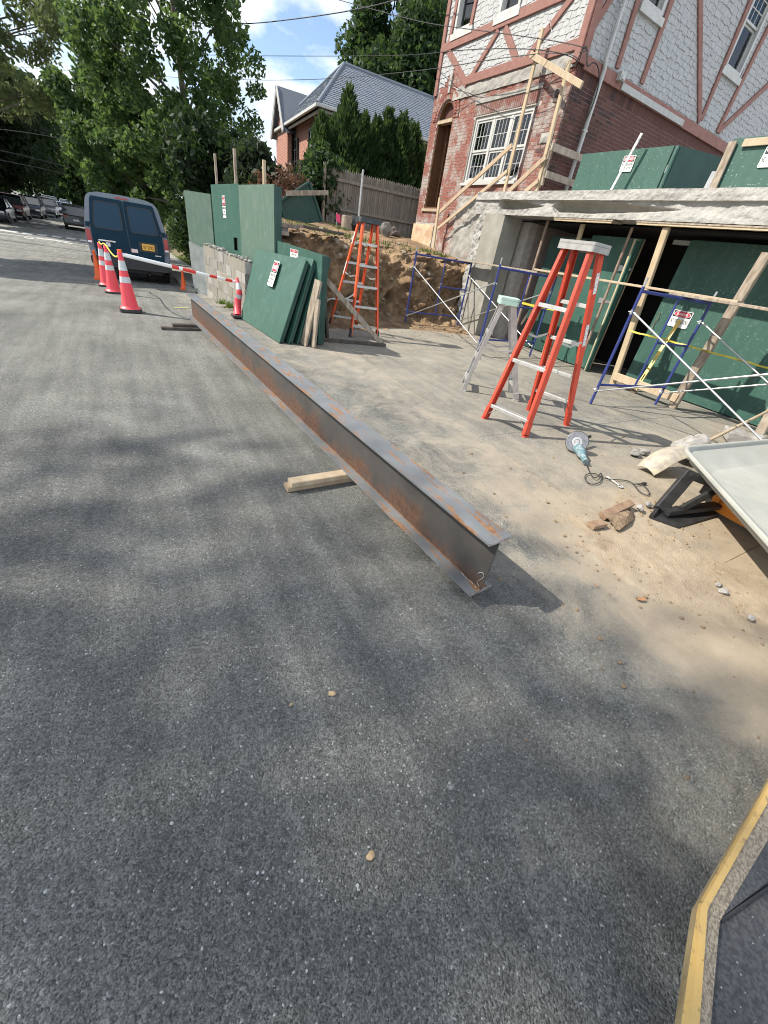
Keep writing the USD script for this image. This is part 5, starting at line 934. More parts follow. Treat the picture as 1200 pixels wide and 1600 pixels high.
c2p = cb(179, 458.5); cone('second large banded traffic cone, just behind the nearest one', c2p, .90, 'big', lean=(.02, 0))
c3p = cb(168, 448); cone('third large banded traffic cone, next to the van corner', c3p, .92, 'big', lean=(.03, 0))
c4p = cb(156, 437); cone('plain orange traffic cone farthest left beside the van', c4p, .70, 'small')
c5p = cb(288, 453); cone('small plain orange cone beside the far hoarding panel', c5p, .52, 'small')
c6p = G(372, 496); 
t6 = thing('traffic_cone', 'crooked slim traffic cone squeezed against the block wall', 'traffic cone', c6p)
pts6 = [c6p + A3(0, 0, .02), PX(372, 470, 1.90), PX(374, 458, 1.92), PX(372.5, 446, 1.92), PX(370.5, 434, 1.92)]; cc = curve(pts6, 26); rr6 = np.interp(np.linspace(0, 1, 26), [0, .05, 1], [.085, .075, .028])
obj('body', tube(cc, rr6, 16), M_cone, t6, smooth=40)
for a, b in ((9, 13), (15, 21)): obj('band', tube(cc[a:b], rr6[a:b] + .003, 16, False), M_refl, t6, smooth=40)
obj('base', ext(rrect(.24, .26, .04), c6p + A3(0, 0, .012), EXX, A3(0, 1, 0), .035), M_rubber, t6)
ba, bb = c1 + A3(.03, 0, .86), PX(371, 441, 1.93) - A3(.02, 0, 0); bt = thing('barrier_bar', 'red and white barrier bar spanning from cone to cone', 'barrier', (ba + bb) / 2)
cuts = [0, .39, .45, .485, .60, .73, .80, .885, .955, 1.0]; cols = 'wrwrwrwrw'
for k in range(9): obj('segment', tube([ba + (bb - ba) * cuts[k] , ba + (bb - ba) * cuts[k + 1]], .030 if k < 4 else .026, 10), M_barr if cols[k] == 'r' else M_barw, bt, smooth=40)
obj('end_ring', tube([ba - A3(.03, 0, .05), ba + A3(-.03, 0, .07)], .034, 12), M_coneo, bt, smooth=40)
obj('rope', tube(curve([c3p + A3(.03, 0, .93), (c3p + c2p) / 2 + A3(.02, 0, .90), c2p + A3(.02, 0, .91), (c1 + c2p) / 2 + A3(0, 0, .80), c1 + A3(0, 0, .90)], 40), .012, 6), M_rope, label='yellow rope slung between the tops of the large cones', cat='rope')

# ------------------------------------------------------------------ the van
vr, vl = GG(262, 447), GG(151, 432); vmid = (vr + vl) / 2
vy = float(np.interp(0, [0], [15.2])); vz = zg(vy + 1.2); vx = .27
van = thing('parked_van', 'dark blue van with silver sides parked beside the wall, seen from behind', 'van', (vx, vy, vz), math.radians(-2), tilt=math.radians(-1.5))
hw_prof = [(.0, .40), (.90, .40), (.955, .52), (.985, .72), (1.005, .95), (1.005, 1.12), (.99, 1.28), (.965, 1.42), (.86, 1.86), (.815, 1.97), (.74, 2.04), (.55, 2.085), (0, 2.10)]
def van_ring(y, zt, k=1.0, dz=0): return [(s * min(w * k, w), y, min(z, zt) + dz) for s, seq in ((1, hw_prof), (-1, hw_prof[-2:0:-1])) for w, z in seq]
secs = [(0, 2.10, .985), (.05, 2.10, 1.0), (.5, 2.1, 1.0), (2, 2.1, 1), (3.6, 2.09, 1), (3.95, 1.85, .98), (4.45, 1.32, .97), (4.7, 1.20, .96), (5.25, 1.08, .93), (5.42, .8, .9)]
rings = [van_ring(y, zt, k) for y, zt, k in secs]; n = len(rings[0]); v = np.array([p for r_ in rings for p in r_]); f = []
for i in range(len(rings) - 1):
    for j in range(n): k = (j + 1) % n; f += [(i*n+j, i*n+k, (i+1)*n+j), (i*n+k, (i+1)*n+k, (i+1)*n+j)]
e = (len(rings) - 1) * n; f += [(0, j + 1, j) for j in range(1, n - 1)] + [(e, e + j, e + j + 1) for j in range(1, n - 1)]
obj('body', (v, np.array(f)), M_vansilver, van, smooth=35, local=True)
rear = lambda pl, d0, th: ext(pl, A3(0, -d0, 0), EXX, EZ, th)       # on the rear face; EXX x EZ = -y
def vpoly(pts, r=.03): return Polygon(pts).buffer(-r).buffer(r, quad_segs=4)
dl = vpoly([(-.83, .60), (-.008, .60), (-.008, 1.985), (-.70, 1.985), (-.735, 1.93), (-.845, 1.40), (-.855, 1.05)]); dr_ = affinity.scale(dl, -1, 1, origin=(0, 0))
for pl in (dl, dr_):
    d_ = obj('rear_door', rear(pl, .0, .028), M_vanblue, van, local=True)
    w_ = affinity.translate(vpoly([(-.77, 1.30), (-.10, 1.30), (-.10, 1.88), (-.655, 1.88)], .06), 0, 0); w_ = w_ if pl is dl else affinity.scale(w_, -1, 1, origin=(0, 0))
    obj('window', rear(w_, .027, .006), M_vanglass, d_, local=True); obj('seal', rear(w_.buffer(.018).difference(w_.buffer(-.004)), .027, .010), M_black, d_, local=True)
for s in (-1, 1):
    L_ = lambda pts: affinity.scale(Polygon(pts), s, 1, origin=(0, 0))
    obj('tail_light', join(rear(L_([(.875, .92), (.985, .92), (.985, 1.24), (.875, 1.24)]), .0, .05)), M_tail, van, local=True)
    obj('lamp_lens', rear(L_([(.885, .93), (.975, .93), (.975, .975), (.885, .975)]), .05, .004), M_head, van, local=True)
    obj('belt_stripe', join(rear(L_([(.855, 1.29), (.965, 1.29), (.94, 1.40), (.85, 1.40)]), .0, .016), box((s * .993, 2.0, 1.33), (.012, 3.9, .10))), M_vanblue, van, local=True)
    obj('wheel', mv((lambda m: (m[0] @ np.array([[0, 0, 1], [0, 1, 0], [-1, 0, 0.0]]).T, m[1]))(lathe([(.0, -.11), (.20, -.11), (.22, -.09), (.34, -.115), (.365, -.08), (.365, .08), (.34, .115), (.22, .09), (.2, .11), (0, .11)], 24)), (s * .83, 1.15, .365)), M_rubber, van, smooth=35, local=True)
    obj('wheel', mv((lambda m: (m[0] @ np.array([[0, 0, 1], [0, 1, 0], [-1, 0, 0.0]]).T, m[1]))(lathe([(.0, -.11), (.20, -.11), (.22, -.09), (.34, -.115), (.365, -.08), (.365, .08), (.34, .115), (.22, .09), (.2, .11), (0, .11)], 24)), (s * .83, 4.55, .365)), M_rubber, van, smooth=35, local=True)
    obj('side_window', box((s * .93, 2.9, 1.62), (.06, 1.0, .42)), M_carglass, van, local=True)
    obj('lower_trim', box((s * .975, 2.4, .50), (.03, 4.4, .16)), M_black, van, local=True)
obj('bumper', join(ext(rrect(1.98, .20, .05, 0, .54), A3(0, -.01, 0), EXX, EZ, .15), ext(rrect(1.2, .03, .01, 0, .65), A3(0, -.02, 0), EXX, EZ, .13)), M_black, van, local=True)
obj('underbody', join(box((0, 2.4, .36), (1.5, 4.4, .14)), tube([A3(-.75, 1.15, .33), A3(.75, 1.15, .33)], .06, 8), lathe([(0, -.12), (.13, -.1), (.16, 0), (.13, .1), (0, .12)], 12, (0, 1.15, .33)), tube([A3(.38, -.02, .30), A3(.38, .9, .32)], .03, 8), box((.0, .15, .42), (1.6, .2, .10)), tube([A3(-.45, .55, .28), A3(.3, .55, .28)], .17, 14)), M_black, van, local=True)
obj('plate_recess', rear(rrect(.46, .24, .02, .46, .98), .028, .006), M_black, van, local=True)
pt = obj('license_plate', rear(rrect(.31, .155, .015, .46, .985), .034, .004), M_plate, van, local=True)
tm = meshkit.text_mesh('97 1EXI', .075, .001, bold=True); vt = np.array(tm.vertices); vt[:, 0] *= .26 / vt[:, 0].max(); obj('lettering', (A3(.33, -.038, .945) + vt[:, :1] * EXX + vt[:, 1:2] * EZ - vt[:, 2:] * A3(0, 1, 0), np.array(tm.faces)), M_vanblue, pt, local=True)
obj('door_handle', join(rear(rrect(.16, .09, .02, .10, .86), .028, .012), lathe([(0, 0), (.035, 0), (.035, .02), (0, .02)], 12)[:1] and rear(Point(.10, .86).buffer(.03), .04, .008)), M_chrome, van, local=True)
obj('sticker', rear(rrect(.10, .10, .01, -.52, .93), .028, .003), M_label, van, local=True)
obj('lettering_strip', rear(rrect(.40, .03, .01, -.53, 1.015), .028, .004), M_chrome, van, local=True); obj('lettering_strip', rear(rrect(.16, .025, .01, .68, .80), .028, .004), M_chrome, van, local=True)
obj('brake_light', rear(rrect(.30, .035, .012, 0, 2.03), -.03, .05), M_tail, van, local=True)
obj('hinge', join(*[rear(rrect(.05, .05, .01, s * .845, z), .0, .04) for s in (-1, 1) for z in (.85, 1.32, 1.7) if z < 1.4]), M_black, van, local=True)

# ------------------------------------------------------------------ cars parked down the street
def car(name, label, col, kind, group=None):
    t = thing('parked_car', label, 'car', (0, 0, 0), group=group); m = mat('car_paint_' + name, col, .3, metal=.3, coat=.7); W_ = .9
    if kind == 'suv': Lg, low, belt, roofz, cab = 4.7, .32, 1.05, 1.72, [(.05, 1.05), (.30, 1.68), (2.9, 1.74), (3.55, 1.08)]
    else: Lg, low, belt, roofz, cab = 4.6, .28, .92, 1.45, [(.55, .95), (1.15, 1.40), (2.55, 1.45), (3.35, .95)]
    side = Polygon([(0, low + .15), (.05, low), (Lg - .1, low), (Lg, low + .2), (Lg - .02, .72), (Lg - .35, .86), (Lg - 1.15, belt), (.4, belt + .02), (.04, belt - .03)]).buffer(-.05).buffer(.05, quad_segs=4)
    holes = [Point(x, .33).buffer(.38) for x in (.85, Lg - .85)]
    v, f = T(trimesh.creation.extrude_polygon(side.difference(unary_union(holes)), 2 * W_, engine='earcut')); v = np.stack([v[:, 2] - W_, v[:, 0], v[:, 1]], -1); k = np.clip(np.minimum(v[:, 1], Lg - v[:, 1]) / .5, 0, 1); v[:, 0] *= .88 + .12 * np.sqrt(k)
    obj('body', (v, f), m, t, local=True, smooth=25)
    v, f = T(trimesh.creation.extrude_polygon(Polygon(cab), 2, engine='earcut')); z = np.clip((v[:, 1] - belt) / (roofz - belt), 0, 1); v = np.stack([(v[:, 2] - 1) * (W_ - .04 - .17 * z), v[:, 0], v[:, 1]], -1); obj('glasshouse', (v, f), M_carglass, t, local=True)
    v2 = v.copy(); top_ = Polygon([(cab[1][0] - .06, cab[1][1] - .03), (cab[1][0], cab[1][1] + .02), (cab[2][0], cab[2][1] + .02), (cab[2][0] + .12, cab[2][1] - .03)]); rv, rf2 = T(trimesh.creation.extrude_polygon(top_, 2, engine='earcut')); obj('roof', (np.stack([(rv[:, 2] - 1) * (W_ - .195), rv[:, 0], rv[:, 1]], -1), rf2), m, t, local=True)
    pil = [bar(A3(s * (W_ - .05), cab[i][0], cab[i][1]), A3(s * (W_ - .20), cab[j][0], cab[j][1]), .05, .06) for s in (-1, 1) for i, j in ((0, 1), (3, 2))] + [bar(A3(s * (W_ - .045), (cab[1][0] + cab[2][0]) / 2, belt), A3(s * (W_ - .195), (cab[1][0] + cab[2][0]) / 2, cab[2][1]), .04, .07) for s in (-1, 1)]; [obj('pillar', q_, m, t, local=True) for q_ in pil]
    for s in (-1, 1):
        for x in (.85, Lg - .85): obj('wheel', mv((lambda q: (q[0] @ np.array([[0, 0, 1], [0, 1, 0], [-1, 0, 0.0]]).T, q[1]))(lathe([(0, -.09), (.19, -.09), (.21, -.10), (.31, -.10), (.33, -.07), (.33, .07), (.31, .10), (.21, .1), (.19, .09), (0, .09)], 18)), (s * (W_ - .12), x, .33)), M_rubber, t, local=True, smooth=35)
        obj('tail_light', box((s * .68, .02, belt - .13), (.30, .06, .14)), M_tail, t, local=True); obj('headlight', box((s * .64, Lg - .05, .70), (.34, .10, .13)), M_head, t, local=True)
        obj('mirror', box((s * (W_ + .06), cab[3][0] - .35, belt + .05), (.16, .1, .12)), m, t, local=True)
    obj('number_plate', box((0, -.0, .72), (.4, .03, .13)), M_label, t, local=True); [obj('bumper', box((0, yq, .42), (1.6, .1, .16)), M_black, t, local=True) for yq in (-.01, Lg)]
    return t
def place(t, px, py, rz=0.0, dx=0):
    p = GG(px, py) if not isinstance(px, tuple) else A3(*px); x = stage.GetPrimAtPath(t.path); UsdGeom.Xformable(x).GetOrderedXformOps()[0].Set(Gf.Vec3d(p[0] + dx, p[1], zg(p[1]))); UsdGeom.Xformable(x).GetOrderedXformOps()[1].Set(math.degrees(rz)); return p
G_ = 'cars parked along the far left kerb'
s1 = car('parked_suv', 'dark green-black car leaving ahead of the van, on the right of the street', (.02, .024, .026), 'suv'); place(s1, 123, 361, .06)
fx, fy_ = -6.9, 47.
row = [('parked_car', 'dark navy car at the left edge, nearest of the kerbside row', (.015, .02, .035), 'sedan'), ('red_car', 'dark red car second in the kerbside row', (.045, .007, .009), 'suv'), ('black_suv', 'black tall car third in the kerbside row', (.015, .015, .017), 'suv'), ('silver_car', 'silver car fourth in the kerbside row', (.28, .29, .30), 'suv'), ('white_car', 'white car last in the kerbside row', (.7, .7, .7), 'sedan')]
def at(px, py, y): d = ray(px, py); return A3(d[0] / d[1] * y, y, zg(y))
for (nm, lb, co, kd), (q, y) in zip(row, (((8, 345), 49), ((34, 343), 56), ((60, 341), 63), ((82, 339), 70), ((103, 337), 77))):
    t = car(nm, lb, co, kd, G_); p = at(*q, y); place(t, tuple(p), 0, math.pi)
s5 = car('grey_suv', 'grey-blue tall car far down the middle of the street', (.16, .19, .24), 'suv'); place(s5, 84, 328, math.pi)
s6 = car('pale_car', 'pale silver car farthest away beside the roof of the van', (.6, .62, .64), 'sedan'); place(s6, 132, 329, .0)
copy(s6, 'white car behind the grey-blue one far down the street', (GG(107, 327)[0], GG(107, 327)[1], zg(GG(107, 327)[1])), math.pi)

# ------------------------------------------------------------------ tools, rubble, the tray and the yellow machine edge
gp = G(903, 716) * A3(1, 1, 0); gd = unit(G(937, 755) - G(893, 695)); gd[2] = 0; gd = unit(gd); gs = A3(gd[1], -gd[0], 0)
gr = thing('angle_grinder', 'dusty blue-green angle grinder with a steel disc lying on the apron', 'grinder', gp)
gq = lambda l, s, z: gp + gd * l + gs * s + EZ * z
obj('body', tube([gq(-.13, 0, .075), gq(-.10, 0, .075), gq(.02, 0, .07), gq(.05, 0, .068), gq(.07, 0, .065), gq(.16, 0, .055), gq(.20, 0, .052)], [.045, .052, .050, .046, .034, .028, .034], 14), mat('grinder_teal', (.09, .17, .20), .6, dirt=((.42, .44, .42), 22.0, .48, .68)), gr, smooth=45)
obj('gear_head', tube([gq(-.13, 0, .075), gq(-.17, 0, .08), gq(-.215, 0, .09), gq(-.23, 0, .09)], [.046, .046, .036, .02], 12), M_alu, gr, smooth=45)
dn_ = unit(A3(-.70, -.50, .42)); dc = gq(-.20, 0, .105) + unit(A3(-.70, -.50, .42)) * .055; a1 = unit(np.cross(dn_, gd)); a2 = np.cross(dn_, a1)
def disc(prof, c, n_=32): v, f = lathe(prof, n_); return c + v[:, :1] * a1 + v[:, 1:2] * a2 + v[:, 2:] * dn_, f
obj('disc', disc([(.0, .002), (.022, .002), (.022, 0), (.112, 0), (.115, .0015), (.112, .003), (.03, .003), (.0, .004)], dc), mat('disc_steel', (.30, .30, .31), .4, metal=.7, col2=(.20, .20, .21), scale=30), gr, smooth=30)
obj('flange', disc([(0, .012), (.022, .010), (.024, .003), (.05, .003), (.052, .0045), (.046, .006), (.03, .006)], dc), M_alu, gr, smooth=30)
obj('guard', disc([(.118, -.02), (.122, -.02), (.122, .006), (.118, .006)], dc - dn_ * .004, 20), M_darkwood, gr)
h0 = gq(-.18, .03, .10); h1 = G(922, 682, .12); obj('side_handle', tube([h0, h0 + (h1 - h0) * .25, h0 + (h1 - h0) * .3, h1], [.012, .014, .022, .019], 10), M_black, gr, smooth=45)
cp = [gq(.20, 0, .05), G(930, 748, .02), G(938, 741, .012), G(939, 750, .01), G(932, 757, .01), G(920, 757, .01), G(913, 748, .012), G(918, 742, .01), G(930, 742, .01), G(942, 748, .014), G(960, 751, .01), G(975, 752, .01), G(988, 757, .01), G(996, 767, .014), G(1008, 775, .01), G(1013, 774, .01), G(1012, 768, .01), G(1003, 760, .01), G(990, 758, .016), G(1003, 757, .012)]
for p in cp[1:]: p[2] += .012
obj('cord', tube(curve(cp, 160), .0048, 6), M_rubber, gr, smooth=50); obj('plug', tube([cp[-1], cp[-1] + (G(1008, 757, .02) - G(1003, 757, .02))], .014, 8), M_rubber, gr)
a, b = G(948, 744, .02), G(970, 760, .02); wr_ = thing('wrench', 'small pale pin wrench lying on the grinder cord', 'wrench', a)
obj('handle', bar(a, b, .026, .006), M_white, wr_); obj('end', ext(Point(0, 0).buffer(.026).difference(Point(.004, 0).buffer(.010)), b - EZ * .003, EXX, A3(0, 1, 0), .006), M_white, wr_)
# shovel
sa, sb_ = G(1078, 703, .20), PX(1205, 640, 7.3); sd_ = unit(sb_ - sa); sh = thing('shovel', 'shovel with wooden handle leaning over broken concrete behind the tray', 'shovel', sa)
obj('handle', tube([sa + sd_ * .22, sa + (sb_ - sa) * 1.15], .019, 10), M_wood[0], sh, smooth=45); obj('socket', tube([sa - sd_ * .04, sa + sd_ * .24], [.012, .023], 10), M_black, sh, smooth=45)
tip, tl, tr = G(1008, 736, .03), G(1022, 703, .20), G(1052, 712, .13)
us, vs = np.linspace(-1, 1, 13), np.linspace(0, 1, 12); Ut, Vt = np.meshgrid(us, vs); wid = np.where(Vt < .12, .72 + Vt * 2.3, 1.0) ; cen = sa + (tip - sa) * 0
root_c = G(1070, 704, .235); ax_ = tip - root_c; side = unit(np.cross(ax_, EZ)) * .125; upn = unit(np.cross(side, ax_)); upn = upn if upn[2] > 0 else -upn
P = root_c + Vt[..., None] * ax_ + (Ut * np.interp(Vt, [0, .1, .55, .85, 1], [.75, 1, 1, .95, .82]))[..., None] * side + ((1 - Ut ** 2) * .045 + .06 * np.sin(Vt * 3.1))[..., None] * upn
n, m = Ut.shape; i, j = np.meshgrid(np.arange(n - 1), np.arange(m - 1), indexing='ij'); a = i * m + j; Fq = np.vstack([np.stack([a, a + 1, a + m + 1], -1).reshape(-1, 3), np.stack([a, a + m + 1, a + m], -1).reshape(-1, 3)])
Pv = P.reshape(-1, 3); obj('blade', join((Pv, Fq), (Pv - upn * .004, Fq[:, ::-1])), mat('worn_shovel_steel', (.34, .30, .25), .55, metal=.3, col2=(.46, .42, .34), scale=14, dirt=((.55, .50, .33), 7.0, .5, .7)), sh, smooth=45)
# broken concrete
def rubble(q, s, label, seed, m=None, z=0.0, name='concrete_chunk'): p = G(*q) * A3(1, 1, 0); obj(name, rock((p[0], p[1], .012 + z), s, seed, 2, .3), m or M_rub, label=label, cat='rubble')
M_rub = mat('grey_rubble', (.20, .19, .175), .9, col2=(.33, .315, .295), scale=9, bump=.7, bscale=30, bdist=.012)
rubble((1070, 722), (.26, .20, .19), 'large rough concrete chunk under the shovel blade', 1, M_rub)
rubble((1108, 735), (.19, .14, .10), 'flat pale concrete chunk between the shovel and the black bracket', 2)
rubble((990, 713), (.075, .06, .05), 'small white concrete chunk left of the shovel blade', 3)
rubble((1003, 711), (.06, .06, .05), 'small tan concrete lump next to the shovel tip', 4, M_rub)
p = G(1145, 690); obj('concrete_chunk', mv(bar(A3(-.22, 0, .08), A3(.24, .03, .08), .26, .13), (p[0], p[1], .012), .5), M_rub, label='grey concrete block behind the tray, near the garage door', cat='rubble')
rubble((1178, 694), (.22, .14, .09), 'broken concrete slab piece behind the tray at the right edge', 6, M_rub)
rubble((997, 800), (.042, .036, .032), 'pale stone beside the brick piece, left of the black bracket', 7)
rubble((1010, 793), (.045, .03, .026), 'second pale stone close to the black bracket', 8, M_rub)
rubble((1126, 928), (.035, .028, .02), 'small grey stone lying on the sand at the right', 9, M_rub); rubble((1169, 970), (.024, .02, .018), 'white pebble lying on the sand near the right edge', 10); rubble((1120, 917), (.03, .02, .016), 'tiny tan stone lying on the sand above the grey stone', 13, M_rub)
M_tanc = mat('tan_sand_crumb', (.42, .29, .16), .95, col2=(.5, .37, .22), scale=90)
rubble((519, 1085), (.017, .015, .004), 'small tan crumb of sand on the dark asphalt', 41, M_tanc, -.008, 'sand_crumb'); rubble((579, 1337), (.015, .012, .003), 'tan crumb of sand on the asphalt near the bottom of the picture', 42, M_tanc, -.008, 'sand_crumb'); rubble((455, 1102), (.008, .006, .003), 'tiny orange crumb left of the larger tan crumb', 43, M_tanc, -.008, 'sand_crumb')
rubble((703, 1233), (.010, .008, .008), 'white pebble alone on the dark asphalt', 11)
rubble((1135, 682), (.06, .05, .035), 'small white lump near the concrete block', 12)
a, b = G(935, 803, .05), G(982, 798, .03); 
a = G(938, 812); b = G(980, 795); obj('brick_piece', bar(a + EZ * .035, b + EZ * .065, .07, .035, up=A3(-.3, -.3, 1)), mat('muddy_brick', (.19, .115, .075), .9, col2=(.27, .19, .12), scale=12, bump=.5), label='muddy brick tilted on a clod of earth', cat='brick')
a = G(920, 826); b = G(940, 822); obj('brick_piece', bar(a + EZ * .03, b + EZ * .03, .075, .035), mat('muddy_brick', (.3, .17, .1)), label='broken muddy brick end lying in front of the tilted brick', cat='brick')
cl = G(966, 815); obj('earth_clod', rock((cl[0], cl[1], -.015), (.17, .11, .045), 33, 3, .5), mat('dark_clod', (.13, .085, .055), .95, col2=(.26, .19, .12), scale=12, bump=1.0, bscale=40, bdist=.02), label='clod of dark earth under the tilted brick', cat='earth')
M_leafd = mat('dry_leaf', (.30, .14, .07), .8, col2=(.38, .22, .12), scale=40)
for q, s, lb in (((999, 939), .035, 'curled brown leaf at the edge of the sand'), ((931, 917), .014, 'tiny dark brown leaf on the asphalt edge')):
    p = G(*q); us_, vs_ = np.meshgrid(np.linspace(-1, 1, 7), np.linspace(-1, 1, 5)); X_ = us_ * s; Y_ = vs_ * s * .45 * np.sqrt(np.maximum(1 - us_ ** 2, .02)); Z_ = .004 + s * .22 * vs_ ** 2 + s * .1 * us_ ** 2
    n, m = us_.shape; i, j = np.meshgrid(np.arange(n - 1), np.arange(m - 1), indexing='ij'); a = i * m + j
    obj('fallen_leaf', (rot2(np.stack([X_, Y_, Z_], -1).reshape(-1, 3), s * 77) + p * A3(1, 1, 0) + EZ * .008, np.vstack([np.stack([a, a + 1, a + m + 1], -1).reshape(-1, 3), np.stack([a, a + m + 1, a + m], -1).reshape(-1, 3)])), M_leafd, label=lb, cat='leaf' if 'leaf' in lb else 'crumb', smooth=True)
# wheeled tub: pale tray tipped over an orange frame with a black foot
A_, B_, C_ = G(1066, 697, .47), G(1215, 862, .43), G(1230, 683, .50); D_ = C_ + (B_ - A_)
tub = thing('mortar_tub', 'pale grey plastic tub on orange steel frame with black foot, right edge', 'wheelbarrow', G(1110, 800))
nu = 44; e1, e2 = B_ - A_, C_ - A_; l1_, l2_ = np.linalg.norm(e1), np.linalg.norm(e2); e1u, e2u = e1 / l1_, e2 / l2_; tn = unit(np.cross(e1u, e2u)); tn = tn if tn[2] > 0 else -tn
def ringp(off, dz, r_): pl = Polygon([(0, 0), (l1_ * 1.25, 0), (l1_ * 1.25, l2_), (0, l2_)]).buffer(-off - r_).buffer(r_, quad_segs=8); cs = np.array([pl.exterior.interpolate(k / 96, normalized=True).coords[0] for k in range(96)]); return A_ + cs[:, :1] * e1u + cs[:, 1:] * e2u + tn * dz
layers = [ringp(.030, -.030, .10), ringp(0, -.024, .10), ringp(0, -.005, .10), ringp(.012, .004, .10), ringp(.034, .003, .095), ringp(.044, -.012, .09), ringp(.062, -.055, .08), ringp(.10, -.10, .08), ringp(.20, -.128, .07), ringp(.38, -.135, .05)]
v = np.vstack(layers); f = []
for i in range(len(layers) - 1):
    for j in range(96): k = (j + 1) % 96; f += [(i*96+j, (i+1)*96+j, i*96+k), (i*96+k, (i+1)*96+j, (i+1)*96+k)]
cidx = len(v); v = np.vstack([v, layers[-1].mean(0)]); e = (len(layers) - 1) * 96; f += [(e + j, cidx, e + (j + 1) % 96) for j in range(96)]
under = [ringp(.030, -.030, .10), ringp(.24, -.11, .10), ringp(.36, -.14, .10)]; uv_ = np.vstack(under); uf = [q for i in range(2) for j in range(96) for q in ((i*96+j, (i+1)*96+j, i*96+(j+1) % 96), (i*96+(j+1) % 96, (i+1)*96+j, (i+1)*96+(j+1) % 96))]
obj('tray', join((v, np.array(f)), (uv_, np.array(uf))), mat('dusty_grey_poly', (.27, .275, .25), .75, col2=(.33, .332, .30), scale=3, dirt=((.34, .31, .25), 2.6, .55, .8), bump=.15, bscale=40), tub, smooth=50)
M_or = mat('orange_frame_paint', (.72, .24, .012), .45, col2=(.60, .19, .012), scale=5, dirt=((.30, .17, .08), 7.0, .6, .8))
fa_, fb2 = G(1116, 806, .045), G(1222, 866, .045); fz_ = unit((fb2 - fa_) * A3(1, 1, 0)); FL = np.linalg.norm((fb2 - fa_)[:2]) + .6
pl = Polygon([(0, 0), (FL, 0), (FL, .22), (.05, .24), (-.03, .19)]).difference(unary_union([rrect(.14, .07, .03, .24, .135), rrect(.15, .07, .03, .70, .125), rrect(.15, .07, .03, 1.1, .125)]))
fo = fa_ + A3(.13, .10, 0); obj('frame_plate', ext(pl, fo, fz_, unit(EZ + A3(.1, .1, 0)), .012), M_or, tub); obj('frame_inner', ext(pl.envelope.buffer(-.01), fo + A3(.22, .18, 0), fz_, EZ, .012), M_black, tub)
obj('frame_rib', join(bar(fo + EZ * .05 + A3(-.02, -.02, 0), fo + A3(.0, .0, .22), .05, .02, up=A3(-1, 0, 0)), bar(fo + fz_ * .05 + EZ * .10 + A3(-.02, -.03, 0), fo + fz_ * .17 + EZ * .06 + A3(-.02, -.03, 0), .03, .03)), M_or, tub)
def bl(pts, w, h, up=(0, 0, 1)): return join(*[bar(pts[i], pts[i + 1], w, h, up=A3(*up)) for i in range(len(pts) - 1)])
t0_ = G(1078, 741, .33); b0 = G(1031, 803, .03); b1 = G(1062, 812, .03); hub = G(1070, 795, .10)
obj('foot_leg', join(bar(G(1030, 797, .05), t0_, .10, .06, up=A3(-.6, -.6, .4)), bar(t0_ + A3(-.02, .0, 0), G(1130, 762, .29), .08, .06), bar(G(1063, 796, .09), G(1122, 764, .26), .05, .06, up=A3(-.6, -.6, .4))), M_black, tub)
obj('foot_shoe', join(quad_slab([G(1016, 808, .02), G(1061, 824, .02), G(1131, 800, .04), G(1082, 782, .05)], EZ, .02), bar(G(1040, 800, .06), G(1120, 790, .10), .08, .05), bar(G(1018, 806, .03), G(1034, 788, .05), .03, .05)), M_black, tub)
# yellow machine edge in the lower right corner
zy = .45; Yp = [G(1290, 1062, zy), G(1200, 1222, zy), G(1090, 1415, zy), G(1064, 1600, zy), G(1052, 1700, zy)]
inn = [G(x, y, zy) for x, y in ((1330, 1100), (1216, 1292), (1131, 1437), (1118, 1600), (1112, 1700))]
mid_ = [a + (b - a) * t for a, b, t in zip(Yp, inn, (.32, .3, .30, .46, .5))]; mid0 = [a + (b - a) * t for a, b, t in zip(Yp, inn, (.06, .06, .06, .22, .26))]
ym = thing('loader_bucket', 'yellow-edged steel skip bucket with dusty rim and dark bed, bottom right corner', 'bucket', Yp[2] * A3(1, 1, 0))
M_yel = mat('yellow_machine_paint', (.62, .40, .12), .6, col2=(.52, .35, .13), scale=14, dirt=((.22, .16, .09), 42.0, .57, .66), bump=.2)
M_dust = mat('gritty_rim', (.20, .165, .12), .95, col2=(.42, .35, .26), scale=160, detail=3, lo=.42, hi=.58, dirt=((.50, .40, .27), 14.0, .55, .8), bump=1.0, bscale=240, bdist=.004)
M_bed = mat('dark_gritty_bed', (.045, .047, .05), .8, col2=(.095, .097, .10), scale=120, detail=4, lo=.4, hi=.62, dirt=((.15, .14, .12), 7.0, .56, .8), spots=((.4, .4, .38), 60.0, .10), bump=.8, bscale=160, bdist=.004)
def ribbon(Aa, Bb): Aa, Bb = np.array(Aa), np.array(Bb); n = len(Aa); i = np.arange(n - 1); return np.vstack([Aa, Bb]), np.vstack([np.stack([i, i + 1, i + n + 1], -1), np.stack([i, i + n + 1, i + n], -1)])
def dens(L_, n=24): p = np.array(L_); s_ = np.r_[0, np.cumsum(np.linalg.norm(np.diff(p, axis=0), axis=1))]; q = np.linspace(0, s_[-1], n * 4); return np.stack([np.interp(q, s_, p[:, k]) for k in range(3)], -1)
lowr = [p + (b - p) * (-.12, -.10, -.06, -.02, 0)[k] * 0 + A3(.004, -.004, -.035) for k, (p, b) in enumerate(zip(Yp, inn))]
low2 = [p + (b - p) * .9 + A3(0, 0, -.06) for p, b in zip(Yp, inn)]
dn3 = lambda dz: (lambda L_: [p + EZ * dz for p in L_])
obj('outer_side', ribbon(dens(lowr), dens(Yp)), mat('dusty_yellow_side', (.36, .26, .12), .8, col2=(.46, .35, .18), scale=10, dirt=((.24, .18, .11), 18.0, .5, .7)), ym)
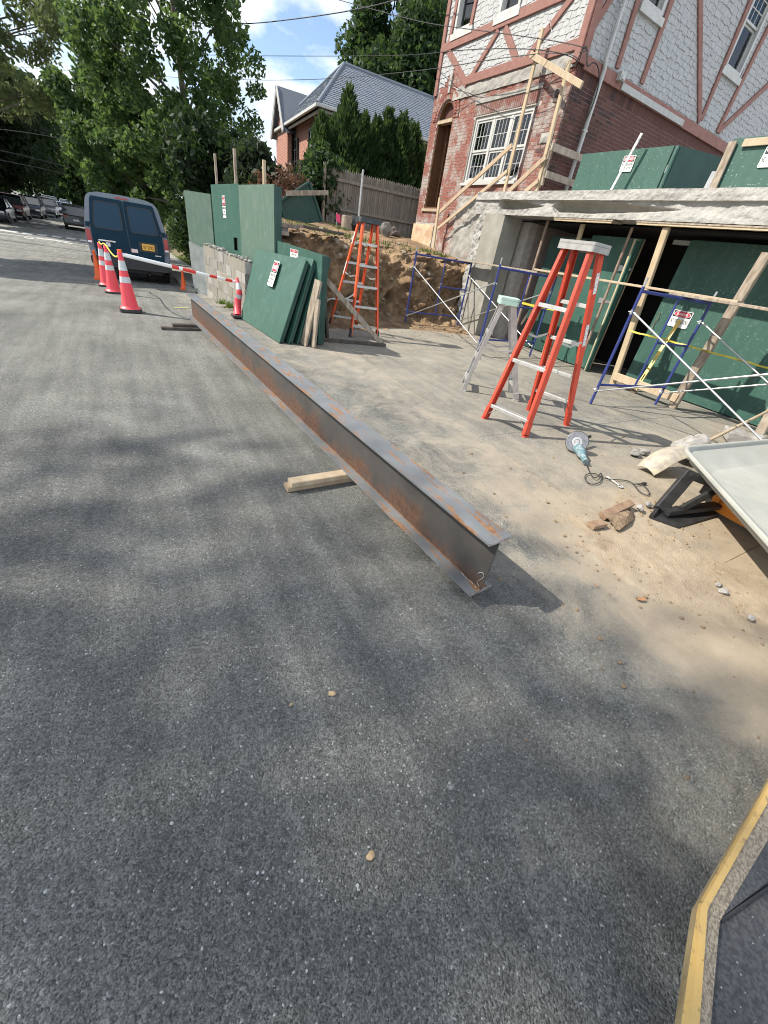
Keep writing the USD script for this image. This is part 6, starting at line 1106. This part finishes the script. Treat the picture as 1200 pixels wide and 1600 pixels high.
obj('yellow_lip', join(ribbon(dens(Yp), dens([a + EZ * .008 for a in mid0])), ribbon(dens([a + EZ * .008 for a in mid0]), dens([a + EZ * .009 for a in mid_])), ribbon(dens([a + EZ * .009 for a in mid_]), dens([a - EZ * .0 + (b - a) * .05 for a, b in zip(mid_, inn)]))), M_yel, ym, smooth=50)
obj('underside', join(ribbon(dens(lowr), dens(low2)), ribbon(dens(low2), dens([p + A3(.12, -.1, -.02) for p in low2]))), M_black, ym)
obj('dusty_rim', ribbon(dens([a + (b - a) * .04 for a, b in zip(mid_, inn)]), dens([b - EZ * .015 for b in inn])), M_dust, ym)
bedp = [b - EZ * .016 for b in inn]; s1_, s2_ = G(1137, 1438, zy - .016), G(1290, 1325, zy - .016); sN = unit(np.cross(s2_ - s1_, EZ)) * .004
farp = G(1500, 1500, zy - .016); up_poly = np.array([bedp[0], bedp[1], bedp[2] + (bedp[1] - bedp[2]) * .03, s2_ - sN * 0, ]); 
obj('bed_plate', (np.array([bedp[2] + (bedp[1] - bedp[2]) * .04, bedp[1], bedp[0], s2_ + A3(.02, .01, 0)]), np.array([[0, 1, 2], [0, 2, 3]])), M_bed, ym)
obj('bed_plate', (np.array([bedp[2] - EZ * .02, bedp[3] - EZ * .02, bedp[4] - EZ * .02, farp - EZ * .02, s2_ - EZ * .02 + A3(.03, .03, 0)]), np.array([[0, 1, 2], [0, 2, 3], [0, 3, 4]])), M_bed, ym)
bodyp = Polygon([(b[0], b[1]) for b in inn] + [(1.0, -1.25), (2.7, -1.05)]).buffer(0); botp = affinity.translate(bodyp.buffer(-.05), .62, -.28); ta, tb_ = np.array(bodyp.buffer(-.01).exterior.coords), np.array(botp.exterior.coords)
obj('box_body', T(trimesh.Trimesh(np.vstack([np.c_[ta, np.full(len(ta), zy - .06)], np.c_[tb_, np.full(len(tb_), .02)]])).convex_hull), M_black, ym); obj('bed_plate', ext(bodyp, A3(0, 0, zy - .052), EXX, A3(0, 1, 0), .008), M_bed, ym)
obj('seam_gap', tube([bedp[2] - EZ * .006 + (s2_ - bedp[2]) * .02, s2_ - EZ * .004], .004, 6), M_black, ym)

# ------------------------------------------------------------------ neighbouring house
NX, NY = 9.35, 24.25; Nz0, Nz1 = 1.2, 6.55; NW, ND = 8.4, 15.0; nr = math.radians(-4)
nb = thing('neighbour_house', 'brick house with a blue-grey slate hip roof beyond the cypresses', 'house', (NX, NY, Nz0), nr)
def NL(m): return rot2(m[0], nr) + A3(NX, NY, 0), m[1]
nwin = [(1.55, 4.05, 2.75, 6.1), (5.0, 4.0, 6.2, 6.0)]
wallp = sbox(0, Nz0 - 1, NW, Nz1).difference(unary_union([sbox(*w) for w in nwin]))
obj('wall', NL(join(ext(wallp, A3(.25, 0, 0), A3(0, 1, 0), EZ, .25), box2(A3(.25, .0, Nz0 - 1), A3(ND, .25, Nz1)), box2(A3(.25, NW - .25, Nz0 - 1), A3(ND, NW, Nz1)), box2(A3(ND - .25, .25, Nz0 - 1), A3(ND, NW - .25, Nz1)))), M_nbrick, nb)
obj('dark_interior', NL(box2(A3(.9, .3, Nz0), A3(1.0, NW - .3, Nz1))), M_dark, nb)
E0, E1 = A3(-.35, -.35, Nz1), A3(-.35, NW + .35, Nz1); E2, E3 = A3(ND + .35, NW + .35, Nz1), A3(ND + .35, -.35, Nz1); Rp, Rq = A3(2.35, NW / 2, 9.25), A3(ND - 2.4, NW / 2, 9.25)
obj('roof_deck', NL((np.array([E0, E1, E2, E3, Rp, Rq]) - EZ * .05, np.array([[0, 4, 1], [1, 4, 5], [1, 5, 2], [2, 5, 3], [3, 5, 4], [3, 4, 0]]))), M_slate, nb)
def slates(a, b, c, d=None):                  # rows of slates from the eave a-b up to c (or c-d)
    d = c if d is None else d; nrm = unit(np.cross(b - a, c - a)); nrm = nrm if nrm[2] > 0 else -nrm; hgt = np.linalg.norm(np.cross(unit(b - a), c - a)); out = []; nrow = int(hgt / .20); r = np.random.default_rng(7)
    for k in range(nrow):
        t0, t1 = k / nrow, min(1, (k + 1.25) / nrow); l0, r0, l1, r1 = a + (d - a) * t0, b + (c - b) * t0, a + (d - a) * t1, b + (c - b) * t1
        W_ = np.linalg.norm(r0 - l0); n_ = max(1, int(W_ / .30)); sh = .5 * (k % 2)
        for i in range(n_ + 1):
            u0, u1 = max(0, (i - sh) / n_), min(1, (i - sh + .94) / n_)
            if u1 <= u0 + .1 / n_: continue
            h_ = .035 + r.uniform(-.006, .008); q = [l0 + (r0 - l0) * u0 + nrm * h_, l0 + (r0 - l0) * u1 + nrm * h_, l1 + (r1 - l1) * u1 + nrm * .004, l1 + (r1 - l1) * u0 + nrm * .004, l0 + (r0 - l0) * u0, l0 + (r0 - l0) * u1]
            out.append((np.array(q), np.array([[0, 1, 2], [0, 2, 3], [4, 5, 1], [4, 1, 0]])))
    return out
sl = slates(E3, E0, Rp, Rq) + slates(E0, E1, Rp); obj('slates', NL(join(*sl)), M_slate, nb, kind='stuff')
obj('ridge_cap', NL(join(tube([E0 + EZ * .04, Rp + EZ * .05], .07, 6), tube([Rp + EZ * .05, Rq + EZ * .05], .08, 6), tube([E1 + EZ * .04, Rp + EZ * .05], .07, 6))), M_slate, nb)
obj('gutter', NL(join(*[bar(p - EZ * .02, q - EZ * .02, .13, .13) for p, q in ((E0, E1), (E3, E0))], *[bar(p + A3(.2, .2, -.14), q + A3(.2, .2 if k else -.2, -.14), .10, .10) for k, (p, q) in enumerate(((E0, E1), (E3, E0)))])), M_white, nb)
obj('downspout', NL(tube([A3(-.08, .30, Nz1), A3(-.08, .30, Nz0)], .05, 8)), M_white, nb, smooth=40)
for (a, b, c, d) in nwin:
    w = obj('window', NL(ext(sbox(a, b, c, d).difference(sbox(a + .07, b + .07, c - .07, d - .07)), A3(.12, 0, 0), A3(0, 1, 0), EZ, .1)), M_black, nb)
    obj('mullion', NL(ext(unary_union([sbox((a + c) / 2 - .05, b, (a + c) / 2 + .05, d)] + [sbox(a, z - .02, c, z + .02) for z in np.linspace(b, d, 5)[1:-1]]), A3(.13, 0, 0), A3(0, 1, 0), EZ, .06)), M_black, w)
    obj('pane', NL(ext(sbox(a + .05, b + .05, c - .05, d - .05), A3(.17, 0, 0), A3(0, 1, 0), EZ, .01)), M_pane, w); obj('curtain', NL(ext(sbox(a + .05, b + .05, c - .05, d - .05), A3(.45, 0, 0), A3(0, 1, 0), EZ, .02)), mat('net_curtain', (.30, .36, .40), .8, col2=(.55, .6, .62), scale=3, stretch=(1, 3, .1)), w)
ga0, ga1, gz = 5.9, 8.8, 8.15                  # gabled bay at the far end of the front
obj('gable', NL(ext(Polygon([(ga0, Nz0), (ga1, Nz0), (ga1, Nz1 - .2), ((ga0 + ga1) / 2, gz), (ga0, Nz1 - .2)]), A3(-.2, 0, 0), A3(0, 1, 0), EZ, .25)), M_nbrick, nb)
gm = (ga0 + ga1) / 2
obj('rake_board', NL(join(bar(A3(-.5, ga0 - .15, Nz1 - .35), A3(-.5, gm, gz + .12), .07, .22, up=A3(0, -.7, 1)), bar(A3(-.5, ga1 + .15, Nz1 - .35), A3(-.5, gm, gz + .12), .07, .22, up=A3(0, .7, 1)))), M_white, nb)
obj('gable_roof', NL((np.array([A3(-.55, ga0 - .25, Nz1 - .35), A3(-.55, gm, gz + .16), A3(-.55, ga1 + .25, Nz1 - .35), A3(1.4, ga0 - .25, Nz1 - .35), A3(2.2, gm, gz + .16), A3(1.4, ga1 + .25, Nz1 - .35)]), np.array([[0, 1, 4], [0, 4, 3], [1, 2, 5], [1, 5, 4]]))), M_slate, nb)

# ------------------------------------------------------------------ trees and shrubs
def leaves(cen, rad, n, size, seed, elong=1.8, up=0.0, droop=.0):
    r = np.random.default_rng(seed); cen, rad = np.asarray(cen, float), np.asarray(rad, float)
    w = rad.prod(1) if rad.ndim > 1 else rad ** 2.4; k = r.choice(len(cen), n, p=w / w.sum()); d = r.normal(size=(n, 3)); d /= np.linalg.norm(d, axis=1, keepdims=True); d *= (r.random(n) ** .45)[:, None]
    p = cen[k] + d * (rad[k] if rad.ndim > 1 else rad[k][:, None]); a = r.normal(size=(n, 3)); a[:, 2] += up * 2; a[:, 2] -= droop * 1.5; a /= np.linalg.norm(a, axis=1, keepdims=True)
    b = np.cross(a, r.normal(size=(n, 3))); b /= np.linalg.norm(b, axis=1, keepdims=True) + 1e-9; s = size * r.uniform(.6, 1.35, n)[:, None]
    v = np.stack([p - a * s * elong / 2, p + b * s / 2, p + a * s * elong / 2, p - b * s / 2], 1).reshape(-1, 3); q = np.arange(n)[:, None] * 4
    return v, np.vstack([q + [0, 1, 2], q + [0, 2, 3]])
def clumps(c, R_, n, seed, r0, r1, shell=.35, lo=-1.0):
    r = np.random.default_rng(seed); out, rr = [], []
    while len(out) < n:
        d = r.normal(size=3); d /= np.linalg.norm(d); d *= shell + (1 - shell) * r.random() ** .5
        if d[2] < lo: continue
        out.append(np.asarray(c) + d * R_); rr.append(r.uniform(r0, r1))
    return np.array(out), np.array(rr)
def tree(name, label, base, h, crown_c, crown_r, nclump, nleaf, size, lm, seed, cr=(.6, 1.2), trunk_r=.16, group=None, lo=-1.0, elong=1.8, droop=0.0, shell=.35, nlimb=26):
    base = np.asarray(base, float); t = thing(name, label, 'tree', base, group=group); cen, rad = clumps(crown_c, np.asarray(crown_r, float), nclump, seed, *cr, shell=shell, lo=lo); r = np.random.default_rng(seed + 1)
    top = np.asarray(crown_c) + A3(0, 0, crown_r[2] * .8); zs_ = np.linspace(0, 1, 12); path = base + (top - base) * zs_[:, None] + np.stack([np.sin(zs_ * 5 + seed) * .12, np.cos(zs_ * 4 + seed) * .12, 0 * zs_], -1) * (zs_[:, None])
    parts = [tube(path, trunk_r * (1 - .88 * zs_), 9)]
    for k in r.permutation(len(cen))[:nlimb]:
        z = np.clip((cen[k][2] - base[2]) / (top[2] - base[2]) - .18, .12, .9); p0 = base + (top - base) * z; m_ = (p0 + cen[k]) / 2 + A3(0, 0, .1 * crown_r[2] * .3)
        cv = curve([p0, m_, cen[k]], 7); parts.append(tube(cv, np.linspace(trunk_r * (1 - .8 * z) * .45, .012, 7), 6))
    obj('trunk', join(*parts), M_bark, t, smooth=50); obj('crown', leaves(cen, rad, nleaf, size, seed + 2, elong, droop=droop), lm, t); return t
def shrub(name, label, base, R_, n, size, lm, seed, nc=40, cr=(.25, .5), elong=1.8, up=.1, cat='shrub'):
    t = thing(name, label, cat, base); base = np.asarray(base, float); cen, rad = clumps(base + A3(0, 0, R_[2] * .95), np.asarray(R_, float), nc, seed, *cr, shell=.4, lo=-.9); r = np.random.default_rng(seed)
    obj('stem', join(*[tube(curve([base + A3(*(r.uniform(-.1, .1, 2)), 0), (base + c) / 2 + A3(*(r.uniform(-.1, .1, 2)), 0), c], 6), np.linspace(.025, .006, 6), 5) for c in cen[:14]]), M_bark, t); obj('foliage', leaves(cen, rad, n, size, seed + 1, elong, up), lm, t); return t
tree('street_tree', 'large broad-leaved green tree behind the van and hoarding', (3.5, 23.5, .2), 12, (3.0, 23.5, 6.2), (3.3, 3.2, 5.8), 230, 36000, .105, L_main, 41, cr=(.25, .62), trunk_r=.2, lo=-.95)
tree('street_tree', 'smaller light green tree overhanging the roof of the van', (1.9, 27, -.3), 8, (1.0, 27, 3.7), (2.5, 2.4, 3.0), 90, 22000, .125, L_main, 43, cr=(.3, .65), trunk_r=.13, lo=-.98)
tree('street_tree', 'thin feathery olive tree in the top left corner', (-7.4, 31, -1), 12, (-3.3, 31, 7.4), (3.4, 3.4, 3.4), 110, 13000, .10, L_left, 47, cr=(.25, .6), trunk_r=.2, elong=2.6, droop=.3)
tree('street_tree', 'very dark dense tree over the parked cars at the left edge', (-9.5, 46, -1.7), 10, (-7.8, 47, 5.2), (5.0, 8.0, 4.2), 130, 46000, .22, L_dark, 51, cr=(.9, 1.7), trunk_r=.3, lo=-.75)
tree('street_tree', 'dark street tree further down the left kerb', (-13.5, 72, -2.6), 12, (-12, 72, 6.4), (6.0, 10, 5.2), 90, 26000, .32, L_dark, 53, cr=(1.0, 1.9), trunk_r=.3, lo=-.7)
tree('street_tree', 'tall tree closing the far end of the street', (-7, 118, -4), 14, (-6.5, 118, 4.5), (10, 6, 8.5), 90, 24000, .42, L_back, 55, cr=(1.4, 2.6), trunk_r=.35)
tree('street_tree', 'dense tree on the right of the far street behind the van', (2.0, 62, -1.5), 14, (1.5, 62, 4.6), (6, 5, 6.2), 90, 26000, .3, L_back, 57, cr=(1.0, 2.0), trunk_r=.3)
tree('garden_tree', 'tall dark green tree behind the slate roof beside the house', (17.5, 32, 1), 17, (17.6, 32, 10.6), (3.3, 3.2, 6.8), 120, 42000, .19, L_back, 59, cr=(.7, 1.3), trunk_r=.28)
tree('garden_tree', 'lower green tree behind the cypress row near the house corner', (13.4, 24, 1.4), 6, (13.0, 23, 4.2), (1.5, 1.5, 2.2), 40, 12000, .12, L_back, 61, cr=(.4, .8), trunk_r=.09)
for k, (x, y, w_, d_, h_, lb) in enumerate(((-19, 44, 8, 12, 7, 'dim brick house behind the parked cars at the far left'), (-20, 62, 8, 14, 7.5, 'second dim house behind the far end of the parked cars'))):
    t = thing('far_house', lb, 'house', (x, y, -.9)); wl_ = sbox(0, 0, d_, h_).difference(unary_union([sbox(d_ * f_ - .6, z_, d_ * f_ + .6, z_ + 1.5) for f_ in (.2, .5, .8) for z_ in (1.2, 4.2)]))
    obj('wall', join(ext(wl_, A3(x + w_ / 2 - .3, y - d_ / 2, -1.0), A3(0, 1, 0), EZ, .3), box2(A3(x - w_ / 2, y - d_ / 2, -1), A3(x + w_ / 2 - .3, y - d_ / 2 + .3, h_ - 1)), box2(A3(x - w_ / 2, y + d_ / 2 - .3, -1), A3(x + w_ / 2 - .3, y + d_ / 2, h_ - 1))), M_nbrick, t)
    obj('pane', box2(A3(x + w_ / 2 - .25, y - d_ / 2 + .4, 0), A3(x + w_ / 2 - .2, y + d_ / 2 - .4, h_ - 1.3)), M_carglass, t)
    obj('roof', (np.array([[x - w_/2 - .4, y - d_/2 - .4, h_ - 1], [x + w_/2 + .4, y - d_/2 - .4, h_ - 1], [x + w_/2 + .4, y + d_/2 + .4, h_ - 1], [x - w_/2 - .4, y + d_/2 + .4, h_ - 1], [x, y - d_/2 + 3, h_ + 1.5], [x, y + d_/2 - 3, h_ + 1.5]]), np.array([[0, 1, 4], [1, 2, 5], [1, 5, 4], [2, 3, 5], [3, 0, 4], [3, 4, 5]])), M_slate, t)
shrub('garden_hedge', 'dark overgrown hedge behind the kerbside row of parked cars', A3(-11.8, 60, -1.0), (1.6, 24, 2.7), 22000, .28, L_dark, 99, nc=110, cr=(.7, 1.3))
# trees across the street, outside the frame: they throw the dappled shade
tree('shade_tree', 'tall airy street tree across the road shading the near asphalt', (-19.2, 9.4, -.05), 21, (-18.3, 9.2, 18), (2.6, 3.6, 2.4), 170, 4400, .13, L_main, 63, cr=(.7, 1.4), trunk_r=.28, shell=.05)
tree('shade_tree', 'second street tree across the road shading the street beyond the cones', (-9.0, 19.8, -.5), 12, (-8.6, 19.8, 6.6), (4.2, 3.0, 3.2), 80, 22000, .22, L_main, 65, cr=(.5, 1.1), trunk_r=.2)
def cypress(label, base, h, r_, n, seed):
    t = thing('cypress', label, 'conifer', base, group='row of cypresses behind the wooden fence'); r = np.random.default_rng(seed)
    z = h * (1 - r.random(n) ** .62); k = z / h; prof_ = r_ * np.interp(k, [0, .12, .45, .8, 1], [.75, 1, .85, .42, .03]); an = r.uniform(0, 6.283, n); rr = prof_ * (.45 + .6 * r.random(n) ** .5) * (1 + .22 * np.sin(an * 5 + z * 4 + seed) + .16 * np.sin(an * 3 - z * 7.3))
    p = np.stack([rr * np.cos(an), rr * np.sin(an), z], -1); a = np.stack([np.cos(an) * .45, np.sin(an) * .45, 1 + 0 * an], -1) + r.normal(0, .28, (n, 3)); a /= np.linalg.norm(a, axis=1, keepdims=True); b = np.cross(a, r.normal(size=(n, 3))); b /= np.linalg.norm(b, axis=1, keepdims=True)
    L_, w = .17 * r.uniform(.6, 1.5, n)[:, None], .035 * r.uniform(.7, 1.4, n)[:, None]; v = np.stack([p, p + a * L_ * .5 + b * w, p + a * L_, p + a * L_ * .5 - b * w], 1).reshape(-1, 3) + base; q = np.arange(n)[:, None] * 4
    obj('trunk', tube([base, base + EZ * h * .9], [.07, .01], 7), M_bark, t); obj('foliage', (v, np.vstack([q + [0, 1, 2], q + [0, 2, 3]])), L_cyp, t); return t
for k, (px, py, Y, r_, lb) in enumerate(((504, 180, 16.3, .62, 'leftmost cypress of the row, beside the neighbour window'), (522, 186, 16.9, .6, 'low cypress between the leftmost and the tallest'), (547, 137, 16.2, .75, 'tallest pointed cypress of the row'), (571, 180, 16.7, .68, 'bushy cypress right of the tallest one'), (590, 186, 16.2, .62, 'narrow cypress in the middle of the row'), (609, 172, 16.4, .72, 'pointed cypress right of the middle of the row'), (632, 180, 16.2, .75, 'cypress second from the house wall'), (650, 196, 16.6, .75, 'rightmost cypress next to the house wall'))):
    tp_ = PY(px, py, Y); cypress(lb, A3(tp_[0], Y, 1.7), tp_[2] - 1.7, r_, 9000, 70 + k)
shrub('garden_shrub', 'dark straggly shrub behind the hoarding posts, before the brick house', PY(405, 292, 15.5) * A3(1, 1, 0) + A3(0, 0, 1.4), (.6, .6, 1.1), 9000, .10, L_bush, 81, nc=70, elong=2.2)
shrub('garden_shrub', 'reddish brown withering shrub low behind the hoarding', PY(445, 285, 14.2) * A3(1, 1, 0) + A3(0, 0, 1.6), (.75, .5, .75), 2600, .07, L_brown, 83, nc=30)
shrub('garden_shrub', 'dark glossy shrub between the tilted panel and the fence', PY(497, 300, 15.2) * A3(1, 1, 0) + A3(0, 0, 1.6), (.7, .6, 1.1), 7000, .10, L_back, 85, nc=40)
shrub('garden_shrub', 'dark broad shrub under the leftmost cypress', PY(470, 262, 16.5) * A3(1, 1, 0) + A3(0, 0, 1.6), (.75, .6, .8), 7000, .10, L_bush, 87, nc=50)
shrub('garden_shrub', 'dark bush filling the garden behind the left hoarding post', PY(345, 290, 18) * A3(1, 1, 0) + A3(0, 0, .6), (1.5, 1.3, 1.9), 15000, .11, L_dark, 89, nc=60, cr=(.4, .7))
p = GG(274, 372); shrub('clipped_hedge', 'rounded clipped hedge beside the van', A3(2.9, 21.5, .15), (1.15, 1.2, .75), 12000, .06, L_back, 91, nc=60, cr=(.3, .5))
shrub('garden_shrub', 'dark tall shrub behind the clipped hedge', A3(3.6, 19.5, .4), (1.0, 1.0, 1.5), 9000, .11, L_dark, 97, nc=50, cr=(.35, .6))
shrub('garden_plant', 'small bright green plant beside the weathered panel', A3(2.25, 15.0, .0), (.32, .32, .32), 800, .10, L_bright, 93, nc=14, cr=(.12, .22), cat='plant')
for k, (q, s, lb) in enumerate((((345, 474), .10, 'small weed tuft at the foot of the block wall, left'), ((357, 480), .13, 'larger weed tuft at the foot of the block wall, right'))):
    p = G(*q); t = thing('weed', lb, 'weed', p * A3(1, 1, 0)); obj('leaves', blades(np.random.default_rng(k).normal(p[:2] + A3(.03, 0, 0)[:2], .05, (60, 2)), lambda X, Y: 0 * X - .01, s, 3 + k, .012), M_grass, t)

# ------------------------------------------------------------------ overhead cables
def cable(label, pts, r=.008): obj('overhead_cable', tube(curve(pts, 60), r, 5), M_wire, label=label, cat='cable')
hc = A3(XH - .08, YC - .03, 5.2)
cable('overhead cable crossing the sky level with the slate roof peak', [hc, PY(805, 76, 9.5), PY(693, 81, 12.5), PY(600, 87, 17), PY(395, 87, 24), PY(280, 84, 34)])
cable('lowest overhead cable running past the arched door to the left', [hc - EZ * .05, PY(832, 85, 9.4), PY(700, 104, 12.5), PY(600, 116, 17), PY(400, 125, 24), PY(130, 112, 34), PY(20, 104, 40)])
cable('overhead cable rising from the house corner across the front', [hc + EZ * .12, PY(840, 60, 9.2), PY(693, 40, 12.0), PY(618, 24, 13.5), PY(530, 0, 16), PY(470, -20, 18)])
cable('overhead cable sagging in the sky at the top, left to right', [PY(300, 36, 26), PY(385, 37, 22), PY(450, 31, 20), PY(540, 18, 17), PY(625, -2, 15), PY(700, -30, 13)], .014)
cable('first cable against the dark tree at the left edge', [PY(-60, 196, 38), PY(0, 202, 38), PY(60, 210, 38), PY(100, 219, 38)], .02); cable('second cable against the dark tree, below the first', [PY(-60, 226, 38), PY(0, 235, 38), PY(60, 249, 38), PY(110, 262, 38)], .02); cable('third cable against the dark tree, lowest', [PY(-60, 238, 38), PY(0, 250, 38), PY(60, 262, 38), PY(110, 275, 38)], .02)
cable('loose black cable curling at the house corner', [hc, hc + A3(.05, -.12, .15), hc + A3(.15, -.16, -.05), hc + A3(.35, -.12, .05), hc + A3(.62, -.13, -.10), hc + A3(.66, -.10, -.7)], .012)
